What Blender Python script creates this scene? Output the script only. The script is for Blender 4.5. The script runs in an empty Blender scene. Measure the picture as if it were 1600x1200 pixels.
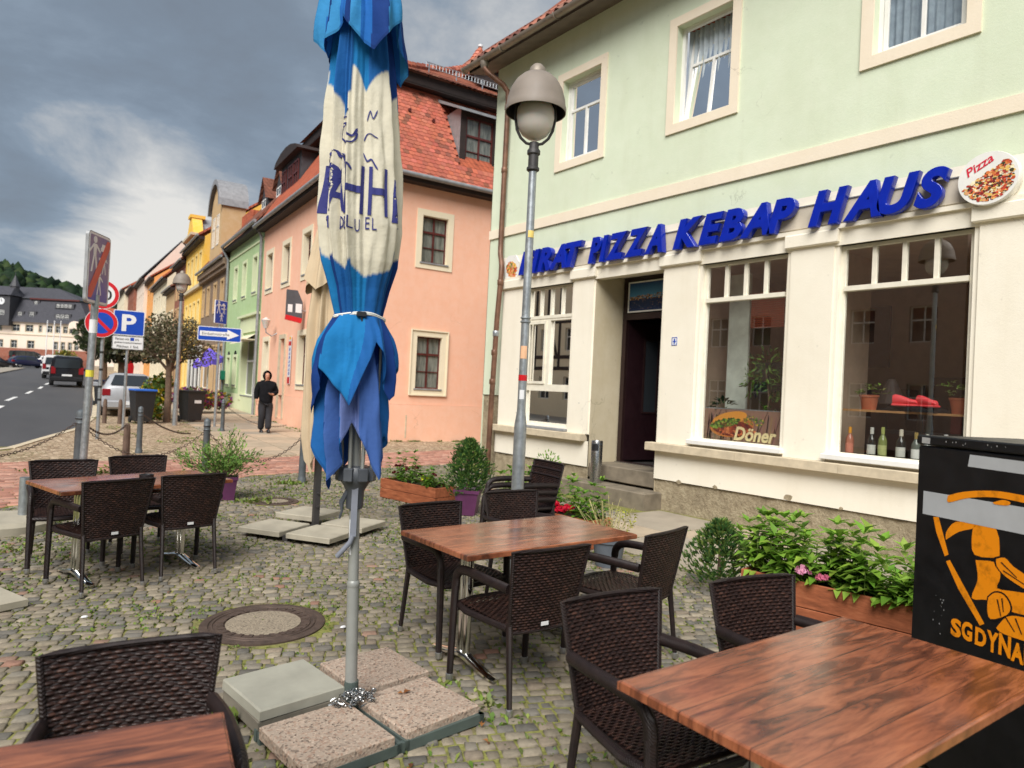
import bpy, bmesh, math, random
import numpy as np
import mathutils.noise as mnoise
from math import sin, cos, pi, radians, sqrt, atan2
from mathutils import Vector, Matrix
random.seed(7); rng = np.random.default_rng(7)
sc = bpy.context.scene
COL = sc.collection

# ------------------------------------------------------------------ camera
EYE = 1.60
cam = bpy.data.cameras.new('camera'); camo = bpy.data.objects.new('camera', cam); COL.objects.link(camo)
cam.sensor_width = 36; cam.lens = 36*1080/1600; cam.clip_start = .05; cam.clip_end = 3000
yaw, pit, rol = radians(37.76), 0.0095, 0.0486
hx = Vector((cos(yaw), -sin(yaw), 0)); fh = Vector((sin(yaw), cos(yaw), 0)); up = Vector((0, 0, 1))
fw = cos(pit)*fh + sin(pit)*up; u0 = -sin(pit)*fh + cos(pit)*up
cx = cos(rol)*hx + sin(rol)*u0; cu = -sin(rol)*hx + cos(rol)*u0
m = Matrix((cx, cu, -fw)).transposed().to_4x4(); m.translation = (0, 0, EYE); camo.matrix_world = m
cam.dof.use_dof = True; cam.dof.focus_distance = 4.6; cam.dof.aperture_fstop = 2.8
sc.camera = camo
sc.view_settings.view_transform = 'Standard'; sc.view_settings.look = 'None'
sc.view_settings.gamma = 1; sc.view_settings.exposure = 1.12

# ------------------------------------------------------------------ world: overcast sky with broken cloud
SUN_EL, SUN_AZ = radians(46), radians(231)      # azimuth measured clockwise from +Y
w = bpy.data.worlds.new('World'); sc.world = w; w.use_nodes = True
nt = w.node_tree; N = nt.nodes; L = nt.links; N.clear()
def nd(t, **k):
    n = N.new(t)
    for a, b in k.items(): setattr(n, a, b)
    return n
out = nd('ShaderNodeOutputWorld'); bg = nd('ShaderNodeBackground')
sky = nd('ShaderNodeTexSky', sky_type='NISHITA'); sky.sun_disc = False
sky.sun_elevation = SUN_EL; sky.sun_rotation = SUN_AZ
tc = nd('ShaderNodeTexCoord')
sep = nd('ShaderNodeSeparateXYZ'); L.new(tc.outputs['Generated'], sep.inputs[0])
def mth(op, a, b=None, clamp=False):
    n = nd('ShaderNodeMath', operation=op, use_clamp=clamp)
    for i, v in enumerate((a, b)):
        if v is None: continue
        if isinstance(v, (int, float)): n.inputs[i].default_value = v
        else: L.new(v, n.inputs[i])
    return n.outputs[0]
zz = mth('ADD', mth('MAXIMUM', sep.outputs[2], 0.0), .22)
cmb = nd('ShaderNodeCombineXYZ'); L.new(mth('DIVIDE', sep.outputs[0], zz), cmb.inputs[0]); L.new(mth('DIVIDE', sep.outputs[1], zz), cmb.inputs[1])
def wnoise(scale, det, rough, off, dist=0.0):
    mp = nd('ShaderNodeMapping'); L.new(cmb.outputs[0], mp.inputs[0]); mp.inputs['Location'].default_value = off; mp.inputs['Scale'].default_value = (1, 1.0, 1)
    n = nd('ShaderNodeTexNoise'); n.inputs['Scale'].default_value = scale; n.inputs['Detail'].default_value = det
    n.inputs['Roughness'].default_value = rough; n.inputs['Distortion'].default_value = dist; L.new(mp.outputs[0], n.inputs[0]); return n.outputs['Fac']
n1 = wnoise(.85, 8, .52, (3.1, 1.7, 0), .3); n2 = wnoise(2.2, 10, .62, (9, 4, 2), .3)
def blob(d, a, b):
    # soft bright area of thinner cloud around direction d
    v = nd('ShaderNodeVectorMath', operation='DOT_PRODUCT'); L.new(tc.outputs['Generated'], v.inputs[0]); v.inputs[1].default_value = Vector(d).normalized()
    r = nd('ShaderNodeMapRange', interpolation_type='SMOOTHSTEP'); L.new(v.outputs['Value'], r.inputs[0])
    r.inputs[1].default_value = a; r.inputs[2].default_value = b; return r.outputs[0]
s = mth('ADD', mth('MULTIPLY', n1, .55), mth('MULTIPLY', n2, .45))
s = mth('ADD', mth('MULTIPLY', mth('SUBTRACT', s, .5), 1.6), .475)
for d_, a_, b__, k_ in (((.02, .96, .25), .960, .9995, .13), ((.10, .97, .215), .970, .9995, .10), ((.22, .94, .235), .972, .9995, .09), ((.17, .98, .105), .988, .9998, .30), ((.30, .90, .28), .965, .9995, .08), ((.46, .76, .46), .93, .998, .06), ((.60, .60, .50), .90, .99, .05)):
    s = mth('ADD', s, mth('MULTIPLY', blob(d_, a_, b__), k_))
for d_, a_, b__, k_ in (((.10, .98, .165), .991, .9999, .10), ((.06, .93, .37), .96, .999, .12), ((.27, .87, .41), .955, .999, .10), ((.19, .91, .36), .97, .999, .05)):
    s = mth('SUBTRACT', s, mth('MULTIPLY', blob(d_, a_, b__), k_))
rp = nd('ShaderNodeValToRGB'); L.new(s, rp.inputs[0]); cr = rp.color_ramp
cr.elements[0].position = .30; cr.elements[0].color = (.088, .103, .124, 1)
cr.elements[1].position = .80; cr.elements[1].color = (.37, .36, .34, 1)
e = cr.elements.new(.46); e.color = (.100, .124, .154, 1)
e = cr.elements.new(.54); e.color = (.118, .146, .180, 1)
e = cr.elements.new(.64); e.color = (.205, .218, .232, 1)
mul = nd('ShaderNodeMixRGB', blend_type='MULTIPLY'); mul.inputs[0].default_value = 1; L.new(sky.outputs[0], mul.inputs[1]); mul.inputs[2].default_value = (.08, .08, .08, 1)
mx = nd('ShaderNodeMixRGB'); mx.inputs[0].default_value = .94; L.new(mul.outputs[0], mx.inputs[1]); L.new(rp.outputs[0], mx.inputs[2])
L.new(mx.outputs[0], bg.inputs[0]); bg.inputs[1].default_value = 1.0; L.new(bg.outputs[0], out.inputs[0])

sun = bpy.data.lights.new('sun', 'SUN'); sun.energy = 2.5; sun.angle = radians(42); sun.color = (1, .965, .92)
suno = bpy.data.objects.new('sun', sun); COL.objects.link(suno)
sd = Vector((sin(SUN_AZ)*cos(SUN_EL), cos(SUN_AZ)*cos(SUN_EL), sin(SUN_EL)))
suno.rotation_euler = sd.to_track_quat('Z', 'Y').to_euler(); suno.location = (0, 0, 30)

# ------------------------------------------------------------------ material helpers
def srgb(r, g, b, k=1.0):
    f = lambda c: ((c/255+.055)/1.055)**2.4 if c > 10 else c/255/12.92
    return (f(r)*k, f(g)*k, f(b)*k, 1)
MATS = {}
class NB:
    def __init__(s, name):
        s.m = bpy.data.materials.new(name); s.m.use_nodes = True; s.t = s.m.node_tree; s.N = s.t.nodes; s.L = s.t.links
        s.b = s.N['Principled BSDF']; s.o = s.N['Material Output']; s.tc = s.N.new('ShaderNodeTexCoord'); MATS[name] = s.m
    def n(s, t, ins=None, **k):
        x = s.N.new(t)
        for a, b in k.items(): setattr(x, a, b)
        for a, b in (ins or {}).items(): s.set(x.inputs[a], b)
        return x
    def set(s, sock, v):
        if hasattr(v, 'is_output'): s.L.new(v, sock)
        else: sock.default_value = v
    def noise(s, scale, det=4, rough=.55, vec=None, stretch=None, dist=0., world=False):
        v = vec if vec is not None else (s.n('ShaderNodeNewGeometry').outputs['Position'] if world else s.tc.outputs['Object'])
        if stretch: v = s.n('ShaderNodeMapping', {'Vector': v, 'Scale': stretch}).outputs[0]
        return s.n('ShaderNodeTexNoise', {'Vector': v, 'Scale': scale, 'Detail': det, 'Roughness': rough, 'Distortion': dist}).outputs['Fac']
    def ramp(s, fac, stops):
        r = s.n('ShaderNodeValToRGB', {'Fac': fac}); e = r.color_ramp.elements
        while len(e) < len(stops): e.new(.5)
        for i, (p, c) in enumerate(stops): e[i].position = p; e[i].color = c if len(c) == 4 else (*c, 1)
        return r.outputs[0]
    def mix(s, f, a, b, mode='MIX'):
        return s.n('ShaderNodeMixRGB', {0: f, 1: a, 2: b}, blend_type=mode).outputs[0]
    def math(s, op, a, b=0., clamp=False):
        return s.n('ShaderNodeMath', {0: a, 1: b}, operation=op, use_clamp=clamp).outputs[0]
    def mr(s, v, a, b, c=0., d=1.):
        return s.n('ShaderNodeMapRange', {0: v, 1: a, 2: b, 3: c, 4: d}).outputs[0]
    def bump(s, h, strength=.4, dist=.01):
        s.set(s.b.inputs['Normal'], s.n('ShaderNodeBump', {'Height': h, 'Strength': strength, 'Distance': dist}).outputs[0])
    def attr(s, name='Col'): return s.n('ShaderNodeAttribute', attribute_name=name).outputs['Color']
    def fin(s, color=None, rough=None, metal=None, spec=None):
        if color is not None: s.set(s.b.inputs['Base Color'], color)
        if rough is not None: s.set(s.b.inputs['Roughness'], rough)
        if metal is not None: s.set(s.b.inputs['Metallic'], metal)
        if spec is not None: s.set(s.b.inputs['Specular IOR Level'], spec)
        return s.m
def simple(name, c, rough=.6, metal=0., amt=.18, scale=6., bump=.15, bs=60., spec=.5, dist=.003):
    b = NB(name); f = b.noise(scale, 5, .6)
    lo = tuple(x*(1-amt) for x in c[:3])+(1,); hi = tuple(min(1, x*(1+amt)) for x in c[:3])+(1,)
    col = b.ramp(f, [(.3, lo), (.7, hi)])
    if bump: b.bump(b.noise(bs, 4, .6), bump, dist)
    return b.fin(col, b.mr(b.noise(scale*2, 3), .3, .7, max(0, rough-.07), min(1, rough+.07)), metal, spec)
def stucco(name, c, grime=.35, bs=45., bump=.35, dist=.006):
    b = NB(name); base = tuple(c[:3])+(1,)
    big = b.noise(.7, 6, .65); mid = b.noise(3.5, 6, .65); streak = b.noise(2.2, 5, .6, stretch=(1.6, 1.6, .18))
    dk = tuple(x*.80*k for x, k in zip(c, (1, .97, .90)))+(1,)
    col = b.mix(b.mr(big, .35, .75, 0, grime), base, dk)
    col = b.mix(b.mr(streak, .52, .80, 0, grime*.9), col, dk)
    col = b.mix(b.mr(mid, .4, .75, 0, .10), col, (1, .98, .9, 1))
    vo = b.n('ShaderNodeTexVoronoi', {'Vector': b.n('ShaderNodeVectorMath', {0: b.tc.outputs['Object'], 1: b.n('ShaderNodeTexNoise', {'Vector': b.tc.outputs['Object'], 'Scale': 2.0, 'Detail': 5}).outputs['Color']}, operation='ADD').outputs[0], 'Scale': .55}, feature='DISTANCE_TO_EDGE').outputs['Distance']
    crack = b.math('MULTIPLY', b.mr(vo, .0005, .0045, 1, 0), b.mr(b.noise(.8, 3), .56, .64)); col = b.mix(b.math('MULTIPLY', crack, .5), col, tuple(x*.45 for x in c)+(1,))
    sp_ = b.mr(b.noise(9, 3, .5), .70, .76, 0, .35); col = b.mix(sp_, col, tuple(x*.6 for x in c)+(1,))
    b.bump(b.math('ADD', b.noise(bs, 5, .7), b.math('MULTIPLY', b.noise(6, 3), .8)), bump, dist)
    return b.fin(col, .92, 0, .2)
def vcol(name, rough=.7, metal=0., bump=.2, bs=80., dist=.003, amt=.25, scale=25., spec=.4, tint=None, trans=0.):
    b = NB(name); c = b.attr(); f = b.noise(scale, 5, .65)
    c = b.mix(1.0, c, b.ramp(f, [(.25, (1-amt,)*3), (.75, (1+amt*.6 if 1+amt*.6 < 1 else 1.0,)*3)]), 'MULTIPLY')
    if bump: b.bump(b.noise(bs, 4, .65), bump, dist)
    mm = b.fin(c, rough, metal, spec)
    if trans:
        tr = b.n('ShaderNodeBsdfTranslucent', {'Color': c}); ms = b.n('ShaderNodeMixShader', {0: trans, 1: b.b.outputs[0], 2: tr.outputs[0]})
        b.L.new(ms.outputs[0], b.o.inputs[0])
    return mm
def glass(name, tint=(.9, .93, .92, 1), refl=.9, base=.06):
    b = NB(name); tr = b.n('ShaderNodeBsdfTransparent', {'Color': tint}); gl = b.n('ShaderNodeBsdfGlossy', {'Color': (refl, refl, refl, 1), 'Roughness': .0})
    fr = b.n('ShaderNodeFresnel', {'IOR': 1.5}); f = b.math('ADD', b.math('MULTIPLY', fr.outputs[0], 1.2), base, True)
    ms = b.n('ShaderNodeMixShader', {0: f, 1: tr.outputs[0], 2: gl.outputs[0]}); b.L.new(ms.outputs[0], b.o.inputs[0]); return b.m

# ------------------------------------------------------------------ mesh helpers
def tag(o, label=None, cat=None, group=None, kind=None):
    if label: o['label'] = label
    if cat: o['category'] = cat
    if group: o['group'] = group
    if kind: o['kind'] = kind
    return o
def empty(name, loc=(0, 0, 0), rz=0., label=None, cat=None, group=None, rot=None):
    o = bpy.data.objects.new(name, None); COL.objects.link(o); o.location = loc; o.rotation_euler = rot or (0, 0, rz); o.empty_display_size = .2
    return tag(o, label, cat, group)
def link(name, me, parent=None, mat=None):
    o = bpy.data.objects.new(name, me); COL.objects.link(o)
    if parent is not None: o.parent = parent
    if mat is not None:
        for mm in (mat if isinstance(mat, (list, tuple)) else [mat]): me.materials.append(mm)
    return o
def copy_tree(o, parent=None):
    c = o.copy(); COL.objects.link(c); c.parent = parent
    for ch in list(o.children): copy_tree(ch, c)
    return c
def ID(u, d, z): return (u, d, z)
def PX(u, d, z): return (d, u, z)        # facade facing -X : u runs along Y, d goes inwards
def PY(u, d, z): return (u, d, z)        # facade facing -Y
class MB:
    def __init__(s): s.V = []; s.F = []; s.C = []; s.M = []; s.col = None; s.mi = 0
    def face(s, idx): s.F.append(idx); s.C.append(s.col); s.M.append(s.mi)
    def poly(s, pts):
        i = len(s.V); s.V += [tuple(p) for p in pts]; s.face(tuple(range(i, i+len(pts))))
    def box(s, a0, a1, b0, b1, c0, c1, P=ID):
        i = len(s.V)
        for z in (c0, c1):
            for a, b in ((a0, b0), (a1, b0), (a1, b1), (a0, b1)): s.V.append(P(a, b, z))
        for f in ((0, 3, 2, 1), (4, 5, 6, 7), (0, 1, 5, 4), (1, 2, 6, 5), (2, 3, 7, 6), (3, 0, 4, 7)): s.face(tuple(i+k for k in f))
    def cbox(s, a0, a1, b0, b1, c0, c1, e=.005, P=ID, top_only=False):
        """box with chamfered top edges (and vertical corners cut by the same amount)"""
        i = len(s.V)
        def ring(ins, z):
            for a, b in ((a0+ins, b0+ins), (a1-ins, b0+ins), (a1-ins, b1-ins), (a0+ins, b1-ins)): s.V.append(P(a, b, z))
        ring(0 if top_only else e, c0); 
        if not top_only: ring(0, c0+e)
        ring(0, c1-e); ring(e, c1); nr = 3 if top_only else 4
        for k in range(nr-1):
            for j in range(4): s.face((i+k*4+j, i+k*4+(j+1) % 4, i+(k+1)*4+(j+1) % 4, i+(k+1)*4+j))
        s.face((i+3, i+2, i+1, i)); t = i+(nr-1)*4; s.face((t, t+1, t+2, t+3))
    def tube(s, pts, r, n=8, cap=True, flat=None):
        pts = [Vector(p) for p in pts]; i0 = len(s.V); R = r if isinstance(r, (list, tuple)) else [r]*len(pts)
        prev = None
        for k, p in enumerate(pts):
            d = (pts[min(k+1, len(pts)-1)]-pts[max(k-1, 0)]).normalized()
            if prev is None:
                a = Vector((0, 0, 1)) if abs(d.z) < .9 else Vector((1, 0, 0)); x = d.cross(a).normalized()
            else: x = (prev-d*prev.dot(d)).normalized()
            prev = x; y = d.cross(x)
            for j in range(n):
                t = 2*pi*j/n; s.V.append(tuple(p+(x*cos(t)*(flat or 1)+y*sin(t))*R[k]))
        for k in range(len(pts)-1):
            for j in range(n):
                a = i0+k*n+j; b = i0+k*n+(j+1) % n; s.face((a, b, b+n, a+n))
        if cap: s.face(tuple(i0+j for j in range(n))[::-1]); s.face(tuple(i0+(len(pts)-1)*n+j for j in range(n)))
    def lathe(s, prof, n=20, c=(0, 0, 0), cap=True, a0=0., a1=2*pi, sx=1., sy=1.):
        i0 = len(s.V); full = abs(a1-a0-2*pi) < 1e-6; m_ = n if full else n+1
        for r, z in prof:
            for j in range(m_):
                t = a0+(a1-a0)*j/n; s.V.append((c[0]+r*cos(t)*sx, c[1]+r*sin(t)*sy, c[2]+z))
        for k in range(len(prof)-1):
            for j in range(n):
                a = i0+k*m_+j; b = i0+k*m_+((j+1) % m_ if full else j+1); s.face((a, b, b+m_, a+m_))
        if cap and full:
            s.face(tuple(i0+j for j in range(n))[::-1]); s.face(tuple(i0+(len(prof)-1)*m_+j for j in range(n)))
    def prism(s, poly, d0, d1, P=ID):
        """poly in (u,z), extruded d0..d1"""
        i = len(s.V); n = len(poly)
        for d in (d0, d1):
            for u, z in poly: s.V.append(P(u, d, z))
        s.face(tuple(range(i, i+n))); s.face(tuple(range(i+2*n-1, i+n-1, -1)))
        for j in range(n): s.face((i+j, i+(j+1) % n, i+n+(j+1) % n, i+n+j))
    def wall(s, u0, u1, z0, z1, ops, P, reveal=.18, d=0.):
        us = sorted({u0, u1, *[o[0] for o in ops], *[o[1] for o in ops]}); zs = sorted({z0, z1, *[o[2] for o in ops], *[o[3] for o in ops]})
        for a, b in zip(us, us[1:]):
            for c, e in zip(zs, zs[1:]):
                mu, mz = (a+b)/2, (c+e)/2
                if any(o[0] < mu < o[1] and o[2] < mz < o[3] for o in ops): continue
                s.poly([P(a, d, c), P(b, d, c), P(b, d, e), P(a, d, e)])
        for a, b, c, e in [o[:4] for o in ops if len(o) == 4]:
            r = d+reveal
            s.poly([P(a, d, c), P(a, r, c), P(a, r, e), P(a, d, e)]); s.poly([P(b, d, c), P(b, r, c), P(b, r, e), P(b, d, e)])
            s.poly([P(a, d, e), P(b, d, e), P(b, r, e), P(a, r, e)]); s.poly([P(a, d, c), P(b, d, c), P(b, r, c), P(a, r, c)])
    def rim(s, u0, u1, z0, z1, wd, d0, d1, P, b=None, t=None):
        """rectangular frame around u0..u1,z0..z1 growing outwards by wd"""
        b = wd if b is None else b; t = wd if t is None else t
        s.box(u0-wd, u0, d0, d1, z0, z1, P); s.box(u1, u1+wd, d0, d1, z0, z1, P)
        if t: s.box(u0-wd, u1+wd, d0, d1, z1, z1+t, P)
        if b: s.box(u0-wd, u1+wd, d0, d1, z0-b, z0, P)
    def mesh(s, name):
        me = bpy.data.meshes.new(name); me.from_pydata(s.V, [], s.F); me.validate(clean_customdata=False)
        return me
    def build(s, name, mat=None, parent=None, smooth=False, loc=None, fix=True, kind=None, sharp=40):
        me = bpy.data.meshes.new(name); me.from_pydata(s.V, [], s.F)
        if any(c is not None for c in s.C):
            at = me.color_attributes.new('Col', 'FLOAT_COLOR', 'CORNER'); arr = np.ones((len(me.loops), 4), dtype=np.float32); k = 0
            for f, c in zip(s.F, s.C):
                n = len(f)
                if c is not None: arr[k:k+n, :3] = c[:3]
                k += n
            at.data.foreach_set('color', arr.ravel())
        if mat is not None:
            for mm in (mat if isinstance(mat, (list, tuple)) else [mat]): me.materials.append(mm)
        if any(s.M): me.polygons.foreach_set('material_index', s.M)
        if fix:
            bm = bmesh.new(); bm.from_mesh(me); bmesh.ops.recalc_face_normals(bm, faces=bm.faces)
            bm.to_mesh(me); bm.free()
        if smooth:
            me.polygons.foreach_set('use_smooth', [True]*len(me.polygons))
            try: me.set_sharp_from_angle(angle=radians(sharp))
            except Exception: pass
        o = bpy.data.objects.new(name, me); COL.objects.link(o)
        if parent is not None: o.parent = parent
        if loc is not None: o.location = loc
        if kind: o['kind'] = kind
        return o
def fast_mesh(name, V, F, mat=None, parent=None, cols=None, kind=None, smooth=False):
    """V (n,3) array, F (m,k) int array of equal sized faces, cols per face (m,3)"""
    V = np.asarray(V, dtype=np.float32); F = np.asarray(F, dtype=np.int32); k = F.shape[1]; mct = len(F)
    me = bpy.data.meshes.new(name); me.vertices.add(len(V)); me.vertices.foreach_set('co', V.ravel())
    me.loops.add(mct*k); me.loops.foreach_set('vertex_index', F.ravel()); me.polygons.add(mct)
    me.polygons.foreach_set('loop_start', np.arange(0, mct*k, k, dtype=np.int32))
    if smooth: me.polygons.foreach_set('use_smooth', np.ones(mct, dtype=bool))
    me.update(calc_edges=True)
    if cols is not None:
        at = me.color_attributes.new('Col', 'FLOAT_COLOR', 'CORNER'); a = np.ones((mct*k, 4), dtype=np.float32)
        a[:, :3] = np.repeat(np.asarray(cols, dtype=np.float32), k, axis=0); at.data.foreach_set('color', a.ravel())
    if mat is not None: me.materials.append(mat)
    o = bpy.data.objects.new(name, me); COL.objects.link(o)
    if parent is not None: o.parent = parent
    if kind: o['kind'] = kind
    return o
def text_data(body, extrude=0.0, offset=0.0, shear=0.0, bevel=0.0, res=4):
    """text as (verts Nx3, faces) in its own plane: x right, y up, z thickness"""
    cu_ = bpy.data.curves.new('lettering', 'FONT'); cu_.body = body; cu_.size = 1; cu_.extrude = extrude; cu_.offset = offset; cu_.shear = shear
    cu_.bevel_depth = bevel; cu_.bevel_resolution = 1; cu_.resolution_u = res
    ob = bpy.data.objects.new('lettering', cu_); COL.objects.link(ob)
    dg = bpy.context.evaluated_depsgraph_get(); me = bpy.data.meshes.new_from_object(ob.evaluated_get(dg))
    V = np.array([v.co[:] for v in me.vertices]).reshape(-1, 3); F = [tuple(p.vertices) for p in me.polygons]
    bpy.data.objects.remove(ob); bpy.data.curves.remove(cu_); bpy.data.meshes.remove(me); return V, F
def text_on(name, body, P, ua, ub, z0, z1, d, mat, parent=None, thick=0., offset=0., shear=0., flip=False, keep=False, res=3):
    """lettering fitted in the rectangle ua..ub (left..right as read), z0..z1 on a facade"""
    V, F = text_data(body, .0, offset, shear, 0, res)
    x0, x1, y0, y1 = V[:, 0].min(), V[:, 0].max(), V[:, 1].min(), V[:, 1].max()
    mb = MB(); 
    for x, y, z in V: mb.V.append(P(ua+(x-x0)/(x1-x0)*(ub-ua), d, z0+(y-y0)/(y1-y0)*(z1-z0)))
    for f in F: mb.face(f)
    return mb.build(name, mat, parent, fix=False)
def gz(y): return 0. if y < 14 else (.018*(y-14)**2/24 if y < 26 else .108+.018*(y-26))

# ------------------------------------------------------------------ materials
M_ = {}
M_['cream'] = stucco('cream_plaster', srgb(237, 230, 213)[:3], .42)
M_['green'] = stucco('pale_green_plaster', srgb(212, 222, 197)[:3], .44)
M_['trim'] = stucco('sand_plaster_trim', srgb(234, 221, 199)[:3], .30)
M_['pink'] = stucco('salmon_plaster', srgb(238, 184, 156)[:3], .30)
M_['pinkbase'] = stucco('light_salmon_plaster', srgb(238, 186, 158)[:3], .32)
M_['whitetrim'] = stucco('cream_window_surround', srgb(228, 216, 188)[:3], .2)
M_['mint'] = stucco('mint_plaster', srgb(170, 196, 145)[:3], .3)
M_['mintpale'] = stucco('pale_mint_plaster', srgb(206, 214, 175)[:3], .3)
M_['taupe'] = stucco('taupe_plaster', srgb(128, 108, 90)[:3], .35)
M_['tan'] = stucco('tan_plaster', srgb(196, 165, 122)[:3], .35)
M_['yellow'] = stucco('yellow_plaster', srgb(232, 186, 78)[:3], .3)
M_['paleyellow'] = stucco('pale_yellow_plaster', srgb(238, 212, 140)[:3], .3)
M_['brick'] = stucco('red_brick_wall', srgb(140, 84, 66)[:3], .5)
M_['orange'] = stucco('orange_plaster', srgb(226, 160, 90)[:3], .3)
M_['ivory'] = stucco('ivory_plaster', srgb(226, 214, 186)[:3], .3)
M_['pinkbrown'] = stucco('rose_brown_plaster', srgb(186, 158, 142)[:3], .3)
M_['hall'] = stucco('rose_white_plaster', srgb(226, 208, 192)[:3], .3)
M_['ledge'] = simple('sandstone', srgb(196, 182, 156), .85, amt=.16, scale=7, bump=.35, bs=50)
M_['step'] = simple('worn_step_stone', srgb(118, 108, 92), .85, amt=.35, scale=4, bump=.4, bs=40)
def rough_mat():
    b = NB('roughcast'); n = b.noise(26, 6, .7); col = b.ramp(b.noise(9, 6, .7), [(.25, srgb(132, 120, 98)), (.5, srgb(168, 154, 128)), (.8, srgb(196, 184, 156))])
    col = b.mix(b.mr(b.noise(2, 3), .5, .7, 0, .4), col, srgb(120, 108, 88)); b.bump(n, 1.0, .035); return b.fin(col, .95, 0, .15)
M_['rough'] = rough_mat()
M_['white'] = simple('white_window_paint', (.78, .77, .73), .4, amt=.06, scale=5, bump=.05)
M_['offwhite'] = simple('aged_white_paint', srgb(226, 220, 202), .55, amt=.08, scale=8, bump=.1)
M_['oxred'] = simple('oxblood_paint', srgb(84, 34, 30), .45, amt=.2, bump=.1)
M_['darkframe'] = simple('dark_brown_frame', srgb(40, 24, 24), .4, amt=.2, bump=.05)
M_['glass'] = glass('shop_glass', (.93, .95, .93, 1), .95, .19)
M_['upglass'] = glass('upper_glass', (.8, .83, .85, 1), .9, .10)
b = NB('far_window_glass'); M_['farglass'] = b.fin((.025, .03, .035, 1), .08, 0, .8)
b = NB('curtained_glass'); M_['curtglass'] = b.fin(b.ramp(b.noise(3, 3, .5, stretch=(6, 6, 1)), [(.3, (.08, .09, .08)), (.7, (.22, .23, .20))]), .1, 0, .7)
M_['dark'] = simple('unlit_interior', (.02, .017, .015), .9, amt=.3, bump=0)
M_['zinc'] = simple('galvanised_steel', (.36, .39, .41), .42, .65, amt=.22, scale=14, bump=.06, bs=80)
M_['zincgrey'] = simple('zinc_sheet', (.30, .31, .32), .5, .3, amt=.2, bump=.05)
M_['copper'] = simple('weathered_copper_pipe', srgb(112, 80, 62), .5, .3, amt=.4, scale=5, bump=.15)
M_['gutter'] = simple('gutter_zinc', srgb(138, 128, 116), .5, .3, amt=.25, scale=3, bump=.1)
M_['soffit'] = simple('soffit_board', srgb(104, 94, 84), .8, amt=.2)
M_['slate'] = simple('slate_cladding', srgb(62, 62, 66), .6, amt=.3, scale=6, bump=.5, bs=18, dist=.02)
M_['black'] = simple('black_paint', (.012, .012, .014), .45, amt=.3, bump=.05)
M_['fascia'] = simple('dark_brown_board', srgb(42, 30, 26), .7, amt=.3)
M_['tile'] = vcol('clay_tile', .8, 0, .35, 60, .004, .3, 14)
def rooftex(name, c1, c2, sx=5.2, sz=5.8):
    b = NB(name); p = b.tc.outputs['Object']
    sp = b.n('ShaderNodeSeparateXYZ', {0: p}); 
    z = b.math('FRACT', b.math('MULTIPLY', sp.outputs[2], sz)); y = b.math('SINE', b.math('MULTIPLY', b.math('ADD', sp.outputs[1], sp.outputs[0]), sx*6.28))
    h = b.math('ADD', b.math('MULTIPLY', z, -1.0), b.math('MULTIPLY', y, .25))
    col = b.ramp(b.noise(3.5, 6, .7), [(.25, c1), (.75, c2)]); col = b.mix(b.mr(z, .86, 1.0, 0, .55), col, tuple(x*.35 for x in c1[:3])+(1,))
    b.bump(h, .8, .05); return b.fin(col, .85, 0, .3)
M_['roofred'] = rooftex('far_red_tiles', srgb(128, 66, 48), srgb(186, 98, 68))
M_['roofbrown'] = rooftex('far_brown_tiles', srgb(86, 56, 46), srgb(140, 86, 66))
M_['roofslate'] = rooftex('far_slates', srgb(58, 58, 64), srgb(84, 84, 90))
M_['roofclay'] = rooftex('aged_clay_tiles', srgb(104, 58, 44), srgb(158, 92, 68))
M_['wicker'] = None
b = NB('brown_wicker'); f = b.noise(30, 4, .6); cc = b.ramp(f, [(.25, (.012, .006, .0055)), (.5, (.024, .0115, .0095)), (.8, (.085, .038, .026))])
b.bump(b.noise(300, 2, .5), .3, .001); M_['wicker'] = b.fin(cc, .38, 0, .35)
b = NB('dark_wicker_wrap'); p = b.n('ShaderNodeSeparateXYZ', {0: b.tc.outputs['Object']})
wv = b.math('SINE', b.math('MULTIPLY', b.math('ADD', p.outputs[2], b.math('MULTIPLY', p.outputs[1], 1.0)), 620))
b.bump(wv, .6, .0012); M_['wrap'] = b.fin(b.ramp(b.noise(25, 4), [(.3, (.010, .0062, .0062)), (.7, (.022, .0125, .0115))]), .45, 0, .35)
M_['chrome'] = simple('chrome', (.72, .71, .68), .12, 1., amt=.05, bump=0)
M_['cap'] = simple('aluminium_foot', (.5, .5, .5), .35, .9, amt=.1, bump=0)
M_['label'] = simple('woven_white_label', (.7, .7, .7), .6, amt=.1)
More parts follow.
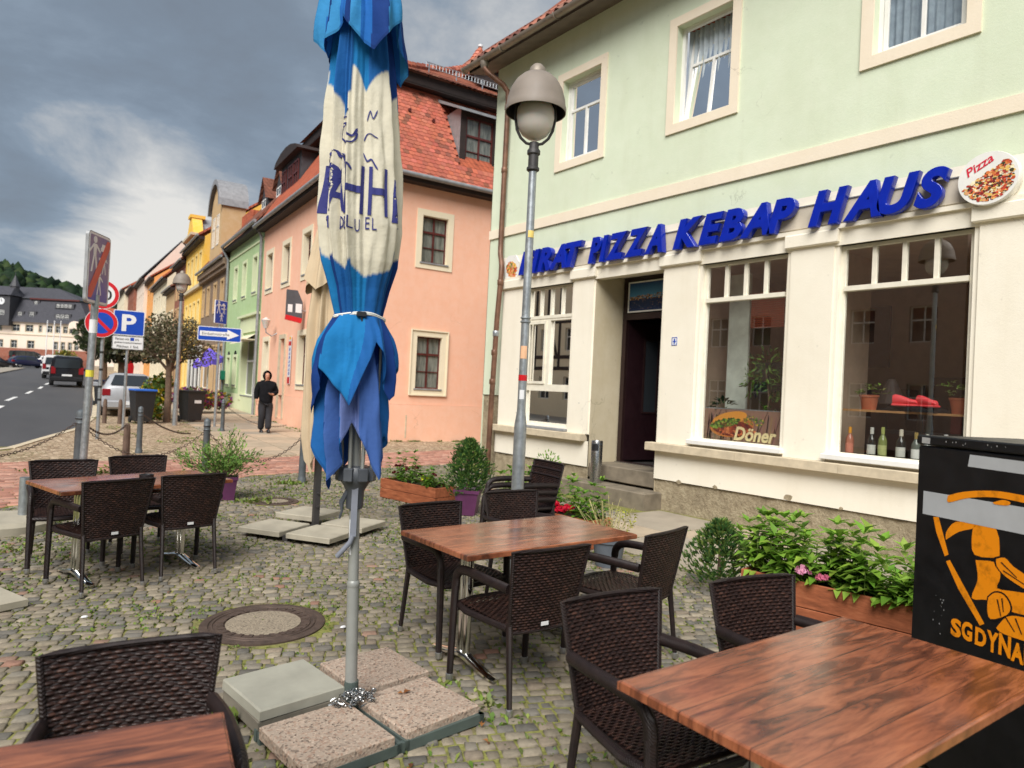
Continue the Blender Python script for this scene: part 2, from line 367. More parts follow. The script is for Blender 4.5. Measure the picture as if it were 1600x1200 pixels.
def table_mat():
    b = NB('printed_wood_laminate'); o = b.tc.outputs['Object']
    sp = b.n('ShaderNodeSeparateXYZ', {0: o}); pl = b.math('FLOOR', b.math('MULTIPLY', sp.outputs[1], 8.7))
    off = b.n('ShaderNodeCombineXYZ', {0: b.math('MULTIPLY', pl, 3.7), 1: b.math('MULTIPLY', pl, 1.3), 2: pl}); v = b.n('ShaderNodeVectorMath', {0: o, 1: off.outputs[0]}, operation='ADD').outputs[0]
    g1 = b.noise(3.2, 7, .62, vec=v, stretch=(1, 6, 1), dist=.8); g2 = b.noise(14, 6, .65, vec=v, stretch=(.9, 14, 1)); g3 = b.noise(1.6, 3, .5, vec=v)
    col = b.ramp(g1, [(.30, srgb(46, 28, 23)), (.42, srgb(92, 54, 38)), (.53, srgb(142, 84, 57)), (.75, srgb(176, 112, 78))])
    col = b.mix(b.mr(g2, .50, .72, 0, .55), col, srgb(64, 38, 32)); col = b.mix(b.mr(g3, .45, .7, 0, .35), col, srgb(166, 94, 62))
    fr = b.math('FRACT', b.math('MULTIPLY', sp.outputs[1], 8.7)); seam = b.math('LESS_THAN', fr, .03)
    col = b.mix(b.math('MULTIPLY', seam, .6), col, srgb(40, 22, 18))
    b.bump(b.math('ADD', g2, b.noise(140, 3)), .10, .001)
    return b.fin(col, b.mr(b.noise(7, 4, .6), .3, .7, .12, .26), 0, .6)
M_['table'] = table_mat()
M_['edge'] = simple('laminate_edge', srgb(146, 88, 62), .4, amt=.3, scale=14)
def agg(name, c, sp1, sp2, scale):
    b = NB(name); v = b.n('ShaderNodeTexVoronoi', {'Vector': b.tc.outputs['Object'], 'Scale': scale}); r = b.n('ShaderNodeSeparateColor', {0: v.outputs['Color']}).outputs[0]
    col = b.ramp(r, [(.0, sp1), (.22, c), (.60, c), (.72, sp2), (1, tuple(min(1, x*1.35) for x in c[:3]))]); col = b.mix(b.mr(b.noise(4, 5, .7), .4, .7, 0, .35), col, tuple(x*.72 for x in c[:3])+(1,))
    b.bump(v.outputs['Distance'], .5, .004); return b.fin(col, .85, 0, .3)
M_['aggpink'] = agg('pink_exposed_aggregate', srgb(168, 151, 135), srgb(92, 78, 68), srgb(150, 122, 104), 105.)
M_['conc'] = simple('grey_concrete_slab', srgb(150, 148, 135), .85, amt=.14, scale=5, bump=.25, bs=120, dist=.002)
M_['concbeige'] = simple('beige_concrete_slab', srgb(160, 153, 136), .85, amt=.16, scale=5, bump=.25, bs=120, dist=.002)
M_['concdark'] = simple('stained_concrete', srgb(112, 106, 94), .9, amt=.3, scale=5, bump=.4, bs=60)
M_['iron'] = simple('rusty_cast_iron', srgb(84, 70, 62), .7, .35, amt=.35, scale=12, bump=.3, bs=90)
M_['aggrey'] = agg('manhole_concrete', srgb(146, 134, 116), srgb(96, 86, 74), srgb(120, 110, 96), 120.)
M_['stone'] = vcol('cobble_stone', .85, 0, .6, 70, .005, .40, 30)
M_['paver'] = vcol('red_paver', .85, 0, .35, 50, .004, .3, 14)
def soil():
    b = NB('joint_soil'); g = b.noise(2.3, 5, .6, world=True); f = b.noise(35, 5, .7, world=True)
    brown = b.ramp(f, [(.3, srgb(84, 76, 60)), (.7, srgb(128, 116, 94))]); moss = b.ramp(f, [(.3, srgb(98, 98, 52)), (.7, srgb(144, 144, 84))])
    b.bump(f, .6, .01); return b.fin(b.mix(b.mr(g, .36, .52), brown, moss), .95, 0, .1)
M_['soil'] = soil()
def asphalt():
    b = NB('asphalt'); f = b.noise(160, 4, .7, world=True); g = b.noise(.6, 4, .6, world=True, stretch=(1, .25, 1))
    col = b.ramp(b.math('ADD', b.math('MULTIPLY', f, .5), b.math('MULTIPLY', g, .5)), [(.3, (.052, .052, .056)), (.7, (.088, .088, .092))]); b.bump(f, .5, .004); return b.fin(col, .75, 0, .4)
M_['asphalt'] = asphalt()
def setts(name, c1, c2, joint, scale, green=.3):
    b = NB(name); p = b.n('ShaderNodeNewGeometry').outputs['Position']; v = b.n('ShaderNodeTexVoronoi', {'Vector': p, 'Scale': scale, 'Randomness': .75}); ve = b.n('ShaderNodeTexVoronoi', {'Vector': p, 'Scale': scale, 'Randomness': .75}, feature='DISTANCE_TO_EDGE')
    r = b.n('ShaderNodeSeparateColor', {0: v.outputs['Color']}).outputs[0]; col = b.ramp(r, [(.1, c1), (.9, c2)]); j = b.mr(ve.outputs['Distance'], .02, .09, 1, 0)
    jc = b.mix(b.mr(b.noise(.9, 4, .6, world=True), .5, .62, 0, green*2), joint, srgb(98, 104, 54)); col = b.mix(j, col, jc)
    b.bump(b.mr(ve.outputs['Distance'], 0, .18), .7, .015); return b.fin(col, .9, 0, .2)
M_['setts'] = setts('pale_pebble_setts', srgb(150, 128, 104), srgb(196, 176, 150), srgb(120, 104, 84), 9.)
M_['pave'] = simple('grey_pavement', srgb(150, 142, 130), .9, amt=.15, scale=2, bump=.2, bs=30)
M_['leaf'] = vcol('leaf', .5, 0, 0, amt=.3, scale=20, trans=.30, spec=.35)
M_['needle'] = vcol('needle', .7, 0, 0, amt=.3, scale=20, trans=.15, spec=.2)
M_['bark'] = simple('bark', srgb(104, 84, 68), .95, amt=.3, scale=9, bump=.7, bs=30, dist=.02)
M_['print'] = vcol('printed_surface', .4, 0, 0, amt=.08, scale=30)
M_['paint'] = vcol('sprayed_paint', .5, 0, 0, amt=.15, scale=20)
M_['wood'] = None
b = NB('stained_planter_wood'); f = b.noise(5, 6, .65, stretch=(6, 1.2, 6)); cc = b.ramp(f, [(.25, srgb(108, 60, 38)), (.55, srgb(160, 92, 60)), (.8, srgb(186, 122, 86))])
b.bump(b.noise(22, 5, .6, stretch=(6, 1, 6)), .4, .004); M_['wood'] = b.fin(cc, .65, 0, .35)
M_['steel'] = simple('brushed_steel', (.42, .42, .41), .25, .95, amt=.1, scale=20, bump=0)
M_['dkgrey'] = simple('dark_grey_plastic', srgb(74, 78, 84), .45, amt=.15, bump=.05)
M_['polegrey'] = simple('grey_powder_coat', srgb(150, 152, 148), .4, .25, amt=.08, bump=.03)
M_['darkpole'] = simple('anthracite_pole', srgb(60, 58, 58), .5, .2, amt=.15, bump=.05)
M_['bollard'] = simple('grey_bollard_paint', srgb(88, 94, 98), .55, .2, amt=.2, bump=.1)
M_['purple'] = simple('purple_glazed_pot', srgb(92, 48, 84), .35, amt=.15)
M_['greypot'] = simple('grey_plastic_pot', srgb(92, 98, 106), .5, amt=.1)
M_['terracotta'] = simple('terracotta', srgb(176, 96, 64), .8, amt=.15)
M_['binblack'] = simple('black_bin_plastic', (.018, .018, .02), .5, amt=.2)
M_['binblue'] = simple('blue_bin_lid', srgb(40, 96, 190), .45, amt=.1)
M_['signblue'] = simple('sign_blue', srgb(14, 66, 170), .35, amt=.05, bump=0)
M_['signwhite'] = simple('sign_white', (.72, .73, .74), .35, amt=.05, bump=0)
M_['signred'] = simple('sign_red', srgb(196, 24, 34), .35, amt=.05, bump=0)
M_['signblack'] = simple('sign_black', (.02, .02, .02), .4, amt=.05, bump=0)
M_['letterblue'] = simple('gloss_blue_acrylic', (.003, .022, .36), .10, amt=.1, bump=0, spec=.6)
M_['canopy'] = vcol('canopy_fabric', .8, 0, .5, 9, .012, .20, 7, spec=.15, trans=.2)
M_['beige'] = simple('beige_canopy_fabric', srgb(190, 170, 140), .85, amt=.1, scale=4, bump=.15, bs=200)
M_['carsilver'] = simple('silver_car_paint', (.40, .41, .43), .38, .25, amt=.05, bump=0)
M_['carblack'] = simple('black_car_paint', (.012, .013, .018), .2, .1, amt=.05, bump=0, spec=.6)
M_['carblue'] = simple('dark_blue_car_paint', (.018, .025, .07), .2, .2, amt=.05, bump=0, spec=.6)
M_['carwhite'] = simple('white_car_paint', (.66, .66, .66), .3, amt=.05, bump=0)
M_['tyre'] = simple('tyre_rubber', (.02, .02, .02), .85, amt=.2)
b = NB('tail_lamp'); M_['tail'] = b.fin((.24, .008, .012, 1), .3, 0, .4)
M_['hoodie'] = simple('black_cotton', (.010, .010, .012), .95, amt=.3, scale=12, bump=.3, bs=40, spec=.1)
M_['skin'] = simple('skin', srgb(196, 142, 116), .6, amt=.08, bump=0)
M_['hair'] = simple('dark_hair', (.02, .014, .01), .8)
M_['lampshade'] = simple('taupe_lamp_enamel', srgb(128, 118, 108), .6, .0, amt=.08, bump=.03)
b = NB('frosted_globe'); M_['globe'] = b.fin((.62, .58, .54, 1), .35, 0, .5); b.set(b.b.inputs['Subsurface Weight'], .3)

# ================================================================== GROUND
Z = lambda x, y, o: (x, y, gz(y)+o)
def sheet(name, xs_of_y, ys, off, mat, nx=2, kind='structure'):
    V = []; F = []
    for y in ys:
        a, b_ = xs_of_y(y)
        for i in range(nx): V.append(Z(a+(b_-a)*i/(nx-1), y, off))
    for j in range(len(ys)-1):
        for i in range(nx-1): k = j*nx+i; F.append((k, k+1, k+nx+1, k+nx))
    return fast_mesh(name, V, F, mat, kind=kind)
tag(sheet('ground', lambda y: (-700, 900), [-300, 0, 8, 13, 16, 19, 22, 25, 28, 40, 60, 120, 300, 900], -.09, M_['pave']), 'pale grey ground spreading under the whole town', 'ground')
edge_pts = [(-40, -12), (-8, 11.2), (-3, 13.2), (.42, 16.3), (1.16, 18.7), (2.17, 21.6), (3.0, 26), (4.2, 36), (6.23, 55.5), (11.3, 101), (16, 150)]
def interp(pts, v, key=1):
    for (a, b_) in zip(pts, pts[1:]):
        if a[key] <= v <= b_[key]:
            t = (v-a[key])/(b_[key]-a[key]); return a[1-key]+t*(b_[1-key]-a[1-key])
    return pts[0][1-key] if v < pts[0][key] else pts[-1][1-key]
road_r = lambda y: interp(edge_pts, y)
road_l = lambda y: road_r(y)-6.6-(2.0 if y > 45 else 0)*min(1, (y-45)/30 if y > 45 else 0)
ry = [-12, 0, 11.2, 13.2, 14, 15, 16.3, 17.5, 18.7, 20, 21.6, 24, 26, 30, 36, 45, 55.5, 75, 101, 125, 150]
tag(sheet('road', lambda y: (road_l(y) if y > 20 else -40, road_r(y)), ry, -.055, M_['asphalt'], 3), 'dark grey asphalt street climbing gently past the houses', 'road')
# lane dashes
def dash(p, q, wd=.12):
    p = Vector(p); q = Vector(q); d = (q-p).normalized(); n = Vector((-d.y, d.x))*wd/2; mb = MB()
    mb.poly([Z(*(p-n), -.050), Z(*(q-n), -.050), Z(*(q+n), -.050), Z(*(p+n), -.050)]); return mb
dm = simple('road_marking_paint', (.72, .72, .70), .7, amt=.12, scale=20)
for (a, b_) in (((.55, 29.2), (.80, 31.2)), ((1.0, 34.4), (1.42, 37.4)), ((1.95, 40.6), (2.3, 43.4)), ((2.8, 46.6), (3.1, 49.4)), ((3.5, 53), (3.9, 56)), ((4.5, 62), (4.9, 65)), ((-.25, 22.6), (.0, 24.8))):
    tag(dash(a, b_, .16).build('lane_mark', dm, fix=False), kind='structure')
# pavement of pale pebble setts between road and houses
tag(sheet('pavement', lambda y: (road_r(y)+.14, 16+y*.1), [12.2, 13.2, 14, 15, 16.3, 17.5, 18.7, 20, 21.6, 24, 26, 30, 36, 45, 55.5, 75, 101, 125, 150], -.008, M_['setts'], 4), 'pale pebble set pavement island between road and houses', 'pavement')
pav = bpy.data.objects['pavement']
# kerb stones
seg = []
acc = [(road_r(13.2+i*.02), 13.2+i*.02) for i in range(2200)]
i = 0
while i < len(acc)-1 and acc[i][1] < 52:
    p = Vector(acc[i]); j = i
    while j < len(acc)-1 and (Vector(acc[j])-p).length < .98: j += 1
    q = Vector(acc[j]); d = (q-p).normalized(); n = Vector((d.y, -d.x)); mb = MB(); q2 = q-d*.012
    pts = [p, q2, q2+n*.15, p+n*.15]; t = [Z(*a, .012+random.uniform(-.004, .004)) for a in pts]; bt = [Z(*a, -.15) for a in pts]
    mb.V = bt+t; [mb.face(f) for f in ((4, 5, 6, 7), (0, 1, 5, 4), (1, 2, 6, 5), (2, 3, 7, 6), (3, 0, 4, 7))]
    mb.build('kerb_stone', M_['ledge'], pav); i = j
# pavement slabs along the house row
GA = (.9959, -.0907); RD = (.0907, .9959); CO = (7.83, 17.67)
def RW(a, d): return (CO[0]+GA[0]*a+RD[0]*d, CO[1]+GA[1]*a+RD[1]*d)
slab_m = [simple('walk_slab_%s' % n, c, .88, amt=.15, scale=3, bump=.25, bs=60) for n, c in (('beige', srgb(166, 150, 128)), ('grey', srgb(150, 140, 124)), ('warm', srgb(178, 158, 134)))]
for r in range(34):
    for c in range(3):
        d0 = -3.4+r*.86; a0 = -3.05+c*1.0
        mb = MB(); t = []
        for (a, d) in ((a0+.012, d0+.012), (a0+.985, d0+.012), (a0+.985, d0+.845), (a0+.012, d0+.845)): x, y = RW(a, d); t.append(Z(x, y, .012+random.uniform(-.003, .003)))
        mb.V = [(x, y, z-.06) for x, y, z in t]+t; [mb.face(f) for f in ((4, 5, 6, 7), (0, 1, 5, 4), (1, 2, 6, 5), (2, 3, 7, 6), (3, 0, 4, 7))]
        mb.build('slab', random.choice(slab_m), pav)

# ---- terrace with cobbles, red paver strip
yl = lambda x: float(np.interp(x, [-8, .3, 3.8, 8.6, 20], [6.3, 9.7, 11.6, 12.3, 13.5]))
yu = lambda x: float(np.interp(x, [-8, .4, 4.5, 10.6, 20], [13.4, 14.25, 14.1, 15.2, 16]))
terr = sheet('terrace', lambda y: (-12, 22), [-8, 0, 6, 12, 14, 17], -.0105, M_['soil'], 2); tag(terr, 'mossy soil bed of the cobbled cafe terrace', 'terrace')
MAN1 = (1.56, 4.55, .405); MAN2 = (3.17, 9.05, .31)
def stone_piece(corners, z, e, h, tone):
    """corners: 4 xy ccw; returns verts(12), faces(9 quads)"""
    c = np.mean(corners, axis=0); V = []
    for k, (s_, zz_) in enumerate(((1.0, -h), (1.0, -e), (1.0, 0))):
        for p in corners:
            q = np.array(p)
            if k == 2: q = c+(q-c)*(1-e*1.6/max(.02, np.linalg.norm(q-c)))
            V.append((q[0], q[1], z+zz_))
    F = [(8, 9, 10, 11)]
    for k in (0, 4):
        for j in range(4): F.append((k+j, k+(j+1) % 4, k+4+(j+1) % 4, k+4+j))
    return V, F
def lay(parent, name, mat, region, origin, ang, lw, lh, jit, gap, palette, zj, keep=300, hcut=.03, warp=0.):
    ca, sa = cos(ang), sin(ang); items = []
    W_ = 26
    r = int(-W_/lh)
    for r in range(int(-18/lh), int(18/lh)):
        off = random.uniform(0, lw); u = -18+off
        rowh = lh*random.uniform(.94, 1.06)
        while u < 18:
            wd = lw*random.uniform(1-jit, 1+jit); v = r*lh
            um, vm = u+wd/2, v+lh/2; vv = vm+warp*sin(um*.9+vm*.35)
            x = origin[0]+ca*um-sa*vv; y = origin[1]+sa*um+ca*vv
            if region(x, y):
                cs = []
                for du, dv in ((0, 0), (1, 0), (1, 1), (0, 1)):
                    uu = u+gap/2+du*(wd-gap)+random.uniform(-1, 1)*gap*.45; v_ = v+gap/2+dv*(lh-gap)+random.uniform(-1, 1)*gap*.45; v_ += warp*sin(uu*.9+v_*.35)
                    cs.append((origin[0]+ca*uu-sa*v_, origin[1]+sa*uu+ca*v_))
                items.append((x*x+y*y, np.array(cs), random.gauss(0, zj)))
            u += wd
    items.sort(key=lambda t: t[0]); Vs = []; Fs = []; Cs = []
    for k, (d2, cs, z) in enumerate(items):
        c = np.array(random.choice(palette)[:3])*random.uniform(.80, 1.08); V, F = stone_piece(cs, max(-.008, min(.008, z)), .0055, hcut, c)
        if k < keep:
            # own object, mesh local to its centre
            ctr = np.mean(np.array(V), axis=0); o = fast_mesh(name, np.array(V)-ctr, F, mat, parent, [c]*len(F)); o.location = ctr
        else:
            n = len(Vs)*12; Vs.append(V); Fs.append(np.array(F)+n); Cs += [c]*len(F)
    o = fast_mesh(name+'_field', np.concatenate([np.array(v) for v in Vs]), np.concatenate(Fs), mat, parent, Cs, 'stuff')
    return o
def incone(x, y):
    a = atan2(x, y); return -.12 < a < 1.40 and (x*x+y*y) > .45
def reg_cob(x, y):
    if not incone(x, y) or x < -1.3: return False
    if y > yl(x)-.03 or x > 7.75: return False
    if x > 5.32 and y < 6.3: return False
    if x > 7.2 and 6.3 < y < 8.45: return False
    for mx_, my_, r_ in (MAN1, MAN2):
        if (x-mx_)**2+(y-my_)**2 < (r_+.04)**2: return False
    return True
pal = [srgb(146, 136, 118), srgb(132, 125, 112), srgb(152, 141, 122), srgb(138, 128, 110), srgb(124, 119, 110), srgb(158, 147, 128), srgb(142, 129, 112), srgb(148, 138, 120), srgb(112, 108, 100)]
pal2 = pal*16+[srgb(160, 122, 104), srgb(158, 128, 110)]
lay(terr, 'cobble', M_['stone'], reg_cob, (0, 0), radians(-24), .092, .074, .30, .0135, pal2, .0035, warp=.05)
reg_red = lambda x, y: -2.5 < x < 12.5 and incone(x, y) and yl(x)+.03 < y < yu(x)-.03 and not (x > 7.7 and y < 11.3)
palr = [srgb(184, 132, 112), srgb(194, 144, 124), srgb(174, 122, 104), srgb(200, 154, 134), srgb(168, 128, 112)]
red = sheet('crossing', lambda y: (-12, 22), [9, 12, 15, 17], -.030, M_['soil']); tag(red, 'red paver crossing strip between terrace and street', 'paving')
lay(red, 'paver', M_['paver'], reg_red, (0, 12), radians(4), .205, .105, .03, .010, palr, .002, keep=300)
# light stone rows edging the strip
for nm, fn, dy in (('edging', yl, -.10), ('edging', yu, .02)):
    pass
# slabs in front of the shop wall
for r in range(7):
    for c in range(2):
        x0 = 5.36+c*1.2; y0 = -1.6+r*1.15; mb = MB(); mb.cbox(x0+.012, x0+1.185, y0+.012, y0+1.135, -.05, .004+random.uniform(-.003, .004), .006, top_only=True)
        mb.build('slab', slab_m[1] if (r+c) % 3 else slab_m[0], terr)
# manhole covers
def manhole(x, y, R, ri, label):
    e_ = empty('manhole_cover', (x, y, 0), label=label, cat='manhole cover', group='round manhole covers set in the cobbles')
    mb = MB(); mb.lathe([(R, -.03), (R, .0), (R-.015, .004), (R-.05, .004), (R-.055, -.004), (R-.06, -.004), (R-.065, .004), (R*.80, .004), (R*.79, -.003), (R*.77, -.003), (R*.76, .004), (ri+.012, .004), (ri+.008, -.004), (ri, -.004)], 48, cap=False)
    mb.build('cast_iron_ring', M_['iron'], e_, smooth=True)
    n = 26
    for k in range(n):
        t = 2*pi*k/n; mb = MB(); rr = (ri+R*.76)/2; c, s_ = cos(t), sin(t); P = lambda u, v, z: (rr*c+u*c-v*s_, rr*s_+u*s_+v*c, z)
        mb.box(-.022, .022, -.014, .014, .004, .0085, P); mb.build('raised_stud', M_['iron'], e_)
    mb = MB(); mb.lathe([(ri, -.01), (ri, .001), (ri*.5, .003), (.001, .0035)], 40, cap=False); mb.build('concrete_infill', M_['aggrey'], e_, smooth=True)
manhole(*MAN1[:2], .39, .235, 'large round manhole cover with concrete centre near the blue parasol')
manhole(*MAN2[:2], .30, .17, 'smaller round manhole cover in the cobbles behind the beige parasol')

# ================================================================== PIZZA HOUSE (green building)
GB = empty('green_building', (7.86, 0, 0), label='pale green plastered house with cream shop front and blue lettering', cat='building')
Pf = PX
Y0, Y1 = -3.2, 11.12
W1 = (8.60, 9.84, 1.02, 3.47); W2 = (4.70, 5.98, 1.02, 3.47); W3 = (2.68, 4.06, 1.02, 3.47); DR = (6.66, 8.05, 0.0, 3.56)
for a, b_, ww in ((Y0, 6.66, [W2, W3, (-1.2, .4, 1.02, 3.47)]), (8.05, 10.52, [W1])):
    mb = MB(); mb.wall(a, b_, .95, 3.50, ww, Pf, .16); mb.build('shopfront_wall', M_['cream'], GB, fix=False)
for a, b_ in ((Y0, 6.66), (8.05, 10.58)): mb = MB(); mb.wall(a, b_, .43, .84, [], Pf, .3, -.015); mb.build('lower_wall', M_['cream'], GB, fix=False)
# rough plinth with a ragged upper edge
mb = MB()
def plinth(a, b_):
    n = int((b_-a)/.09)+1; us = [a+(b_-a)*i/n for i in range(n+1)]; top = [.425+random.uniform(-.012, .012) for _ in us]
    for i in range(n):
        mb.poly([Pf(us[i], .01, -.1), Pf(us[i+1], .01, -.1), Pf(us[i+1], .01, top[i+1]+.01), Pf(us[i], .01, top[i]+.01)])
        mb.poly([Pf(us[i], .01, top[i]), Pf(us[i+1], .01, top[i+1]), Pf(us[i+1], -.014, top[i+1]), Pf(us[i], -.014, top[i])])
    mb.poly([Pf(a, .01, -.1), Pf(a, .5, -.1), Pf(a, .5, .43), Pf(a, .01, .43)])
plinth(Y0, 6.66); mb.build('plinth', M_['rough'], GB, fix=False); mb = MB(); plinth(8.05, 10.58); mb.build('plinth', M_['rough'], GB, fix=False)
# corner strip: roughcast below, green above
mb = MB(); mb.box(10.56, Y1-.005, .06, .4, -.1, 1.52, Pf); mb.build('corner_roughcast', M_['rough'], GB)
# sandstone sill course in blocks
for a, b_ in ((8.12, 10.66), (-3.2, 6.76)):
    u = a; k = 0
    while u < b_-.01:
        wd = min(b_-u, random.choice((1.1, 1.35, 1.6))); 
        if b_-(u+wd) < .3: wd = b_-u
        mb = MB(); mb.cbox(u+.002, u+wd-.002, -.13, .03, .835, .952, .008, Pf); mb.build('sill_block', M_['ledge'], GB); u += wd
# architrave, capitals, sign band
mb = MB(); mb.wall(Y0, 10.56, 3.50, 3.66, [], Pf, .05, -.02); mb.box(Y0, 10.56, -.06, .02, 3.66, 3.71, Pf); mb.box(Y0, 10.56, -.02, .14, 3.47, 3.50, Pf); mb.build('architrave', M_['cream'], GB, fix=False)
mb = MB(); mb.box(6.655, 8.055, .0, .62, 3.565, 3.60, Pf); mb.build('door_soffit', M_['cream'], GB)
for a, b_ in ((1.55, 2.66), (4.08, 4.68), (6.0, 6.66), (8.05, 8.58), (9.86, 10.54)):
    mb = MB(); mb.cbox(a-.03, b_+.03, -.075, .0, 3.50, 3.66, .012, Pf); mb.build('pilaster_capital', M_['cream'], GB)
    mb = MB(); mb.box(a+.03, b_-.03, -.022, .01, .953, 3.50, Pf); mb.build('pilaster', M_['cream'], GB)
mb = MB(); mb.wall(Y0, 10.6, 3.71, 4.12, [], Pf, .05, .0); mb.build('sign_band_wall', M_['cream'], GB, fix=False)
mb = MB(); mb.box(2.60, 9.98, -.028, -.004, 3.735, 4.005, Pf); mb.build('sign_backboard', simple('aged_sign_board', srgb(196, 186, 168), .7, amt=.12), GB)
# green upper wall
UP = [(8.18, 9.12, 5.60, 7.04), (5.68, 6.63, 5.60, 7.04), (2.84, 3.79, 5.60, 7.04), (-.1, .85, 5.60, 7.04)]
mb = MB(); mb.wall(Y0, Y1, 4.12, 8.2, UP, Pf, .18, .035); mb.wall(10.56, Y1, 1.50, 4.12, [], Pf, .05, .035)
mb.box(Y1-.01, Y1, .035, 9, -.1, 8.2, Pf); mb.build('upper_wall', M_['green'], GB, fix=False)
mb = MB(); mb.box(Y0, Y1, .005, .034, 4.545, 4.715, Pf); mb.build('string_course', M_['trim'], GB)
for (u, z, r_) in ((4.55, .47, .045), (3.9, .44, .02), (5.6, .445, .025), (6.2, .43, .03)):
    mb = MB(); qq = random.Random(int(u*10)); mb.prism([(u+r_*1.5*cos(2*pi*i/9)*qq.uniform(.7, 1.2), z+r_*sin(2*pi*i/9)*qq.uniform(.7, 1.2)) for i in range(9)], -.0165, -.012, Pf); mb.build('plaster_chip', M_['rough'], GB)
for (u, z) in ((9.98, 2.0), (9.95, 1.2), (8.3, 1.45), (1.9, 2.6)): mb = MB(); mb.prism([(u+.008*cos(2*pi*i/6), z+.008*sin(2*pi*i/6)) for i in range(6)], -.026, -.020, Pf); mb.build('wall_plug', M_['zincgrey'], GB)
def upper_window(k, a, b_, z0, z1, tilt):
    mb = MB(); mb.rim(a, b_, z0, z1, .135, .008, .034, Pf); mb.build('window_surround', M_['trim'], GB)
    fr = MB(); d0, d1 = .15, .20; fr.rim(a+.05, b_-.05, z0+.05, z1-.05, .05, d0, d1, Pf); win = fr.build('window', M_['white'], GB)
    sb = MB(); sb.box(a-.01, b_+.01, .055, .17, z0-.012, z0+.012, Pf); sb.build('window_sill', M_['offwhite'], win)
    zt = z1-.05-(z1-z0)*.33; th = radians(6) if tilt else 0; zb = z0+.05
    def Pt(u, d, z): return (d*1.0+(z-zb)*sin(th)+.0, u, zb+(z-zb)*cos(th))
    sf = MB(); a2, b2, zt2 = a+.055, b_-.055, z1-.055
    sf.rim(a2+.045, b2-.045, zb+.045, zt2-.045, .045, .155+(.03 if tilt else 0), .195+(.03 if tilt else 0), Pt)
    dd = .03 if tilt else 0
    sf.box(a2+.045, b2-.045, .155+dd, .195+dd, zt-.02, zt+.02, Pt); um = (a+b_)/2; sf.box(um-.02, um+.02, .155+dd, .195+dd, zb+.045, zt-.02, Pt)
    sf.build('sash', M_['white'], win)
    for (p, q, r_, s_) in ((a2+.045, um-.02, zb+.045, zt-.02), (um+.02, b2-.045, zb+.045, zt-.02), (a2+.045, b2-.045, zt+.02, zt2-.045)):
        g = MB(); g.poly([Pt(p, .178+dd, r_), Pt(q, .178+dd, r_), Pt(q, .178+dd, s_), Pt(p, .178+dd, s_)]); g.build('pane', M_['upglass'], win, fix=False)
    # lace curtain, a pleated sheet
    n = 60; V = []; F = []
    for i in range(n+1):
        u = a+(b_-a)*i/n
        for z in (z0, z1): V.append((.30+.022*sin(i*1.15+k)+.01*sin(i*.4), u, z))
    for i in range(n): F.append((2*i, 2*i+2, 2*i+3, 2*i+1))
    fast_mesh('curtain', V, F, M_['curtain'], GB, smooth=True)
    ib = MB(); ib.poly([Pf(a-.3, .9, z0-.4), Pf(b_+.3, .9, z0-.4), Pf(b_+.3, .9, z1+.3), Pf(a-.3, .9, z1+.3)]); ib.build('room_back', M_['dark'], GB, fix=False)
M_['curtain'] = simple('lace_curtain', srgb(176, 186, 192), .9, amt=.18, scale=9, bump=.1)
for k, o in enumerate(UP): upper_window(k, *o, k == 1)
# eaves: soffit, gutter, tiles
mb = MB(); mb.poly([Pf(Y0, .05, 7.92), Pf(Y1+.32, .05, 7.92), Pf(Y1+.32, -.44, 7.80), Pf(Y0, -.44, 7.80)]); mb.poly([Pf(Y1+.32, .05, 7.92), Pf(Y1+.32, -.44, 7.80), Pf(Y1+.32, -.44, 7.90), Pf(Y1+.32, 4.5, 12.6), Pf(Y1+.32, 4.5, 11.8)]); mb.build('eaves_soffit', M_['soffit'], GB, fix=False)
mb = MB(); prof = [(cos(t)*.075, sin(t)*.075) for t in [pi+pi*i/8 for i in range(9)]]
for u0_, u1_ in zip(np.arange(Y0, Y1+.3, 1.5), list(np.arange(Y0+1.5, Y1+.3, 1.5))+[Y1+.42]):
    i0 = len(mb.V)
    for u in (u0_, u1_):
        for x, z in prof: mb.V.append(Pf(u, -.50+x, 7.90+z))
        for x, z in prof[::-1]: mb.V.append(Pf(u, -.50+x*.92, 7.90+z*.92))
    n = 18
    for j in range(n): mb.face((i0+j, i0+(j+1) % n, i0+n+(j+1) % n, i0+n+j))
    mb.face(tuple(range(i0, i0+9))+()); 
    c = []
    for t in [pi+pi*i/8 for i in range(9)]: c.append(Pf(u1_-.02, -.50+cos(t)*.088, 7.90+sin(t)*.088))
    mb.tube(c, .010, 5)
mb.face(tuple(range(i0+n, i0+n+9))); mb.build('gutter', M_['gutter'], GB, smooth=True)
mb = MB(); mb.poly([Pf(Y0, -.42, 7.93), Pf(Y1+.34, -.42, 7.93), Pf(Y1+.34, 4.5, 12.75), Pf(Y0, 4.5, 12.75)]); mb.poly([Pf(Y0, 9.4, 7.93), Pf(Y1+.34, 9.4, 7.93), Pf(Y1+.34, 4.5, 12.75), Pf(Y0, 4.5, 12.75)]); roof = mb.build('roof', M_['roofclay'], GB, fix=False)
tp = [srgb(150, 92, 74), srgb(126, 74, 60), srgb(168, 108, 88), srgb(108, 66, 56), srgb(140, 100, 84)]
fd = Vector((1, 0, .98)).normalized(); up2 = Vector((-.98, 0, 1)).normalized()
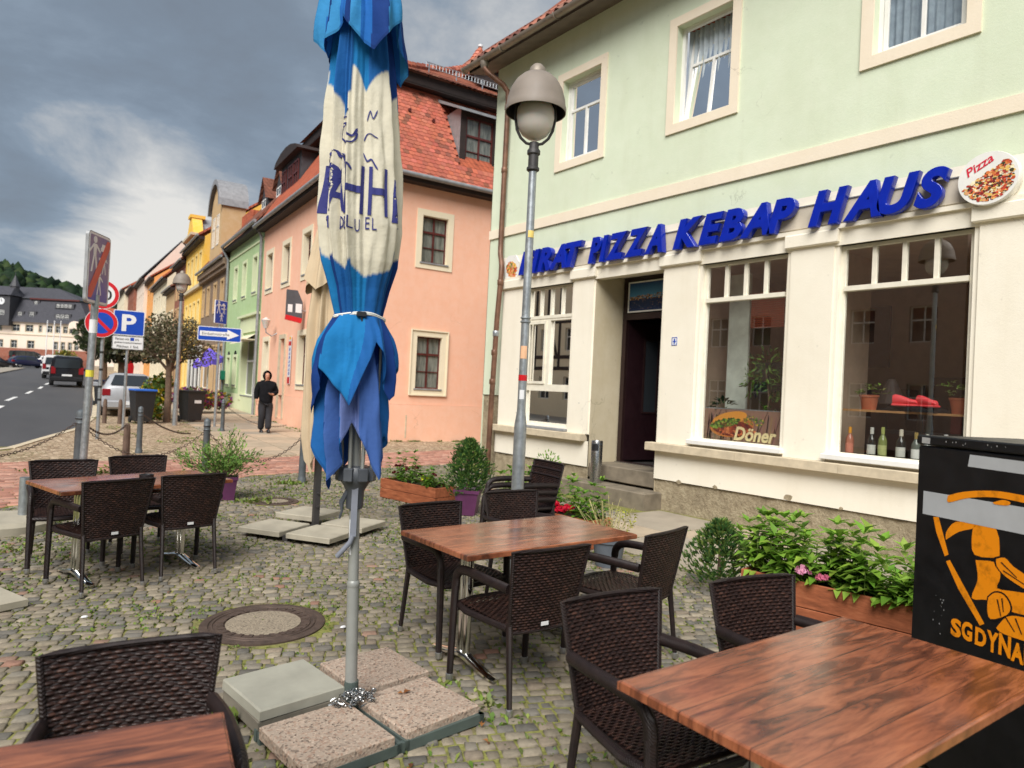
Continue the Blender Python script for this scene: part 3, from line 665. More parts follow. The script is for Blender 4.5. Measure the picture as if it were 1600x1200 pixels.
def pantile(u, s, wd, ln, col, parent=GB, name='roof_tile', org=(-.47, 7.925), dirv=fd, nrm=up2):
    mb = MB(); mb.col = col; n = 6
    for s_, t in ((s, .018), (s+ln, 0.0)):
        for top in (1, 0):
            for i in range(n+1):
                v = i/n; h = .028*cos(2*pi*v)+t+(.014 if top else 0)
                p = Vector((org[0], 0, org[1]))+dirv*s_+nrm*(h+.03); mb.V.append((p.x, u+wd*v, p.z))
    m = n+1
    for i in range(n): mb.face((i, i+1, 2*m+i+1, 2*m+i)); mb.face((i, m+i, m+i+1, i+1))
    mb.face((0, 2*m, 3*m, m)); mb.face((n, m+n, 3*m+n, 2*m+n)); return mb
u = 7.2
while u < Y1+.3:
    for r in range(2): pantile(u, r*.33, .235, .36, random.choice(tp)).build('roof_tile', M_['tile'], roof, smooth=True)
    u += .225
big = MB()
u = Y0
while u < 7.1:
    for r in range(2):
        t = pantile(u, r*.33, .235, .36, random.choice(tp)); k = len(big.V); big.V += t.V; big.F += [tuple(i+k for i in f) for f in t.F]; big.C += t.C; big.M += t.M
    u += .225
big.build('roof_tile_field', M_['tile'], roof, smooth=True, kind='stuff')
# copper downpipe at the corner with its swan necks
DP = MB(); x = -.10
DP.tube([(-.47, 10.88, 7.84), (-.47, 10.86, 7.70), (-.40, 10.80, 7.60), (-.16, 10.66, 7.42), (-.075, 10.62, 7.30), (-.06, 10.62, 7.1), (-.055, 10.64, 4.5), (-.06, 10.63, 4.28), (-.08, 10.60, 4.18), (-.12, 10.50, 4.02), (-.14, 10.46, 3.92), (-.145, 10.46, 3.7), (-.16, 10.50, 2.9), (-.17, 10.54, 1.2), (-.17, 10.56, .0)], .05, 12)
DP.build('downpipe', M_['copper'], GB, smooth=True)
mb = MB(); mb.lathe([(.05, 0), (.075, .05), (.085, .12), (.085, .16)], 12, (-.47, 10.88, 7.70)); mb.build('rainwater_outlet', M_['gutter'], GB, smooth=True)
for z, yy, xx in ((3.62, 10.465, -.147), (2.66, 10.51, -.163), (2.30, 10.525, -.165), (5.8, 10.635, -.057), (7.0, 10.62, -.06), (1.75, 10.535, -.17)):
    mb = MB(); mb.lathe([(.056, -.05), (.06, -.045), (.06, .045), (.056, .05)], 12, (xx, yy, z)); mb.build('pipe_collar', M_['zinc'] if z == 2.66 else M_['copper'], GB, smooth=True)

# --- shop windows
def shop_window(w_, tz, rows_low, name='shop_window', cols=4):
    a, b_, z0, z1 = w_; fr = MB(); d0, d1 = .07, .13; f = .05
    fr.rim(a+f, b_-f, z0+f, z1-f*.8, f, d0, d1, Pf, b=f, t=f*.8)
    fr.box(a+f, b_-f, d0-.03, d1, tz, tz+.055, Pf)
    for i in range(1, cols): u = a+f+(b_-a-2*f)*i/cols; fr.box(u-.022, u+.022, d0, d1, tz+.055, z1-f*.8, Pf)
    ex = rows_low(fr, a+f, b_-f, z0+f, tz) if rows_low else [(a+f, b_-f, z0+f, tz)]
    win = fr.build(name, M_['offwhite'], GB)
    for i in range(cols):
        p = a+f+(b_-a-2*f)*i/cols+(.022 if i else 0); q = a+f+(b_-a-2*f)*(i+1)/cols-(.022 if i < cols-1 else 0)
        ex.append((p, q, tz+.055, z1-f*.8))
    for p, q, r_, s_ in ex:
        g = MB(); g.poly([Pf(p, .10, r_), Pf(q, .10, r_), Pf(q, .10, s_), Pf(p, .10, s_)]); g.build('pane', M_['glass'], win, fix=False)
    return win
for w_ in (W2, W3):
    win = shop_window(w_, 2.94, None)
    mb = MB(); mb.cbox(w_[0]-.06, w_[1]+.07, -.10, .10, .985, 1.05, .008, Pf); mb.build('window_board', M_['white'], win)
def low1(fr, a, b_, z0, z1):
    fr.box(a, b_, .05, .14, 1.62, 1.74, Pf); fr.box(a, b_, .05, .14, 2.86, 2.94, Pf); um = (a+b_)/2+.02
    fr.box(um-.05, um+.05, .05, .14, 1.74, 2.86, Pf); fr.rim(um+.09, b_-.05, 1.79, 2.81, .045, .03, .05, Pf)
    return [(a, b_, z0, 1.62), (a, um-.05, 1.74, 2.86), (um+.05, b_, 1.74, 2.86)]
win1 = shop_window(W1, 2.90, low1)
mb = MB(); mb.cbox(8.58, 9.9, -.08, .08, .955, 1.0, .006, Pf); mb.build('window_board', M_['zincgrey'], win1)
# shop interior (rooms with depth, unlit)
M_['roomwall'] = simple('shop_wall_paint', srgb(206, 180, 156), .9, amt=.1, bump=0)
M_['roomfloor'] = simple('shop_floor', srgb(70, 56, 46), .6, amt=.2, bump=0)
ib = MB()
for a, b_ in ((2.2, 6.35), (8.3, 10.4)):
    ib.box(a, b_, .36, 4.0, .5, .6, Pf); ib.box(a, b_, 3.95, 4.0, .6, 3.6, Pf); ib.box(a, b_, .2, 4.0, 3.55, 3.62, Pf); ib.box(a, a+.05, .2, 4.0, .6, 3.6, Pf); ib.box(b_-.05, b_, .2, 4.0, .6, 3.6, Pf)
ib.box(4.33, 4.40, .2, 1.4, .6, 3.6, Pf)
ib.build('shop_interior', M_['roomwall'], GB)
ib = MB(); ib.box(2.3, 4.3, 3.4, 3.9, .6, 2.1, Pf); ib.box(4.5, 6.3, 3.0, 3.4, .6, 1.9, Pf); ib.box(4.6, 5.3, 2.6, 2.65, 2.2, 3.1, Pf); ib.build('dark_counter', simple('dark_counter_wood', srgb(60, 36, 28), .5), GB)
ib = MB(); ib.box(2.72, 4.04, .16, .42, .99, 1.045, Pf); ib.box(4.72, 5.96, .16, .42, .99, 1.045, Pf); ib.build('inner_sill', M_['offwhite'], GB)
ib = MB(); ib.box(2.72, 4.04, .20, .46, 1.555, 1.58, Pf); ib.build('display_shelf', simple('display_shelf_wood', srgb(170, 126, 82), .5), GB)
mb = MB(); mb.box(5.62, 5.95, .62, .66, 1.0, 3.4, Pf); mb.build('pale_panel', simple('pale_panel', srgb(206, 212, 202), .7), GB)  # plain pale panel added behind the left part of the window
mb = MB(); [mb.box(3.05+i*.42, 3.07+i*.42, 1.0, 1.02, 1.05, 1.9, Pf) for i in range(3)]; mb.box(3.0, 3.95, .98, 1.3, 1.3, 1.34, Pf); mb.build('cafe_chair_rails', M_['black'], GB)
mb = MB(); mb.box(2.75, 3.4, 1.6, 1.7, 1.25, 1.75, Pf); mb.build('red_bench_back', simple('red_leatherette', srgb(110, 26, 34), .5), GB)
mb = MB(); mb.lathe([(.16, 0), (.05, .28), (.02, .3)], 16, (.7, 3.72, 1.66), cap=False); mb.build('pointed_lampshade', M_['fascia'], GB)
# red roller blind
ib = MB(); n = 14
for i in range(n): ib.box(5.05, 5.55, .55, .565, 2.62+i*.03, 2.645+i*.03, Pf)
ib.box(5.0, 5.6, .54, .60, 3.04, 3.1, Pf); ib.build('slatted_blind', simple('orange_blind', srgb(150, 66, 36), .6), GB)

# --- things in the windows
def bottle(y, h, r, body, capc, lab, label, x=7.86+.22):
    h *= 1.08; r *= 1.25
    e_ = empty('bottle', (x, y, 1.045), label=label, cat='bottle', group='bottles lined up in the right shop window')
    mb = MB(); mb.col = body; mb.lathe([(r*.9, 0), (r, .01), (r, h*.55), (r*.85, h*.63), (r*.38, h*.76), (r*.36, h*.93), (r*.4, h*.94), (r*.4, h*.97)], 14); mb.build('glass_body', M_['bot'], e_, smooth=True)
    mb = MB(); mb.col = capc; mb.lathe([(r*.43, h*.78), (r*.42, h), (r*.1, h+.003)], 12); mb.build('foil_cap', M_['bot'], e_, smooth=True)
    mb = MB(); mb.col = lab; mb.lathe([(r*1.02, h*.10), (r*1.02, h*.42)], 14, cap=False, a0=pi*.55, a1=pi*1.45); mb.build('paper_label', M_['print'], e_, smooth=True)
M_['bot'] = vcol('bottle_glass', .15, 0, 0, amt=.05, spec=.8)
pk = (.62, .22, .15); wt = (.6, .6, .56); blk_ = (.01, .012, .01); grn = (.10, .14, .04)
for a in ((3.95, .30, .036, (.45, .16, .10), (.75, .33, .03), pk, 'rose wine bottle with yellow cap and pink label, leftmost of the row'),
          (3.70, .31, .038, blk_, wt, wt, 'black bottle with white foil and pale low label, second of the row'),
          (3.58, .32, .037, (.20, .24, .07), (.35, .4, .12), (.45, .48, .2), 'yellow green wine bottle with tiny crest label'),
          (3.385, .31, .040, blk_, (.65, .6, .5), wt, 'black sparkling wine bottle with silver neck foil'),
          (3.23, .29, .037, (.12, .14, .12), (.35, .25, .08), (.75, .75, .72), 'clear spirit bottle with bold white label'),
          (3.12, .28, .033, (.16, .17, .17), wt, (.4, .42, .38), 'slim grey bottle with pale cap just left of the square bottle'),
          (2.94, .29, .040, (.12, .13, .14), (.7, .7, .7), (.7, .72, .74), 'square shouldered clear bottle with big white label, rightmost in view')): bottle(*a)
def pot(name, x, y, z, r0, r1, h, mat, label, cat='plant pot', group=None, n=24):
    e_ = empty(name, (x, y, z), label=label, cat=cat, group=group)
    mb = MB(); mb.lathe([(r0, 0), (r1*.97, h*.86), (r1*1.06, h*.87), (r1*1.08, h), (r1*.98, h), (r1*.9, h*.93), (.001, h*.92)], n, cap=False); mb.lathe([(r0, .001), (.001, .001)], n, cap=False); mb.build('pot', mat, e_, smooth=True)
    return e_
# ---- leaf builders
class LF:
    """collects leaves as quads with colours"""
    def __init__(s): s.V = []; s.F = []; s.C = []
    def leaf(s, p, d, n, ln, wd, col, fold=.25, droop=.2):
        d = Vector(d).normalized(); n = Vector(n); sd_ = d.cross(n)
        if sd_.length < 1e-3: sd_ = d.cross(Vector((1, .3, 0)))
        sd_.normalize(); n = sd_.cross(d); p = Vector(p); k = len(s.V)
        m = p+d*ln*.45; t = p+d*ln-n*ln*droop
        s.V += [tuple(p), tuple(m+sd_*wd/2+n*wd*fold), tuple(t), tuple(m-sd_*wd/2+n*wd*fold), tuple(m)]
        s.F += [(k, k+1, k+2, k+4), (k, k+4, k+2, k+3)]; s.C += [col, col]
    def quad(s, p, a, b_, col):
        p = Vector(p); k = len(s.V); s.V += [tuple(p-a-b_), tuple(p+a-b_*.6), tuple(p+a*.7+b_), tuple(p-a*.8+b_*.8)]; s.F.append((k, k+1, k+2, k+3)); s.C.append(col)
    def build(s, name, mat, parent, kind=None): return fast_mesh(name, s.V, s.F, mat, parent, s.C, kind)
def jit(c, a=.25):
    k = random.uniform(1-a, 1+a); return tuple(max(0, x*k*random.uniform(.93, 1.07)) for x in c[:3])
def rv():
    while True:
        v = Vector((random.uniform(-1, 1), random.uniform(-1, 1), random.uniform(-1, 1)))
        if .01 < v.length < 1: return v.normalized()
G1 = (.18, .36, .04); G2 = (.10, .22, .03); G3 = (.29, .46, .06); DG = (.03, .08, .022)
def leafy(lf, x, y, z0, h, n, ll, cols, spread=.1, lean=None):
    """one upright stem with whorled leaves"""
    lean = lean or (random.uniform(-.12, .12), random.uniform(-.12, .12)); 
    for k in range(n):
        t = (k+1)/n; z = z0+h*t; cx_ = x+lean[0]*t*h*2; cy_ = y+lean[1]*t*h*2; a0_ = random.uniform(0, 6.28); m_ = 4 if k < n-1 else 6
        for j in range(m_):
            a = a0_+6.283*j/m_+random.uniform(-.3, .3); el = random.uniform(-.15, .5)+(.5 if k == n-1 else 0); l = ll*random.uniform(.7, 1.2)*(1.1-.35*t)
            lf.leaf((cx_, cy_, z), (cos(a)*cos(el), sin(a)*cos(el), sin(el)), (0, 0, 1), l, l*.46, jit(random.choice(cols)), .18, random.uniform(.05, .35))
def stems(mb, pts, r=.004): mb.tube(pts, r, 5)
for (yy, lab) in ((3.80, 'terracotta pot with leafy plant at the left end of the window shelf'), (2.86, 'terracotta pot with sparse leafy plant at the right end of the window shelf')):
    e_ = pot('plant_pot', 7.86+.33, yy, 1.58, .075, .10, .17, M_['terracotta'], lab); lf = LF()
    for _ in range(14):
        a = random.uniform(0, 6.28); el = random.uniform(.1, 1.2); l = random.uniform(.07, .16 if yy > 3 else .22); p = (random.uniform(-.05, .05), random.uniform(-.05, .05), .16)
        q = Vector(p)+Vector((cos(a)*cos(el), sin(a)*cos(el), sin(el)))*l
        for _ in range(4): v = rv(); lf.leaf(q, (v.x, v.y, abs(v.z)*.5), (0, 0, 1), .06, .03, jit(random.choice((G1, (.25, .3, .09)))))
    lf.build('foliage', M_['leaf'], e_)
# red jackets on black cloth
mb = MB(); n = 18; rr_ = random.Random(3)
def lump(mb, cx_, cy_, cz, sx, sy, sz, col, seed, nu=22, nv=10):
    i0 = len(mb.V); q = random.Random(seed); ph = [q.uniform(0, 6) for _ in range(4)]
    for j in range(nv+1):
        t = pi/2*j/nv
        for i in range(nu):
            a = 2*pi*i/nu; r = (1+.22*sin(3*a+ph[0])+.12*sin(7*a+ph[1]+3*t)); z = sin(t)*(1+.25*sin(5*a+ph[2])*cos(t))
            mb.V.append((cx_+cos(a)*cos(t)*sx*r, cy_+sin(a)*cos(t)*sy*r, cz+z*sz))
    for j in range(nv):
        for i in range(nu): a = i0+j*nu+i; b_ = i0+j*nu+(i+1) % nu; mb.face((a, b_, b_+nu, a+nu))
e_ = empty('black_cloth', (8.16, 3.26, 1.58), label='crumpled black cloth lying on the shelf under the red shoes', cat='cloth'); mb = MB(); lump(mb, 0, 0, 0, .13, .34, .075, None, 5); mb.build('cloth', M_['hoodie'], e_, smooth=True)
shm = simple('coral_red_mesh_shoe', srgb(238, 70, 78), .6, amt=.12)
for dy, rz_, lab in ((.10, .25, 'coral red sports shoe lying on the black cloth, left one'), (-.12, -.35, 'coral red sports shoe lying on the black cloth, right one')):
    e_ = empty('sports_shoe', (8.08, 3.26+dy, 1.66), rz_, lab, 'shoe', 'pair of red shoes in the window')
    mb = MB(); i0 = 0; st = [(-.125, .020, .030), (-.105, .036, .052), (-.05, .042, .062), (.0, .038, .082), (.05, .034, .100), (.10, .032, .108), (.125, .020, .095)]
    for yy, hw, hh in st:
        for k in range(10): a = 2*pi*k/10; mb.V.append((cos(a)*hw, yy, max(0, hh/2+sin(a)*hh/2)))
    for j in range(len(st)-1):
        for k in range(10): mb.face((j*10+k, j*10+(k+1) % 10, (j+1)*10+(k+1) % 10, (j+1)*10+k))
    mb.face(tuple(range(9, -1, -1))); mb.face(tuple((len(st)-1)*10+k for k in range(10))); mb.build('upper', shm, e_, smooth=True)
    mb = MB(); mb.cbox(-.042, .042, -.13, .13, -.022, .002, .008); mb.build('sole', shm, e_)
# big plant in the middle window + shelf bar + dark sign board behind
e_ = pot('potted_tree', 8.22, 5.15, 1.05, .11, .14, .2, M_['terracotta'], 'bushy green pot plant behind the left big shop window', 'plant'); lf = LF(); tr_ = MB(); tr_.tube([(0, 0, .15), (.02, -.04, .6), (0, .02, 1.0)], .012, 6); tr_.build('stem', M_['bark'], e_)
for _ in range(260):
    v = rv(); c = random.choice(((0, 0, .95), (.02, -.22, .80), (0, .2, .85), (.03, -.10, .5), (0, .0, 1.1))); p = Vector(c)+v*random.uniform(.05, .2); lf.leaf(p, v, rv(), .09, .03, jit(random.choice((G2, DG, G1))))
lf.build('foliage', M_['leaf'], e_)
e_ = pot('potted_plant', 8.20, 5.78, 1.05, .09, .12, .28, M_['darkpole'], 'dark leaved plant in the left corner of the left big shop window', 'plant'); lf = LF()
for _ in range(60):
    v = rv(); p = Vector((0, 0, .42))+v*.12; lf.leaf(p, (v.x, v.y, v.z*.4), (0, 0, 1), .12, .07, jit(DG))
lf.build('foliage', M_['leaf'], e_)
mb = MB(); mb.box(4.86, 5.5, .62, .64, 1.75, 2.15, Pf); mb.build('dark_screen', M_['black'], GB)
mb = MB(); mb.box(4.75, 5.93, .14, .15, 1.49, 1.505, Pf); mb.build('poster_rail', M_['zinc'], GB)
# ---- printed posters (flat print)
def blobs(mb, n, inside, pal_, s0, s1, P, d, rr):
    k = 0
    while k < n:
        u, z = inside(rr)
        if u is None: continue
        s_ = rr.uniform(s0, s1); a0_ = rr.uniform(0, 6.28); m_ = rr.choice((4, 5, 6)); c = rr.choice(pal_); q = rr.uniform(.75, 1.15); mb.col = tuple(x*q for x in c[:3])
        e_ = rr.uniform(.4, 1.0)
        mb.poly([P(u+cos(a0_+6.283*i/m_)*s_, d-k*.0000012, z+sin(a0_+6.283*i/m_)*s_*e_) for i in range(m_)]); k += 1
RR = random.Random(11)
def poster_doner():
    e_ = empty('doner_poster', (7.86+.135, 5.95, 1.07), label='poster of a filled flatbread lettered Döner in the left big shop window', cat='poster')
    P = lambda u, d, z: (d, -u, z)                      # u to the right as read
    W_, H_ = 1.17, .42; mb = MB(); mb.col = srgb(150, 116, 100)[:3]; mb.poly([P(0, 0, 0), P(W_, 0, 0), P(W_, 0, H_), P(0, 0, H_)])
    for a, b_ in ((.10, .28), (.45, .35), (.80, .98), (1.05, 1.17)):
        mb.col = srgb(84, 58, 50)[:3]; mb.poly([P(a, -.0006, 0), P(a+.012, -.0006, 0), P(b_+.012, -.0006, H_), P(b_, -.0006, H_)])
    for _ in range(40): x = RR.uniform(.02, 1.1); mb.col = tuple(c*RR.uniform(.8, 1.15) for c in srgb(146, 112, 98)[:3]); mb.poly([P(x, -.0004, 0), P(x+.02, -.0004, 0), P(x+.05, -.0004, H_*RR.uniform(.4, 1)), P(x+.03, -.0004, H_*.9)])
    def ell(cx_, cy_, rx, ry, rot=0):
        def f(r):
            a = r.uniform(0, 6.283); q = sqrt(r.random()); u, z = q*rx*cos(a), q*ry*sin(a); return cx_+u*cos(rot)-z*sin(rot), cy_+u*sin(rot)+z*cos(rot)
        return f
    def disc(cx_, cy_, rx, ry, rot, col, d):
        mb.col = col[:3]; mb.poly([P(cx_+rx*cos(t)*cos(rot)-ry*sin(t)*sin(rot), d, cy_+rx*cos(t)*sin(rot)+ry*sin(t)*cos(rot)) for t in [2*pi*i/28 for i in range(28)]])
    disc(.45, .20, .34, .15, .1, srgb(196, 120, 62), -.001); disc(.42, .30, .27, .085, .22, srgb(236, 160, 66), -.0012); disc(.47, .17, .33, .11, -.05, srgb(120, 50, 34), -.0014)
    blobs(mb, 240, ell(.50, .16, .32, .10, -.05), [srgb(176, 76, 44), srgb(140, 48, 34), srgb(206, 110, 66), srgb(98, 34, 36), srgb(220, 130, 80)], .012, .028, P, -.0018, RR)
    blobs(mb, 200, ell(.36, .235, .24, .055, .22), [srgb(60, 110, 40), srgb(110, 150, 50), srgb(40, 76, 36), srgb(150, 180, 70)], .008, .022, P, -.0024, RR)
    blobs(mb, 60, ell(.78, .29, .16, .06, -.1), [srgb(60, 110, 40), srgb(96, 150, 60), srgb(224, 190, 70)], .008, .016, P, -.0028, RR)
    mb.build('printed_sheet', M_['print'], e_, fix=False)
    text_on('lettering', 'Döner', P, .50, 1.12, .015, .20, -.0042, vcolflat('poster_cream_ink', srgb(240, 222, 170)), e_, offset=.03, shear=.25)
def vcolflat(name, c): return MATS.get(name) or simple(name, c, .5, amt=.04, bump=0)
poster_doner()
# picture of food in the lowest pane of the first window
e_ = empty('food_poster', (7.86+.135, 9.78, 1.08), label='dark food photograph behind the lowest pane of the small shop window', cat='poster'); P = lambda u, d, z: (d, -u, z); mb = MB()
mb.col = srgb(92, 74, 62)[:3]; mb.poly([P(0, 0, 0), P(1.12, 0, 0), P(1.12, 0, .52), P(0, 0, .52)]); 
blobs(mb, 160, lambda r: (r.uniform(.02, .55), abs(r.gauss(0, .13))+.02), [srgb(40, 50, 30), srgb(26, 24, 22), srgb(96, 110, 44), srgb(190, 120, 50), srgb(60, 40, 30)], .012, .035, P, -.001, RR)
blobs(mb, 140, lambda r: (r.uniform(.5, .78), r.uniform(.05, .5)), [srgb(120, 44, 30), srgb(70, 30, 24), srgb(150, 70, 40)], .015, .04, P, -.0014, RR)
blobs(mb, 60, lambda r: (r.uniform(.6, 1.08), abs(r.gauss(0, .09))+.03), [srgb(24, 22, 24), srgb(60, 56, 60), srgb(30, 30, 40)], .015, .045, P, -.0018, RR); mb.build('printed_sheet', M_['print'], e_, fix=False)
e_ = empty('white_box_stack', (8.10, 8.83, 1.72), label='pale stack of takeaway trays behind the small shop window', cat='trays')
for k in range(9): mb = MB(); mb.cbox(-.12, .12, -.13, .13, k*.045, k*.045+.042, .008); mb.build('tray', simple('pale_foam', srgb(214, 222, 210), .7) if k == 0 else MATS['pale_foam'], e_)

# ---- blue channel letters
sgn = empty('shop_sign', (7.86-.03, 0, 0), label='blue raised lettering FIRAT PIZZA KEBAP HAUS above the shop windows', cat='shop sign')
gaps = .012
def word(txt, ya, yb, z0=3.70, z1=4.115):
    cells = []
    for ch in txt:
        V, F = text_data(ch, .045, .042, .30, .010, 6); cells.append((V, F, V[:, 0].max()-V[:, 0].min()))
    sh_ = .10; tot = sum(c[2] for c in cells)-sh_*(len(cells)-1); sc_ = (ya-yb)/tot; y = ya
    for V, F, wd in cells:
        x0 = V[:, 0].min(); b0 = V[:, 1].min(); b1 = V[:, 1].max(); mb = MB()
        for p in V: mb.V.append((-.075-p[2]*.9, y-(p[0]-x0)*sc_, z0+(p[1]-b0)/(b1-b0)*(z1-z0)))
        for f in F: mb.face(f)
        mb.build('letter', M_['letterblue'], sgn, smooth=True, sharp=35); y -= (wd-sh_)*sc_
word('FIRAT', 9.93, 8.28); word('PIZZA', 8.12, 6.58); word('KEBAP', 6.40, 4.55); word('HAUS', 4.38, 2.88)
mb = MB(); mb.box(2.62, 9.97, -.012, .0, 3.995, 4.005, lambda u, d, z: (d-.002, u, z)); mb.build('mounting_rail', M_['zincgrey'], sgn)
# round pizza light box
e_ = empty('pizza_sign', (7.86-.12, 2.545, 3.905), label='round pizza light box at the right end of the blue lettering', cat='shop sign')
mb = MB(); i0 = 0; n = 44; R = .262
for d, r in ((.11, R*.97), (.10, R), (0, R), (-.01, R*.985)):
    for i in range(n): t = 2*pi*i/n; mb.V.append((d, r*cos(t), r*sin(t)))
for j in range(3):
    for i in range(n): mb.face((j*n+i, j*n+(i+1) % n, (j+1)*n+(i+1) % n, (j+1)*n+i))
mb.face(tuple(range(n))); mb.face(tuple(3*n+i for i in range(n))[::-1]); mb.build('light_box', M_['white'], e_, smooth=True)
P = lambda u, d, z: (-.012+d, -u, z); mb = MB(); pr_ = random.Random(4)
def pz(r):
    a = r.uniform(0, 6.283); q = sqrt(r.random())*.225; u, z = q*cos(a), q*sin(a)
    return (u, z) if (z < .055+u*.62 and q < .232) else (None, None)
blobs(mb, 620, pz, [srgb(214, 92, 54), srgb(236, 196, 110), srgb(178, 60, 50), srgb(240, 226, 190), srgb(70, 66, 40), srgb(226, 130, 70), srgb(120, 40, 40), srgb(232, 170, 120)], .008, .022, P, -.0006, pr_)
mb.build('printed_pizza', M_['print'], e_, fix=False)
def rot(a, P): return lambda u, d, z: P(u*cos(a)-z*sin(a), d, u*sin(a)+z*cos(a))
text_on('lettering', 'Pizza', rot(.52, P), -.13, .13, .115, .20, -.0022, vcolflat('pizza_red_ink', srgb(206, 30, 58)), e_, offset=.015, shear=.3)
# food picture board at the left end
e_ = empty('food_sign', (7.86-.05, 10.28, 3.89), label='small food picture board left of the word FIRAT by the copper pipe', cat='shop sign'); mb = MB(); outl = [(-.20, -.02), (-.17, -.17), (-.05, -.25), (.10, -.24), (.21, -.16), (.22, .10), (.12, .23), (-.10, .24), (-.19, .16)]
mb.prism(outl, 0, .03, lambda u, d, z: (d, -u, z)); mb.build('board', M_['white'], e_); mb = MB(); P = lambda u, d, z: (-.002+d, -u, z)
def fd_(r):
    a = r.uniform(0, 6.283); q = sqrt(r.random()); return .02+q*.15*cos(a)-.05*q*sin(a), -.03+q*.15*sin(a)
blobs(mb, 170, fd_, [srgb(226, 120, 50), srgb(236, 186, 90), srgb(190, 60, 50), srgb(220, 150, 110), srgb(110, 130, 60)], .015, .035, P, -.0005, RR); mb.build('printed_food', M_['print'], e_, fix=False)

# ---- door recess, steps, ashtray
mb = MB()
mb.poly([Pf(8.05, 0, .0), Pf(8.05, .66, .0), Pf(8.05, .66, 3.565), Pf(8.05, 0, 3.565)]); mb.poly([Pf(6.66, 0, .0), Pf(6.66, .66, .0), Pf(6.66, .66, 3.565), Pf(6.66, 0, 3.565)]); mb.build('recess_wall', stucco('stained_recess_plaster', srgb(198, 186, 158)[:3], .75), GB, fix=False)
dr = empty('entrance', (0, 0, 0)); dr.parent = GB
D0 = .62
mb = MB(); mb.rim(6.74, 7.93, .52, 3.50, .08, D0, D0+.09, Pf, b=.01, t=.06); mb.box(6.74, 7.93, D0, D0+.09, 2.86, 2.96, Pf); mb.build('door_frame', M_['darkframe'], dr)
mb = MB(); mb.rim(6.78, 7.89, 3.0, 3.46, .022, D0-.005, D0+.01, Pf); mb.build('transom_trim', M_['white'], dr)
P = lambda u, d, z: (D0+.004+d, 7.89-u, 3.0+z); mb = MB(); H_ = .46; q = random.Random(2)
for i in range(12): t0, t1 = i/12, (i+1)/12; mb.col = tuple(a*(1-t0)+b_*t0 for a, b_ in zip(srgb(90, 160, 210)[:3], srgb(8, 44, 96)[:3])); mb.poly([P(0, 0, .2+t0*.26), P(1.11, 0, .2+t0*.26), P(1.11, 0, .2+t1*.26), P(0, 0, .2+t1*.26)])
mb.col = srgb(24, 50, 96)[:3]; mb.poly([P(0, 0, 0), P(1.11, 0, 0), P(1.11, 0, .2), P(0, 0, .2)])
blobs(mb, 260, lambda r: (lambda u: (u, .18+r.random()*(.06+.05*u)))(r.uniform(.02, 1.09)), [srgb(190, 150, 110), srgb(120, 90, 70), srgb(220, 190, 150), srgb(90, 64, 50), srgb(150, 110, 80)], .008, .018, P, -.0006, q)
blobs(mb, 160, lambda r: (r.uniform(.02, 1.09), r.uniform(.03, .17)), [srgb(70, 80, 110), srgb(120, 100, 100), srgb(30, 50, 90), srgb(60, 60, 80)], .006, .016, P, -.001, q); mb.build('transom_picture', M_['print'], dr, fix=False)
mb = MB(); ang = radians(80)      # leaf swung inwards, hinged on the far jamb
def PD(u, d, z): return (D0+.06+u*sin(ang)+d*cos(ang), 7.92-u*cos(ang)+d*sin(ang), z)
mb.box(0, .98, 0, .045, .54, 2.85, PD); leaf = mb.build('door_leaf', simple('dark_brown_door', srgb(34, 18, 22), .35, amt=.15), dr)
mb = MB(); mb.rim(.36, .62, 1.35, 2.55, .03, -.012, 0, PD); mb.build('window_frame', M_['darkframe'], leaf)
mb = MB(); mb.box(.36, .62, -.004, -.001, 1.35, 2.55, PD); mb.build('door_pane', M_['farglass'], leaf)
mb = MB(); mb.tube([PD(.72, -.05, 1.2), PD(.72, -.05, 2.6)], .014, 8); mb.tube([PD(.72, 0, 1.35), PD(.72, -.05, 1.35)], .01, 6); mb.tube([PD(.72, 0, 2.45), PD(.72, -.05, 2.45)], .01, 6); mb.build('pull_handle', M_['steel'], leaf, smooth=True)
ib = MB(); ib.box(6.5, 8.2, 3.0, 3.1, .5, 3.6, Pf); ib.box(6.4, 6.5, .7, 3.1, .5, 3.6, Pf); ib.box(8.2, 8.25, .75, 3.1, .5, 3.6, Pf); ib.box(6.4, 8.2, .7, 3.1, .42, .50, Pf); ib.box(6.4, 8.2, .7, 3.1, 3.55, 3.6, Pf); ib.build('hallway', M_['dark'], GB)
mb = MB(); mb.box(6.9, 7.35, 2.2, 2.22, 2.45, 2.86, Pf); mb.build('menu_board', simple('pale_green_menu_board', srgb(170, 190, 130), .7), GB)
for k in range(7): mb = MB(); mb.box(6.93, 7.32, 2.17, 2.18, 2.49+k*.05, 2.505+k*.05, Pf); mb.build('menu_line', M_['signblack'], GB)
mb = MB(); mb.cbox(6.66, 8.05, .02, .75, .27, .50, .012, Pf); mb.build('upper_step', M_['step'], GB)
mb = MB(); mb.box(6.70, 8.0, D0-.06, D0+.02, .50, .515, Pf); mb.build('threshold', M_['steel'], GB)
mb = MB(); mb.cbox(6.52, 8.32, -.36, .62, -.06, .235, .014, Pf); mb.build('lower_step', M_['step'], GB)
e_ = empty('ashtray_bin', (7.66, 7.66, .235), label='brushed steel ashtray bin standing on the lower entrance step', cat='ashtray bin')
mb = MB(); mb.lathe([(.088, 0), (.09, .01), (.09, .645), (.085, .655), (.05, .655), (.045, .64), (.001, .64)], 28, cap=False); mb.build('body', M_['steel'], e_, smooth=True)
mb = MB(); t0 = radians(205)
i0 = 0
for z in (.50, .52, .585, .605):
    for i in range(9): t = t0-.62+1.24*i/8; k = .85 if z in (.50, .605) else 1.; t = t0+(t-t0)*k; mb.V.append((.0915*cos(t), .0915*sin(t), z))
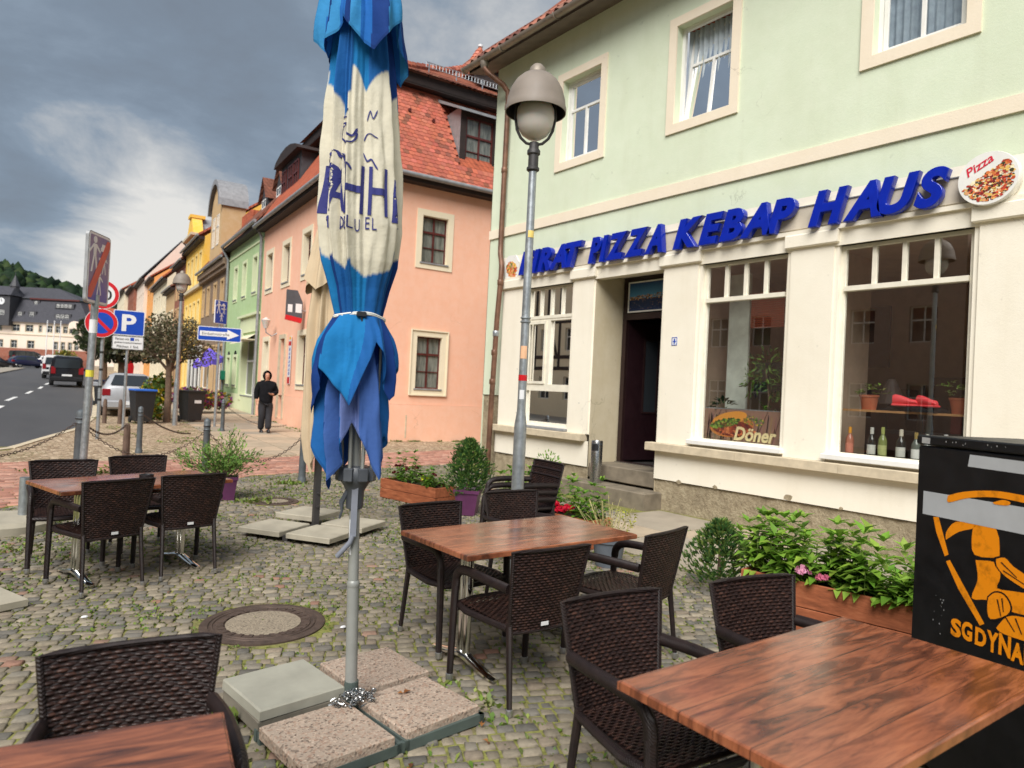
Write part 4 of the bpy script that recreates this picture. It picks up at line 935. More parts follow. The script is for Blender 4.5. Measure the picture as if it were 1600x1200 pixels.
for j in range(3):
    for i in range(8): mb.face((j*9+i, j*9+i+1, (j+1)*9+i+1, (j+1)*9+i))
mb.build('disposal_slot', M_['black'], e_, fix=False)
mb = MB(); mb.lathe([(.0915, .60), (.0915, .612)], 28, cap=False); mb.build('ring', M_['dkgrey'], e_)
mb = MB(); mb.box(6.335, 6.435, -.026, -.02, 2.355, 2.475, Pf); e2 = mb.build('wall_plaque', M_['signwhite'], GB); mb = MB(); mb.rim(6.345, 6.425, 2.365, 2.465, .008, -.029, -.026, Pf); mb.box(6.375, 6.395, -.029, -.026, 2.38, 2.45, Pf); mb.box(6.36, 6.41, -.0295, -.026, 2.405, 2.42, Pf); mb.build('blue_emblem', M_['signblue'], e2)

# ================================================================== SALMON HOUSE at the corner and the row behind
RZ = -atan2(.0907, .9959)
def house_root(name, d0, label, cat='house', a=0., group=None, z=None):
    x, y = RW(a, d0); return empty(name, (x, y, gz(y) if z is None else z), RZ, label, cat, group)
def hwindow(par, P, a, b_, z0, z1, d=.16, cols=2, trans=.62, frame=None, pane=None, surround=None, sw=.14, sill=None, bars=1):
    frame = frame or M_['white']; pane = pane or M_['farglass']; f = .05
    if surround: mb = MB(); mb.rim(a, b_, z0, z1, sw, -.025, 0, P); mb.build('window_surround', surround, par)
    if surround: mb = MB(); mb.rim(a+.014, b_-.014, z0+.014, z1-.014, .013, -.018, d, P); mb.build('window_reveal', surround, par)
    fr = MB(); fr.rim(a+f, b_-f, z0+f, z1-f, f, d, d+.05, P); us = [a+f+(b_-a-2*f)*i/cols for i in range(cols+1)]; zt = z0+(z1-z0)*trans
    for u in us[1:-1]: fr.box(u-.025, u+.025, d, d+.05, z0+f, z1-f, P)
    if trans: fr.box(a+f, b_-f, d-.01, d+.05, zt-.03, zt+.03, P)
    if bars > 1: fr.box(a+f, b_-f, d, d+.04, (z0+zt)/2-.012, (z0+zt)/2+.012, P)
    w_ = fr.build('window', frame, par)
    for i in range(cols):
        for (p, q) in (((z0+f, zt-.03), (zt+.03, z1-f)) if trans else ((z0+f, z1-f),)):
            g = MB(); g.poly([P(us[i], d+.035, p), P(us[i+1], d+.035, p), P(us[i+1], d+.035, q), P(us[i], d+.035, q)]); g.build('pane', pane, w_, fix=False)
    if sill: mb = MB(); mb.box(a-.04, b_+.04, -.05, d, z0-.03, z0+.012, P); mb.build('sill', sill, w_)
    return w_
PH = house_root('salmon_house', 0, 'salmon pink corner house with red tiled mansard roof behind the blue parasol', z=0)
fw_ = [(8.44, 9.30, 5.0, 6.35), (6.02, 6.88, 5.0, 6.35), (3.50, 4.36, 5.0, 6.35), (1.0, 1.86, 5.0, 6.35), (8.42, 9.18, .35, 3.02), (6.0, 6.62, .25, 3.02), (3.52, 4.34, 1.46, 3.05), (1.0, 1.86, 1.46, 3.05)]
mb = MB(); mb.wall(0, 10.0, 1.06, 7.6, [(o[0], o[1], max(1.06, o[2]), o[3]) for o in fw_], PX, .17); gab_o = [(2.16, 3.0, 5.18, 6.55), (2.16, 2.98, 1.52, 3.05)]
mb.wall(0, 9.0, 1.06, 7.6, gab_o, PY, .14); mb.build('wall', M_['pink'], PH, fix=False)
mb = MB(); mb.wall(-.02, 10.0, -.2, 1.06, [(8.42, 9.18, .35, 1.06), (6.0, 6.62, .25, 1.06)], PX, .2, -.02); mb.wall(-.02, 9.0, -.2, 1.06, [], PY, .2, -.02); mb.box(-.02, 10, -.02, .02, 1.05, 1.065, PX); mb.box(-.02, 9, -.02, .02, 1.05, 1.065, PY); mb.build('plinth', M_['pinkbase'], PH, fix=False)
for k, o in enumerate(fw_):
    if k == 5: 
        mb = MB(); mb.rim(o[0], o[1], o[2], o[3], .15, -.05, 0, PX, b=0); mb.build('door_surround', M_['ledge'], PH); mb = MB(); mb.box(o[0], o[1], .22, .26, o[2], o[3], PX); mb.build('door', simple('grey_beige_door', srgb(120, 110, 96), .6), PH)
    else: hwindow(PH, PX, *o, frame=M_['white'] if k == 4 else M_['oxred'], surround=M_['whitetrim'], sw=.17, sill=M_['zincgrey'], bars=2)
for o in gab_o: hwindow(PH, PY, *o, d=.10, trans=.66, frame=M_['oxred'], surround=M_['whitetrim'], sw=.17, sill=M_['zincgrey'], bars=2, pane=M_['curtglass'])
mb = MB(); mb.rim(2.0, 3.14, 1.36, 3.2, .035, -.06, -.02, PY); mb.build('moulding', M_['whitetrim'], PH)
mb = MB(); mb.box(1.92, 1.96, -.03, -.02, .1, .75, PY); mb.build('wall_crack_pipe', M_['ledge'], PH)
# eaves
ov = .38
mb = MB(); mb.box(-ov, 9, -ov+.06, 0.02, 7.36, 7.50, PY); mb.box(-ov+.06, 10.1, -ov+.06, .02, 7.36, 7.50, PX); mb.build('eaves_board', M_['fascia'], PH)
mb = MB(); mb.tube([(-ov-.03, -ov-.03, 7.52), (9.0, -ov-.03, 7.52)], .07, 10); mb.tube([(-ov-.03, -ov-.03, 7.52), (-ov-.03, 10.1, 7.52)], .07, 10); mb.build('gutter', M_['zincgrey'], PH, smooth=True)
E0 = -.40; S1 = 1.72; ZA, ZB = 7.50, 10.95       # lower mansard slope
def RA(a, t):  # gable-side slope: t 0..1 upslope
    s_ = E0+(S1-E0)*t; return (a, s_, ZA+(ZB-ZA)*t)
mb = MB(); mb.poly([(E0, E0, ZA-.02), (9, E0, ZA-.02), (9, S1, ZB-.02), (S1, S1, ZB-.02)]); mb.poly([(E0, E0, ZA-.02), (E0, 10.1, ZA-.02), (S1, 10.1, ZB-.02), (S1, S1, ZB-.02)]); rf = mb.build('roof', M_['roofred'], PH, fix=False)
cols_t = [srgb(190, 106, 84), srgb(182, 100, 80), srgb(196, 112, 90), srgb(178, 98, 78), srgb(192, 104, 80)]
sl = Vector((0, S1-E0, ZB-ZA)); SLn = sl.length; sl.normalize(); nr = Vector((0, -sl.z, sl.y))
def beaver(a, t, wd, ln, col):
    mb = MB(); mb.col = col; o = Vector((a, E0, ZA))+sl*t; pts = []
    for v, e_ in ((0, .028), (.2, .008), (.5, 0), (.8, .008), (1, .028)): pts.append((v*wd, e_))
    pts += [(wd, ln), (0, ln)]
    for top in (0, 1):
        for u, s_ in pts: h = .016*(1 if s_ < .05 else .1)+(.018 if top else 0); p = o+sl*s_+nr*(h+.005); mb.V.append((p.x+u, p.y, p.z))
    n = len(pts); mb.face(tuple(range(n, 2*n)))
    for j in range(n-1): mb.face((j, j+1, n+j+1, n+j))
    return mb
allt = []
rowh = .158; colw = .178
for r in range(int(SLn/rowh)):
    t = r*rowh; hip = E0+(S1-E0)*t/SLn
    for c in range(int(9.4/colw)):
        a = E0+c*colw+(colw/2 if r % 2 else 0)
        if a < hip or a+colw > 9: continue
        if 3.25 < a+colw*.5 and a < 4.9 and r > 4 : continue
        allt.append((abs(a-2.6)+abs(t-2)*.2, a, t))
allt.sort(); field = MB()
for k, (q_, a, t) in enumerate(allt):
    m_ = beaver(a+random.uniform(-.003, .003), t, colw-.006, rowh+.05, jit(random.choice(cols_t), .1) if random.random() > .10 else jit(srgb(140, 84, 66), .15))
    if k < 300 and 1.1 < a < 4.8: m_.build('roof_tile', M_['tile'], rf, fix=False)
    else: kk = len(field.V); field.V += m_.V; field.F += [tuple(i+kk for i in f) for f in m_.F]; field.C += m_.C; field.M += m_.M
field.build('roof_tile_field', M_['tile'], rf, fix=False, kind='stuff')
# hip tiles
for k in range(13):
    t0, t1 = k/13, (k+1)/13+.02; p = Vector(RA(E0+(S1-E0)*t0, t0)); q = Vector(RA(E0+(S1-E0)*t1, t1)); mb = MB(); mb.col = jit(random.choice(cols_t), .1); mb.tube([p+Vector((0, 0, .02)), q+Vector((0, 0, .02))], [.105, .085], 8); mb.build('hip_tile', M_['tile'], rf, smooth=True)
# vent tiles
for a, t in ((1.75+.25, 2.75), (2.75, 2.55)): p = Vector((a, E0, ZA))+sl*t+nr*.03; mb = MB(); mb.tube([p, p+Vector((0, -.09, .0))], .05, 8); mb.build('vent_tile', M_['oxred'], rf)
# dormer on the gable side
mb = MB(); mb.box(3.36, 3.46, .25, 1.7, 8.05, 10.1, PY); mb.box(4.60, 4.70, .25, 1.7, 8.05, 10.1, PY); mb.build('dormer_cheek', M_['zincgrey'], PH)
mb = MB(); mb.wall(3.36, 4.70, 7.95, 10.1, [(3.56, 4.52, 8.35, 9.85)], PY, .08, .24); mb.build('dormer_front', M_['fascia'], PH, fix=False); hwindow(PH, PY, 3.56, 4.52, 8.35, 9.85, d=.28, frame=M_['oxred'], bars=2, pane=M_['curtglass'])
mb = MB(); mb.poly([(3.16, .0, 9.98), (4.9, .0, 9.98), (4.9, 1.9, 10.85), (3.16, 1.9, 10.85)]); mb.poly([(3.16, .0, 9.9), (4.9, .0, 9.9), (4.9, .0, 9.98), (3.16, .0, 9.98)]); mb.poly([(3.16, .0, 9.9), (3.16, .0, 9.98), (3.16, 1.9, 10.85), (3.16, 1.9, 10.75)]); mb.build('dormer_roof', M_['zincgrey'], PH, fix=False)
# upper roof: dark fascia, kicked slopes, ridge
B0 = 1.28; ZC = 11.17
mb = MB(); mb.box(B0, 9, B0, B0+.05, ZB-.12, ZC, PY); mb.box(B0, 10.1, B0, B0+.05, ZB-.12, ZC, PX); mb.box(B0, 9, B0, S1+.1, ZB-.14, ZB-.08, PY); mb.box(B0, 10, B0, S1+.1, ZB-.14, ZB-.08, PX); mb.build('upper_fascia', M_['fascia'], PH)
hipc = [(B0-.12, B0-.12, ZC), (2.6, 2.2, 11.78), (4.3, 3.25, 12.5), (5.6, 4.2, 13.35), (6.5, 5.0, 14.6)]
mb = MB()
for (p, q) in zip(hipc, hipc[1:]):
    mb.poly([p, q, (9.3, q[1], q[2]), (9.3, p[1], p[2])]); mb.poly([p, q, (q[0], 10.1, q[2]), (p[0], 10.1, p[2])])
for (p, q) in zip(hipc, hipc[1:]): mb.poly([(p[0], 10-p[1], p[2]), (q[0], 10-q[1], q[2]), (9.3, 10-q[1], q[2]), (9.3, 10-p[1], p[2])])
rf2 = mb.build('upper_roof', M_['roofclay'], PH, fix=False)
hp = [Vector(p) for p in hipc]; cum = [0]
for p, q in zip(hp, hp[1:]): cum.append(cum[-1]+(q-p).length)
def along(s_):
    for i in range(len(hp)-1):
        if s_ <= cum[i+1]: return hp[i].lerp(hp[i+1], (s_-cum[i])/(cum[i+1]-cum[i]))
    return hp[-1]
s_ = 0
while s_ < cum[-1]-.1:
    p, q = along(s_), along(s_+.34); mb = MB(); mb.col = jit(random.choice([srgb(190, 110, 84), srgb(158, 88, 70), srgb(206, 130, 104)]), .12); mb.tube([p+Vector((0, 0, .03)), q+Vector((0, 0, .03))], [.14, .11], 8); mb.build('hip_tile', M_['tile'], rf2, smooth=True); s_ += .30
k = 0
# eave tiles of the upper roof
a = B0-.12
while a < 6.2:
    mb = MB(); mb.col = jit(random.choice(tp), .15); p = Vector((a, B0-.18, ZC-.02)); dv = Vector((0, .94, .42)).normalized(); V = [p, p+Vector((.19, 0, 0)), p+Vector((.19, 0, 0))+dv*.3, p+dv*.3]; mb.V = [tuple(v+Vector((0, 0, .02))) for v in V]+[tuple(v+Vector((0, 0, .055))) for v in V]; [mb.face(f) for f in ((4, 5, 6, 7), (0, 1, 5, 4), (1, 2, 6, 5), (3, 0, 4, 7))]; mb.build('roof_tile', M_['tile'], rf2); a += .20
mb = MB(); mb.tube([(6.5, 5, 14.5), (6.5, 5, 14.75)], .03, 8); mb.lathe([(.02, 0), (.10, .06), (.10, .13), (.02, .18)], 10, (6.5, 5, 14.68)); mb.build('finial', M_['signwhite'], rf2, smooth=True)
# snow guard
sg = MB()
for h in (0, .16): sg.tube([(3.0, 2.15, 11.90+h), (7.5, 2.15, 11.90+h)], .015, 5)
for i in range(38): sg.tube([(3.0+i*.12, 2.15, 11.90), (3.0+i*.12, 2.15, 12.06)], .012, 4)
for i in range(5): sg.tube([(3.1+i*1.0, 2.15, 11.58), (3.1+i*1.0, 2.15, 12.08)], .02, 5)
sg.build('snow_guard', M_['zinc'], rf2)
mb = MB(); pts = [(4.9+.35*i, 2.9-.0*i, 12.36+.36*sin(pi*i/10)) for i in range(11)]
for p, q in zip(pts, pts[1:]): mb.poly([(p[0], 2.35, 11.98), (q[0], 2.35, 11.98), (q[0], 2.42, q[2]), (p[0], 2.42, p[2])])
mb.build('eyebrow_dormer', M_['fascia'], rf2, fix=False)
mb = MB()
for p, q in zip(pts, pts[1:]): mb.poly([(p[0], 2.3, p[2]), (q[0], 2.3, q[2]), (q[0], 4.3, 12.62+.1), (p[0], 4.3, 12.62+.1)])
mb.build('eyebrow_roof', M_['roofclay'], rf2, fix=False)
# antenna
mb = MB(); mb.tube([(2.2, 2.4, 12.0), (2.2, 2.4, 12.9)], .012, 4); mb.build('antenna', M_['zinc'], PH)
# big slate dormer on the street side
mb = MB(); mb.box(6.9, 9.7, .45, 2.2, 8.15, 9.9, PX); mb.build('slate_dormer', M_['slate'], PH)
mb = MB(); mb.prism([(6.6, 9.88), (10.0, 9.88), (9.7, 10.08), (9.0, 10.25), (8.3, 10.3), (7.6, 10.25), (6.9, 10.08)], .2, 2.6, PX); mb.build('slate_dormer_roof', M_['fascia'], PH)
for a in (7.1, 7.85, 8.8): hwindow(PH, PX, a, a+.62, 8.45, 9.65, d=.39, frame=M_['oxred'], bars=1)
# hanging fixtures on the salmon facade
e_ = empty('wall_lamp', (RW(-.0, 7.3)[0], RW(-.0, 7.3)[1], 3.35), RZ, 'small lantern on a curved bracket on the salmon wall', 'wall lamp')
mb = MB(); mb.tube([(0, 0, -.1), (-.18, 0, -.22), (-.38, 0, -.1), (-.40, 0, .05)], .022, 6); mb.build('bracket', M_['zincgrey'], e_, smooth=True)
mb = MB(); mb.lathe([(.07, .05), (.16, .32), (.17, .34), (.05, .42), (.001, .46)], 12, (-.40, 0, 0)); mb.build('lantern', M_['globe'], e_, smooth=True)
e_ = empty('hanging_sign', (RW(0, 3.75)[0], RW(0, 3.75)[1], 3.50), RZ, 'dark grey shop sign with red lower edge sticking out of the salmon wall', 'hanging sign')
mb = MB(); mb.prism([(-.62, .12), (-.12, .05), (-.12, .55), (-.30, .92), (-.62, .92)], -.05, .05, ID if False else (lambda u, d, z: (u, d, z))); mb.build('board', M_['dkgrey'], e_)
mb = MB(); mb.prism([(-.64, -.02), (-.15, -.10), (-.12, .05), (-.62, .13)], -.052, .052, lambda u, d, z: (u, d, z)); mb.build('red_edge', M_['signred'], e_)
mb = MB(); mb.box(-.34, -.15, -.056, -.051, .22, .50); mb.box(-.58, -.44, -.056, -.051, .22, .46); mb.build('printed_panels', M_['signwhite'], e_)
mb = MB(); mb.tube([(-.12, 0, .3), (0.02, 0, .3)], .02, 6); mb.build('arm', M_['zincgrey'], e_)
e_ = empty('shop_banner', (RW(-.03, 5.28)[0], RW(-.03, 5.28)[1], 1.45), RZ, 'narrow vertical banner lettered in blue between red ends on the salmon wall', 'banner')
mb = MB(); mb.box(-.17, .17, -.012, 0, 0, 1.62, PX); mb.build('banner_cloth', M_['signwhite'], e_)
mb = MB(); mb.box(-.15, .15, -.016, -.013, .02, .24, PX); mb.box(-.15, .15, -.016, -.013, 1.30, 1.44, PX); mb.build('red_field', M_['signred'], e_)
mb = MB(); mb.box(-.12, .12, -.016, -.013, 1.50, 1.60, PX); mb.build('yellow_field', simple('yellow_print', srgb(230, 170, 60), .6), e_)
for k in range(7): mb = MB(); q = random.Random(k); mb.box(-.07, .07, -.016, -.013, 1.13-k*.135, 1.16-k*.135, PX); mb.box(-.07, -.03 if k % 2 else .02, -.016, -.013, 1.16-k*.135, 1.22-k*.135, PX); mb.build('blue_print', M_['signblue'], e_)

# ================================================================== REST OF THE ROW
def row_house(name, d0, d1, ez, wallm, label, windows, roofm, rz_=3.6, roofd=4.5, surround=None, frame=None, base=None, basez=1.0, a=0., pane=None, ovh=.35, eavem=None, sill=None):
    r = house_root(name, d0, label, a=a); L_ = d1-d0; zg = r.location.z
    zz_ = lambda z: z-zg
    ops = [(o[0]-d0, o[1]-d0, zz_(o[2]), zz_(o[3])) for o in windows]
    mb = MB(); mb.wall(0, L_, basez if base else -.6, zz_(ez), ops, PX, .2); mb.box(0, .02, .02, 8.5, -.6, zz_(ez), PX) if False else None
    mb.poly([(0, 0, -.6), (8, 0, -.6), (8, 0, zz_(ez)), (roofd, 0, zz_(ez)+rz_*.98), (0, 0, zz_(ez))]); mb.poly([(0, L_, -.6), (8, L_, -.6), (8, L_, zz_(ez)), (roofd, L_, zz_(ez)+rz_*.98), (0, L_, zz_(ez))]); mb.build('wall', wallm, r, fix=False)
    if base: mb = MB(); mb.wall(0, L_, -.6, basez, [o for o in ops if o[2] < basez-.05 and False], PX, .2, -.03); mb.build('plinth', base, r, fix=False)
    for o in ops: hwindow(r, PX, *o, d=.18, surround=surround, sw=.12, frame=frame, pane=pane, sill=sill)
    mb = MB(); e0 = zz_(ez); P3 = [(-ovh, 0, e0-.02), (-ovh, L_, e0-.02), (roofd, L_, e0+rz_), (roofd, 0, e0+rz_)]; mb.poly(P3); mb.poly([(x, y, z+.14) for x, y, z in P3]); mb.poly([P3[0], P3[3], (P3[3][0], 0, P3[3][2]+.14), (P3[0][0], 0, P3[0][2]+.14)]); mb.poly([P3[1], P3[2], (P3[2][0], L_, P3[2][2]+.14), (P3[1][0], L_, P3[1][2]+.14)])
    mb.poly([(roofd, 0, e0+rz_+.1), (roofd, L_, e0+rz_+.1), (8.6, L_, e0), (8.6, 0, e0)]); rf = mb.build('roof', roofm, r, fix=False)
    mb = MB(); mb.box(0, L_, -ovh+.04, .0, e0-.20, e0-.04, PX); mb.build('eaves_board', eavem or M_['fascia'], r)
    mb = MB(); mb.tube([(-ovh-.04, 0.02, e0+.02), (-ovh-.04, L_-.02, e0+.02)], .07, 8); mb.build('gutter', M_['zincgrey'], r, smooth=True)
    return r, zg
def pipe(r, y, z0, z1, m=None):
    mb = MB(); mb.tube([(-.38, y, z1), (-.30, y, z1-.2), (-.10, y, z1-.55), (-.09, y, z0)], .055, 8); mb.build('downpipe', m or M_['zincgrey'], r, smooth=True)
def gab_dormer(r, y, w_, z0, h, x0, m=None, rm=None, fm=None):
    mb = MB(); mb.box(y, y+w_, x0, x0+1.8, z0, z0+h, PX); mb.prism([(y, z0+h), (y+w_, z0+h), (y+w_/2, z0+h+w_*.75)], x0, x0+1.8, PX); mb.build('dormer', m or M_['slate'], r)
    mb = MB(); c = y+w_/2; t = z0+h+w_*.80
    for s_ in (-1, 1): mb.poly([(x0-.15, c, t), (x0+2.4, c, t), (x0+2.4, c+s_*(w_/2+.15), z0+h-.12), (x0-.15, c+s_*(w_/2+.15), z0+h-.12)])
    mb.build('dormer_roof', rm or M_['roofclay'], r, fix=False)
    hwindow(r, lambda u, d, z: PX(u, x0-.06+d*.2, z), y+.2, y+w_-.2, z0+.25, z0+h-.08, d=.05, trans=.6, frame=fm)
gw = [(11.05, 11.75, 5.12, 6.58), (13.1, 13.8, 5.12, 6.58), (15.0, 15.7, 5.12, 6.58), (10.5, 13.0, .85, 3.2), (14.25, 14.95, 1.25, 2.5), (15.8, 16.5, 1.25, 2.5)]
r, zg = row_house('mint_house', 10.0, 17.1, 7.75, M_['mint'], 'mint green narrow house with two gabled dormers and a shop window', gw, M_['roofbrown'], 4.6, 3.4, surround=M_['mintpale'], base=M_['mintpale'], basez=.75, sill=M_['zincgrey'])
pipe(r, .12, -zg, 7.6); pipe(r, 7.0, -zg, 7.6)
mb = MB(); mb.box(0.3, 3.6, -.05, 0, 3.35, 4.0, PX); mb.box(.1, 3.8, -.16, 0, 4.0, 4.1, PX); mb.box(0, 7.1, -.04, 0, 6.95, 7.02, PX); mb.build('shop_cornice', M_['mintpale'], r)
for a, b_ in ((.2, .5), (3.0, 3.35)): mb = MB(); mb.box(a, b_, -.06, 0, .5, 3.35, PX); mb.build('shop_pilaster', M_['mintpale'], r)
for o in ((4.25, 4.95), (5.8, 6.5)):
    mb = MB(); c = (o[0]+o[1])/2; mb.prism([(o[0], 2.5-zg)]+[(c+.35*cos(pi-pi*i/8), 2.5-zg+.3*sin(pi*i/8)) for i in range(9)], -.005, .0, PX); mb.build('arch_panel', M_['farglass'], r)
mb = MB(); mb.box(.6, 2.9, -.55, .0, 2.98, 3.02, PX); mb.poly([(-.6, .6, 2.85), (-.6, 2.9, 2.85), (0, 2.9, 3.25), (0, .6, 3.25)]); mb.build('awning', simple('cream_awning', srgb(214, 204, 176), .8), r)
mb = MB(); mb.cbox(6.7, 7.0, -.2, -.02, 1.3, 1.75, .02, PX); mb.build('letter_box', simple('green_enamel', srgb(20, 110, 84), .4), r)
gab_dormer(r, .55, 1.15, 8.25, 1.25, .75, rm=M_['roofbrown']); gab_dormer(r, 3.2, 1.15, 8.25, 1.25, .75, rm=M_['roofbrown'])
tw = [(18.4, 19.15, 5.0, 6.4), (20.4, 21.15, 5.0, 6.4), (22.5, 23.25, 5.0, 6.4), (24.2, 24.8, 5.0, 6.4), (17.9, 19.6, .9, 3.1), (20.2, 21.2, .4, 3.1), (21.9, 24.6, .9, 3.1)]
r, zg = row_house('taupe_house', 17.1, 25.2, 7.35, M_['taupe'], 'taupe house with tall round topped central gable', tw, M_['roofbrown'], 4.8, 3.4, surround=M_['tan'], eavem=M_['taupe'])
mb = MB(); mb.box(0, 8.1, -.30, 0, 6.75, 6.9, PX); mb.box(0, 8.1, -.2, 0, 6.55, 6.75, PX); mb.build('cornice', M_['taupe'], r)
def arch(y0, y1, z0, zs, zt): c = (y0+y1)/2; return [(y0, z0), (y1, z0), (y1, zs)]+[(c+(y1-y0)/2*cos(pi*i/14), zs+(zt-zs)*sin(pi*i/14)) for i in range(1, 14)]+[(y0, zs)]
mb = MB(); mb.prism(arch(2.55, 5.75, 7.1, 10.1, 11.6), -.05, 1.1, PX); mb.box(2.45, 5.85, -.22, .3, 7.15, 7.35, PX); mb.build('round_gable', M_['tan'], r)
mb = MB(); out_ = arch(2.40, 5.90, 10.05, 10.15, 11.85); 
c_ = 4.15
for i in range(14):
    t0, t1 = pi*i/14, pi*(i+1)/14; p = (c_+1.72*cos(t0), 10.1+1.62*sin(t0)); q = (c_+1.72*cos(t1), 10.1+1.62*sin(t1)); mb.poly([(-.25, p[0], p[1]), (-.25, q[0], q[1]), (1.2, q[0], q[1]), (1.2, p[0], p[1])])
    p2 = (c_+1.5*cos(t0), 10.0+1.45*sin(t0)); q2 = (c_+1.5*cos(t1), 10.0+1.45*sin(t1)); mb.poly([(-.25, p[0], p[1]), (-.25, q[0], q[1]), (-.25, q2[0], q2[1]), (-.25, p2[0], p2[1])])
mb.build('barrel_roof', simple('lead_sheet', srgb(150, 150, 152), .5, .3), r, fix=False)
for a in (3.2, 4.4): hwindow(r, lambda u, d, z: PX(u, d-.2, z), a, a+.7, 8.2, 9.8, d=.13, surround=None)
mb = MB(); mb.box(.2, 2.4, .9, 2.0, 7.6, 9.6, PX); mb.build('tiled_dormer', M_['roofred'], r)
yw = [(26+1.6*i, 26.75+1.6*i, z, z+1.75) for i in range(4) for z in (1.2, 4.6, 7.4)]
yw = [(26.0+1.65*i, 26.8+1.65*i, z0, z1) for i in range(4) for (z0, z1) in ((.9, 3.0), (4.3, 6.0), (7.2, 8.9))]
r, zg = row_house('yellow_house', 25.2, 32.7, 9.7, M_['yellow'], 'bright yellow house with small stepped gable', yw, M_['roofred'], 3.4, 4.2, surround=M_['paleyellow'])
mb = MB(); mb.box(0, 7.5, -.18, 0, 6.35, 6.55, PX); mb.build('cornice', M_['ledge'], r)
mb = MB(); mb.prism([(3.9, 9.2), (7.3, 9.2), (7.3, 9.9), (6.4, 10.9), (6.0, 11.3), (5.2, 11.3), (4.8, 10.9), (3.9, 9.9)], -.1, .5, PX); mb.box(5.1, 6.1, -.2, .7, 11.3, 11.5, PX); mb.build('ornate_gable', M_['yellow'], r)
mb = MB(); mb.prism([(4.0, 9.4), (7.2, 9.4), (5.6, 11.4)], .5, 2.4, PX); mb.build('gable_side', M_['zincgrey'], r); mb = MB(); mb.box(3.7, 7.5, -.3, .1, 9.95, 10.1, PX); mb.build('gable_cornice', M_['ledge'], r)
bw = [(33.6+1.5*i, 34.3+1.5*i, z0, z1) for i in range(3) for (z0, z1) in ((4.6, 6.2), (7.0, 8.4), (1.0, 3.0))]
row_house('brick_house', 32.7, 38.0, 9.3, M_['brick'], 'dark red brick house beside the yellow one', bw, M_['roofbrown'], 3.2, 4.2, surround=M_['tan'])
def grid(d0, n, st, w_, floors): return [(d0+st*i, d0+st*i+w_, a, b_) for i in range(n) for a, b_ in floors]
row_house('tan_house', 38.0, 43.5, 8.0, M_['tan'], 'low tan house next to the brick one', grid(38.7, 3, 1.7, .8, ((1.3, 3.1), (4.6, 6.3))), M_['roofbrown'], 3.0, 4.2, surround=M_['ivory'])
row_house('ivory_house', 43.5, 54.5, 9.3, M_['ivory'], 'long ivory house with bright red roof down the street', grid(44.3, 5, 2.1, .9, ((1.4, 3.2), (4.4, 5.9), (7.0, 8.3))), M_['roofred'], 4.6, 4.5)
row_house('orange_house', 54.5, 61.0, 10.6, M_['orange'], 'narrow orange house with slim roof turret', grid(55.3, 3, 2.0, .9, ((1.4, 3.2), (4.8, 6.3), (8.0, 9.4))), M_['roofred'], 3.6, 4.5)
row_house('white_house', 61.0, 70.5, 11.2, M_['hall'], 'tall white house with dark slate roof in the distance', grid(62, 4, 2.2, 1., ((1.6, 3.4), (5.0, 6.6), (8.4, 9.8))), M_['roofslate'], 4.2, 3.2, a=-.3)
row_house('distant_brick_house', 70.5, 80.0, 11.3, M_['brick'], 'small far brick house near the end of the row', grid(71.5, 4, 2.2, 1., ((1.8, 3.6), (5.2, 6.8), (8.6, 10))), M_['roofred'], 3.2, 4.2, a=-.6)
row_house('distant_cream_house', 80.0, 96.0, 11.8, M_['ivory'], 'last cream house where the street bends out of sight', grid(81, 6, 2.4, 1., ((2.0, 3.8), (5.4, 7.0), (8.8, 10.2))), M_['roofred'], 3.2, 4.2, a=-1.0)
# opposite side of the street, mirrored in the shop windows
def opp_house(name, y0, y1, h, wallm, label, timber):
    r = empty(name, (-12.5, y0, 0), 0, label, 'house'); L_ = y1-y0; P = lambda u, d, z: (-d, u, z); ops = [(.9+2.3*i, 1.9+2.3*i, z, z+1.4) for i in range(int((L_-1)/2.3)) for z in (1.2, 4.2)]
    mb = MB(); mb.wall(0, L_, 0, h, ops, P, .2); mb.poly([(0, 0, 0), (-8, 0, 0), (-8, 0, h), (-4, 0, h+4), (0, 0, h)]); mb.poly([(0, L_, 0), (-8, L_, 0), (-8, L_, h), (-4, L_, h+4), (0, L_, h)]); mb.build('wall', wallm, r, fix=False)
    for o in ops: hwindow(r, P, *o, d=.15)
    mb = MB(); mb.poly([(.4, 0, h-.2), (.4, L_, h-.2), (-4, L_, h+4.2), (-4, 0, h+4.2)]); mb.poly([(-8.4, 0, h-.2), (-8.4, L_, h-.2), (-4, L_, h+4.2), (-4, 0, h+4.2)]); mb.build('roof', M_['roofbrown'], r, fix=False)
    if timber:
        mb = MB()
        for z in (3.0, 3.7, 5.9, h-.2): mb.box(0, L_, -.03, 0, z, z+.22, P)
        for i in range(int(L_/1.15)+1): u = min(L_-.2, i*1.15); mb.box(u, u+.2, -.028, 0, 3, h, P)
        for i in range(0, int(L_/2.3)): a = i*2.3+.2; mb.prism([(a, 3.9), (a+.22, 3.9), (a+.95, 5.9), (a+.73, 5.9)], -.026, 0, P)
        mb.build('timber_frame', M_['fascia'], r)
opp_house('plain_house', -6, 9.6, 7.6, M_['tan'], 'plain tan house across the street behind the viewer', False)
opp_house('brown_house', 9.9, 22.5, 9.2, M_['pinkbrown'], 'rose brown house across the street mirrored in the big shop windows', False)
opp_house('half_timbered_house', 22.8, 37.0, 8.6, M_['ivory'], 'half timbered house across the street mirrored in the small shop window', True)
opp_house('low_house', 37.3, 60, 8.2, M_['hall'], 'pale house across the street further along', False)

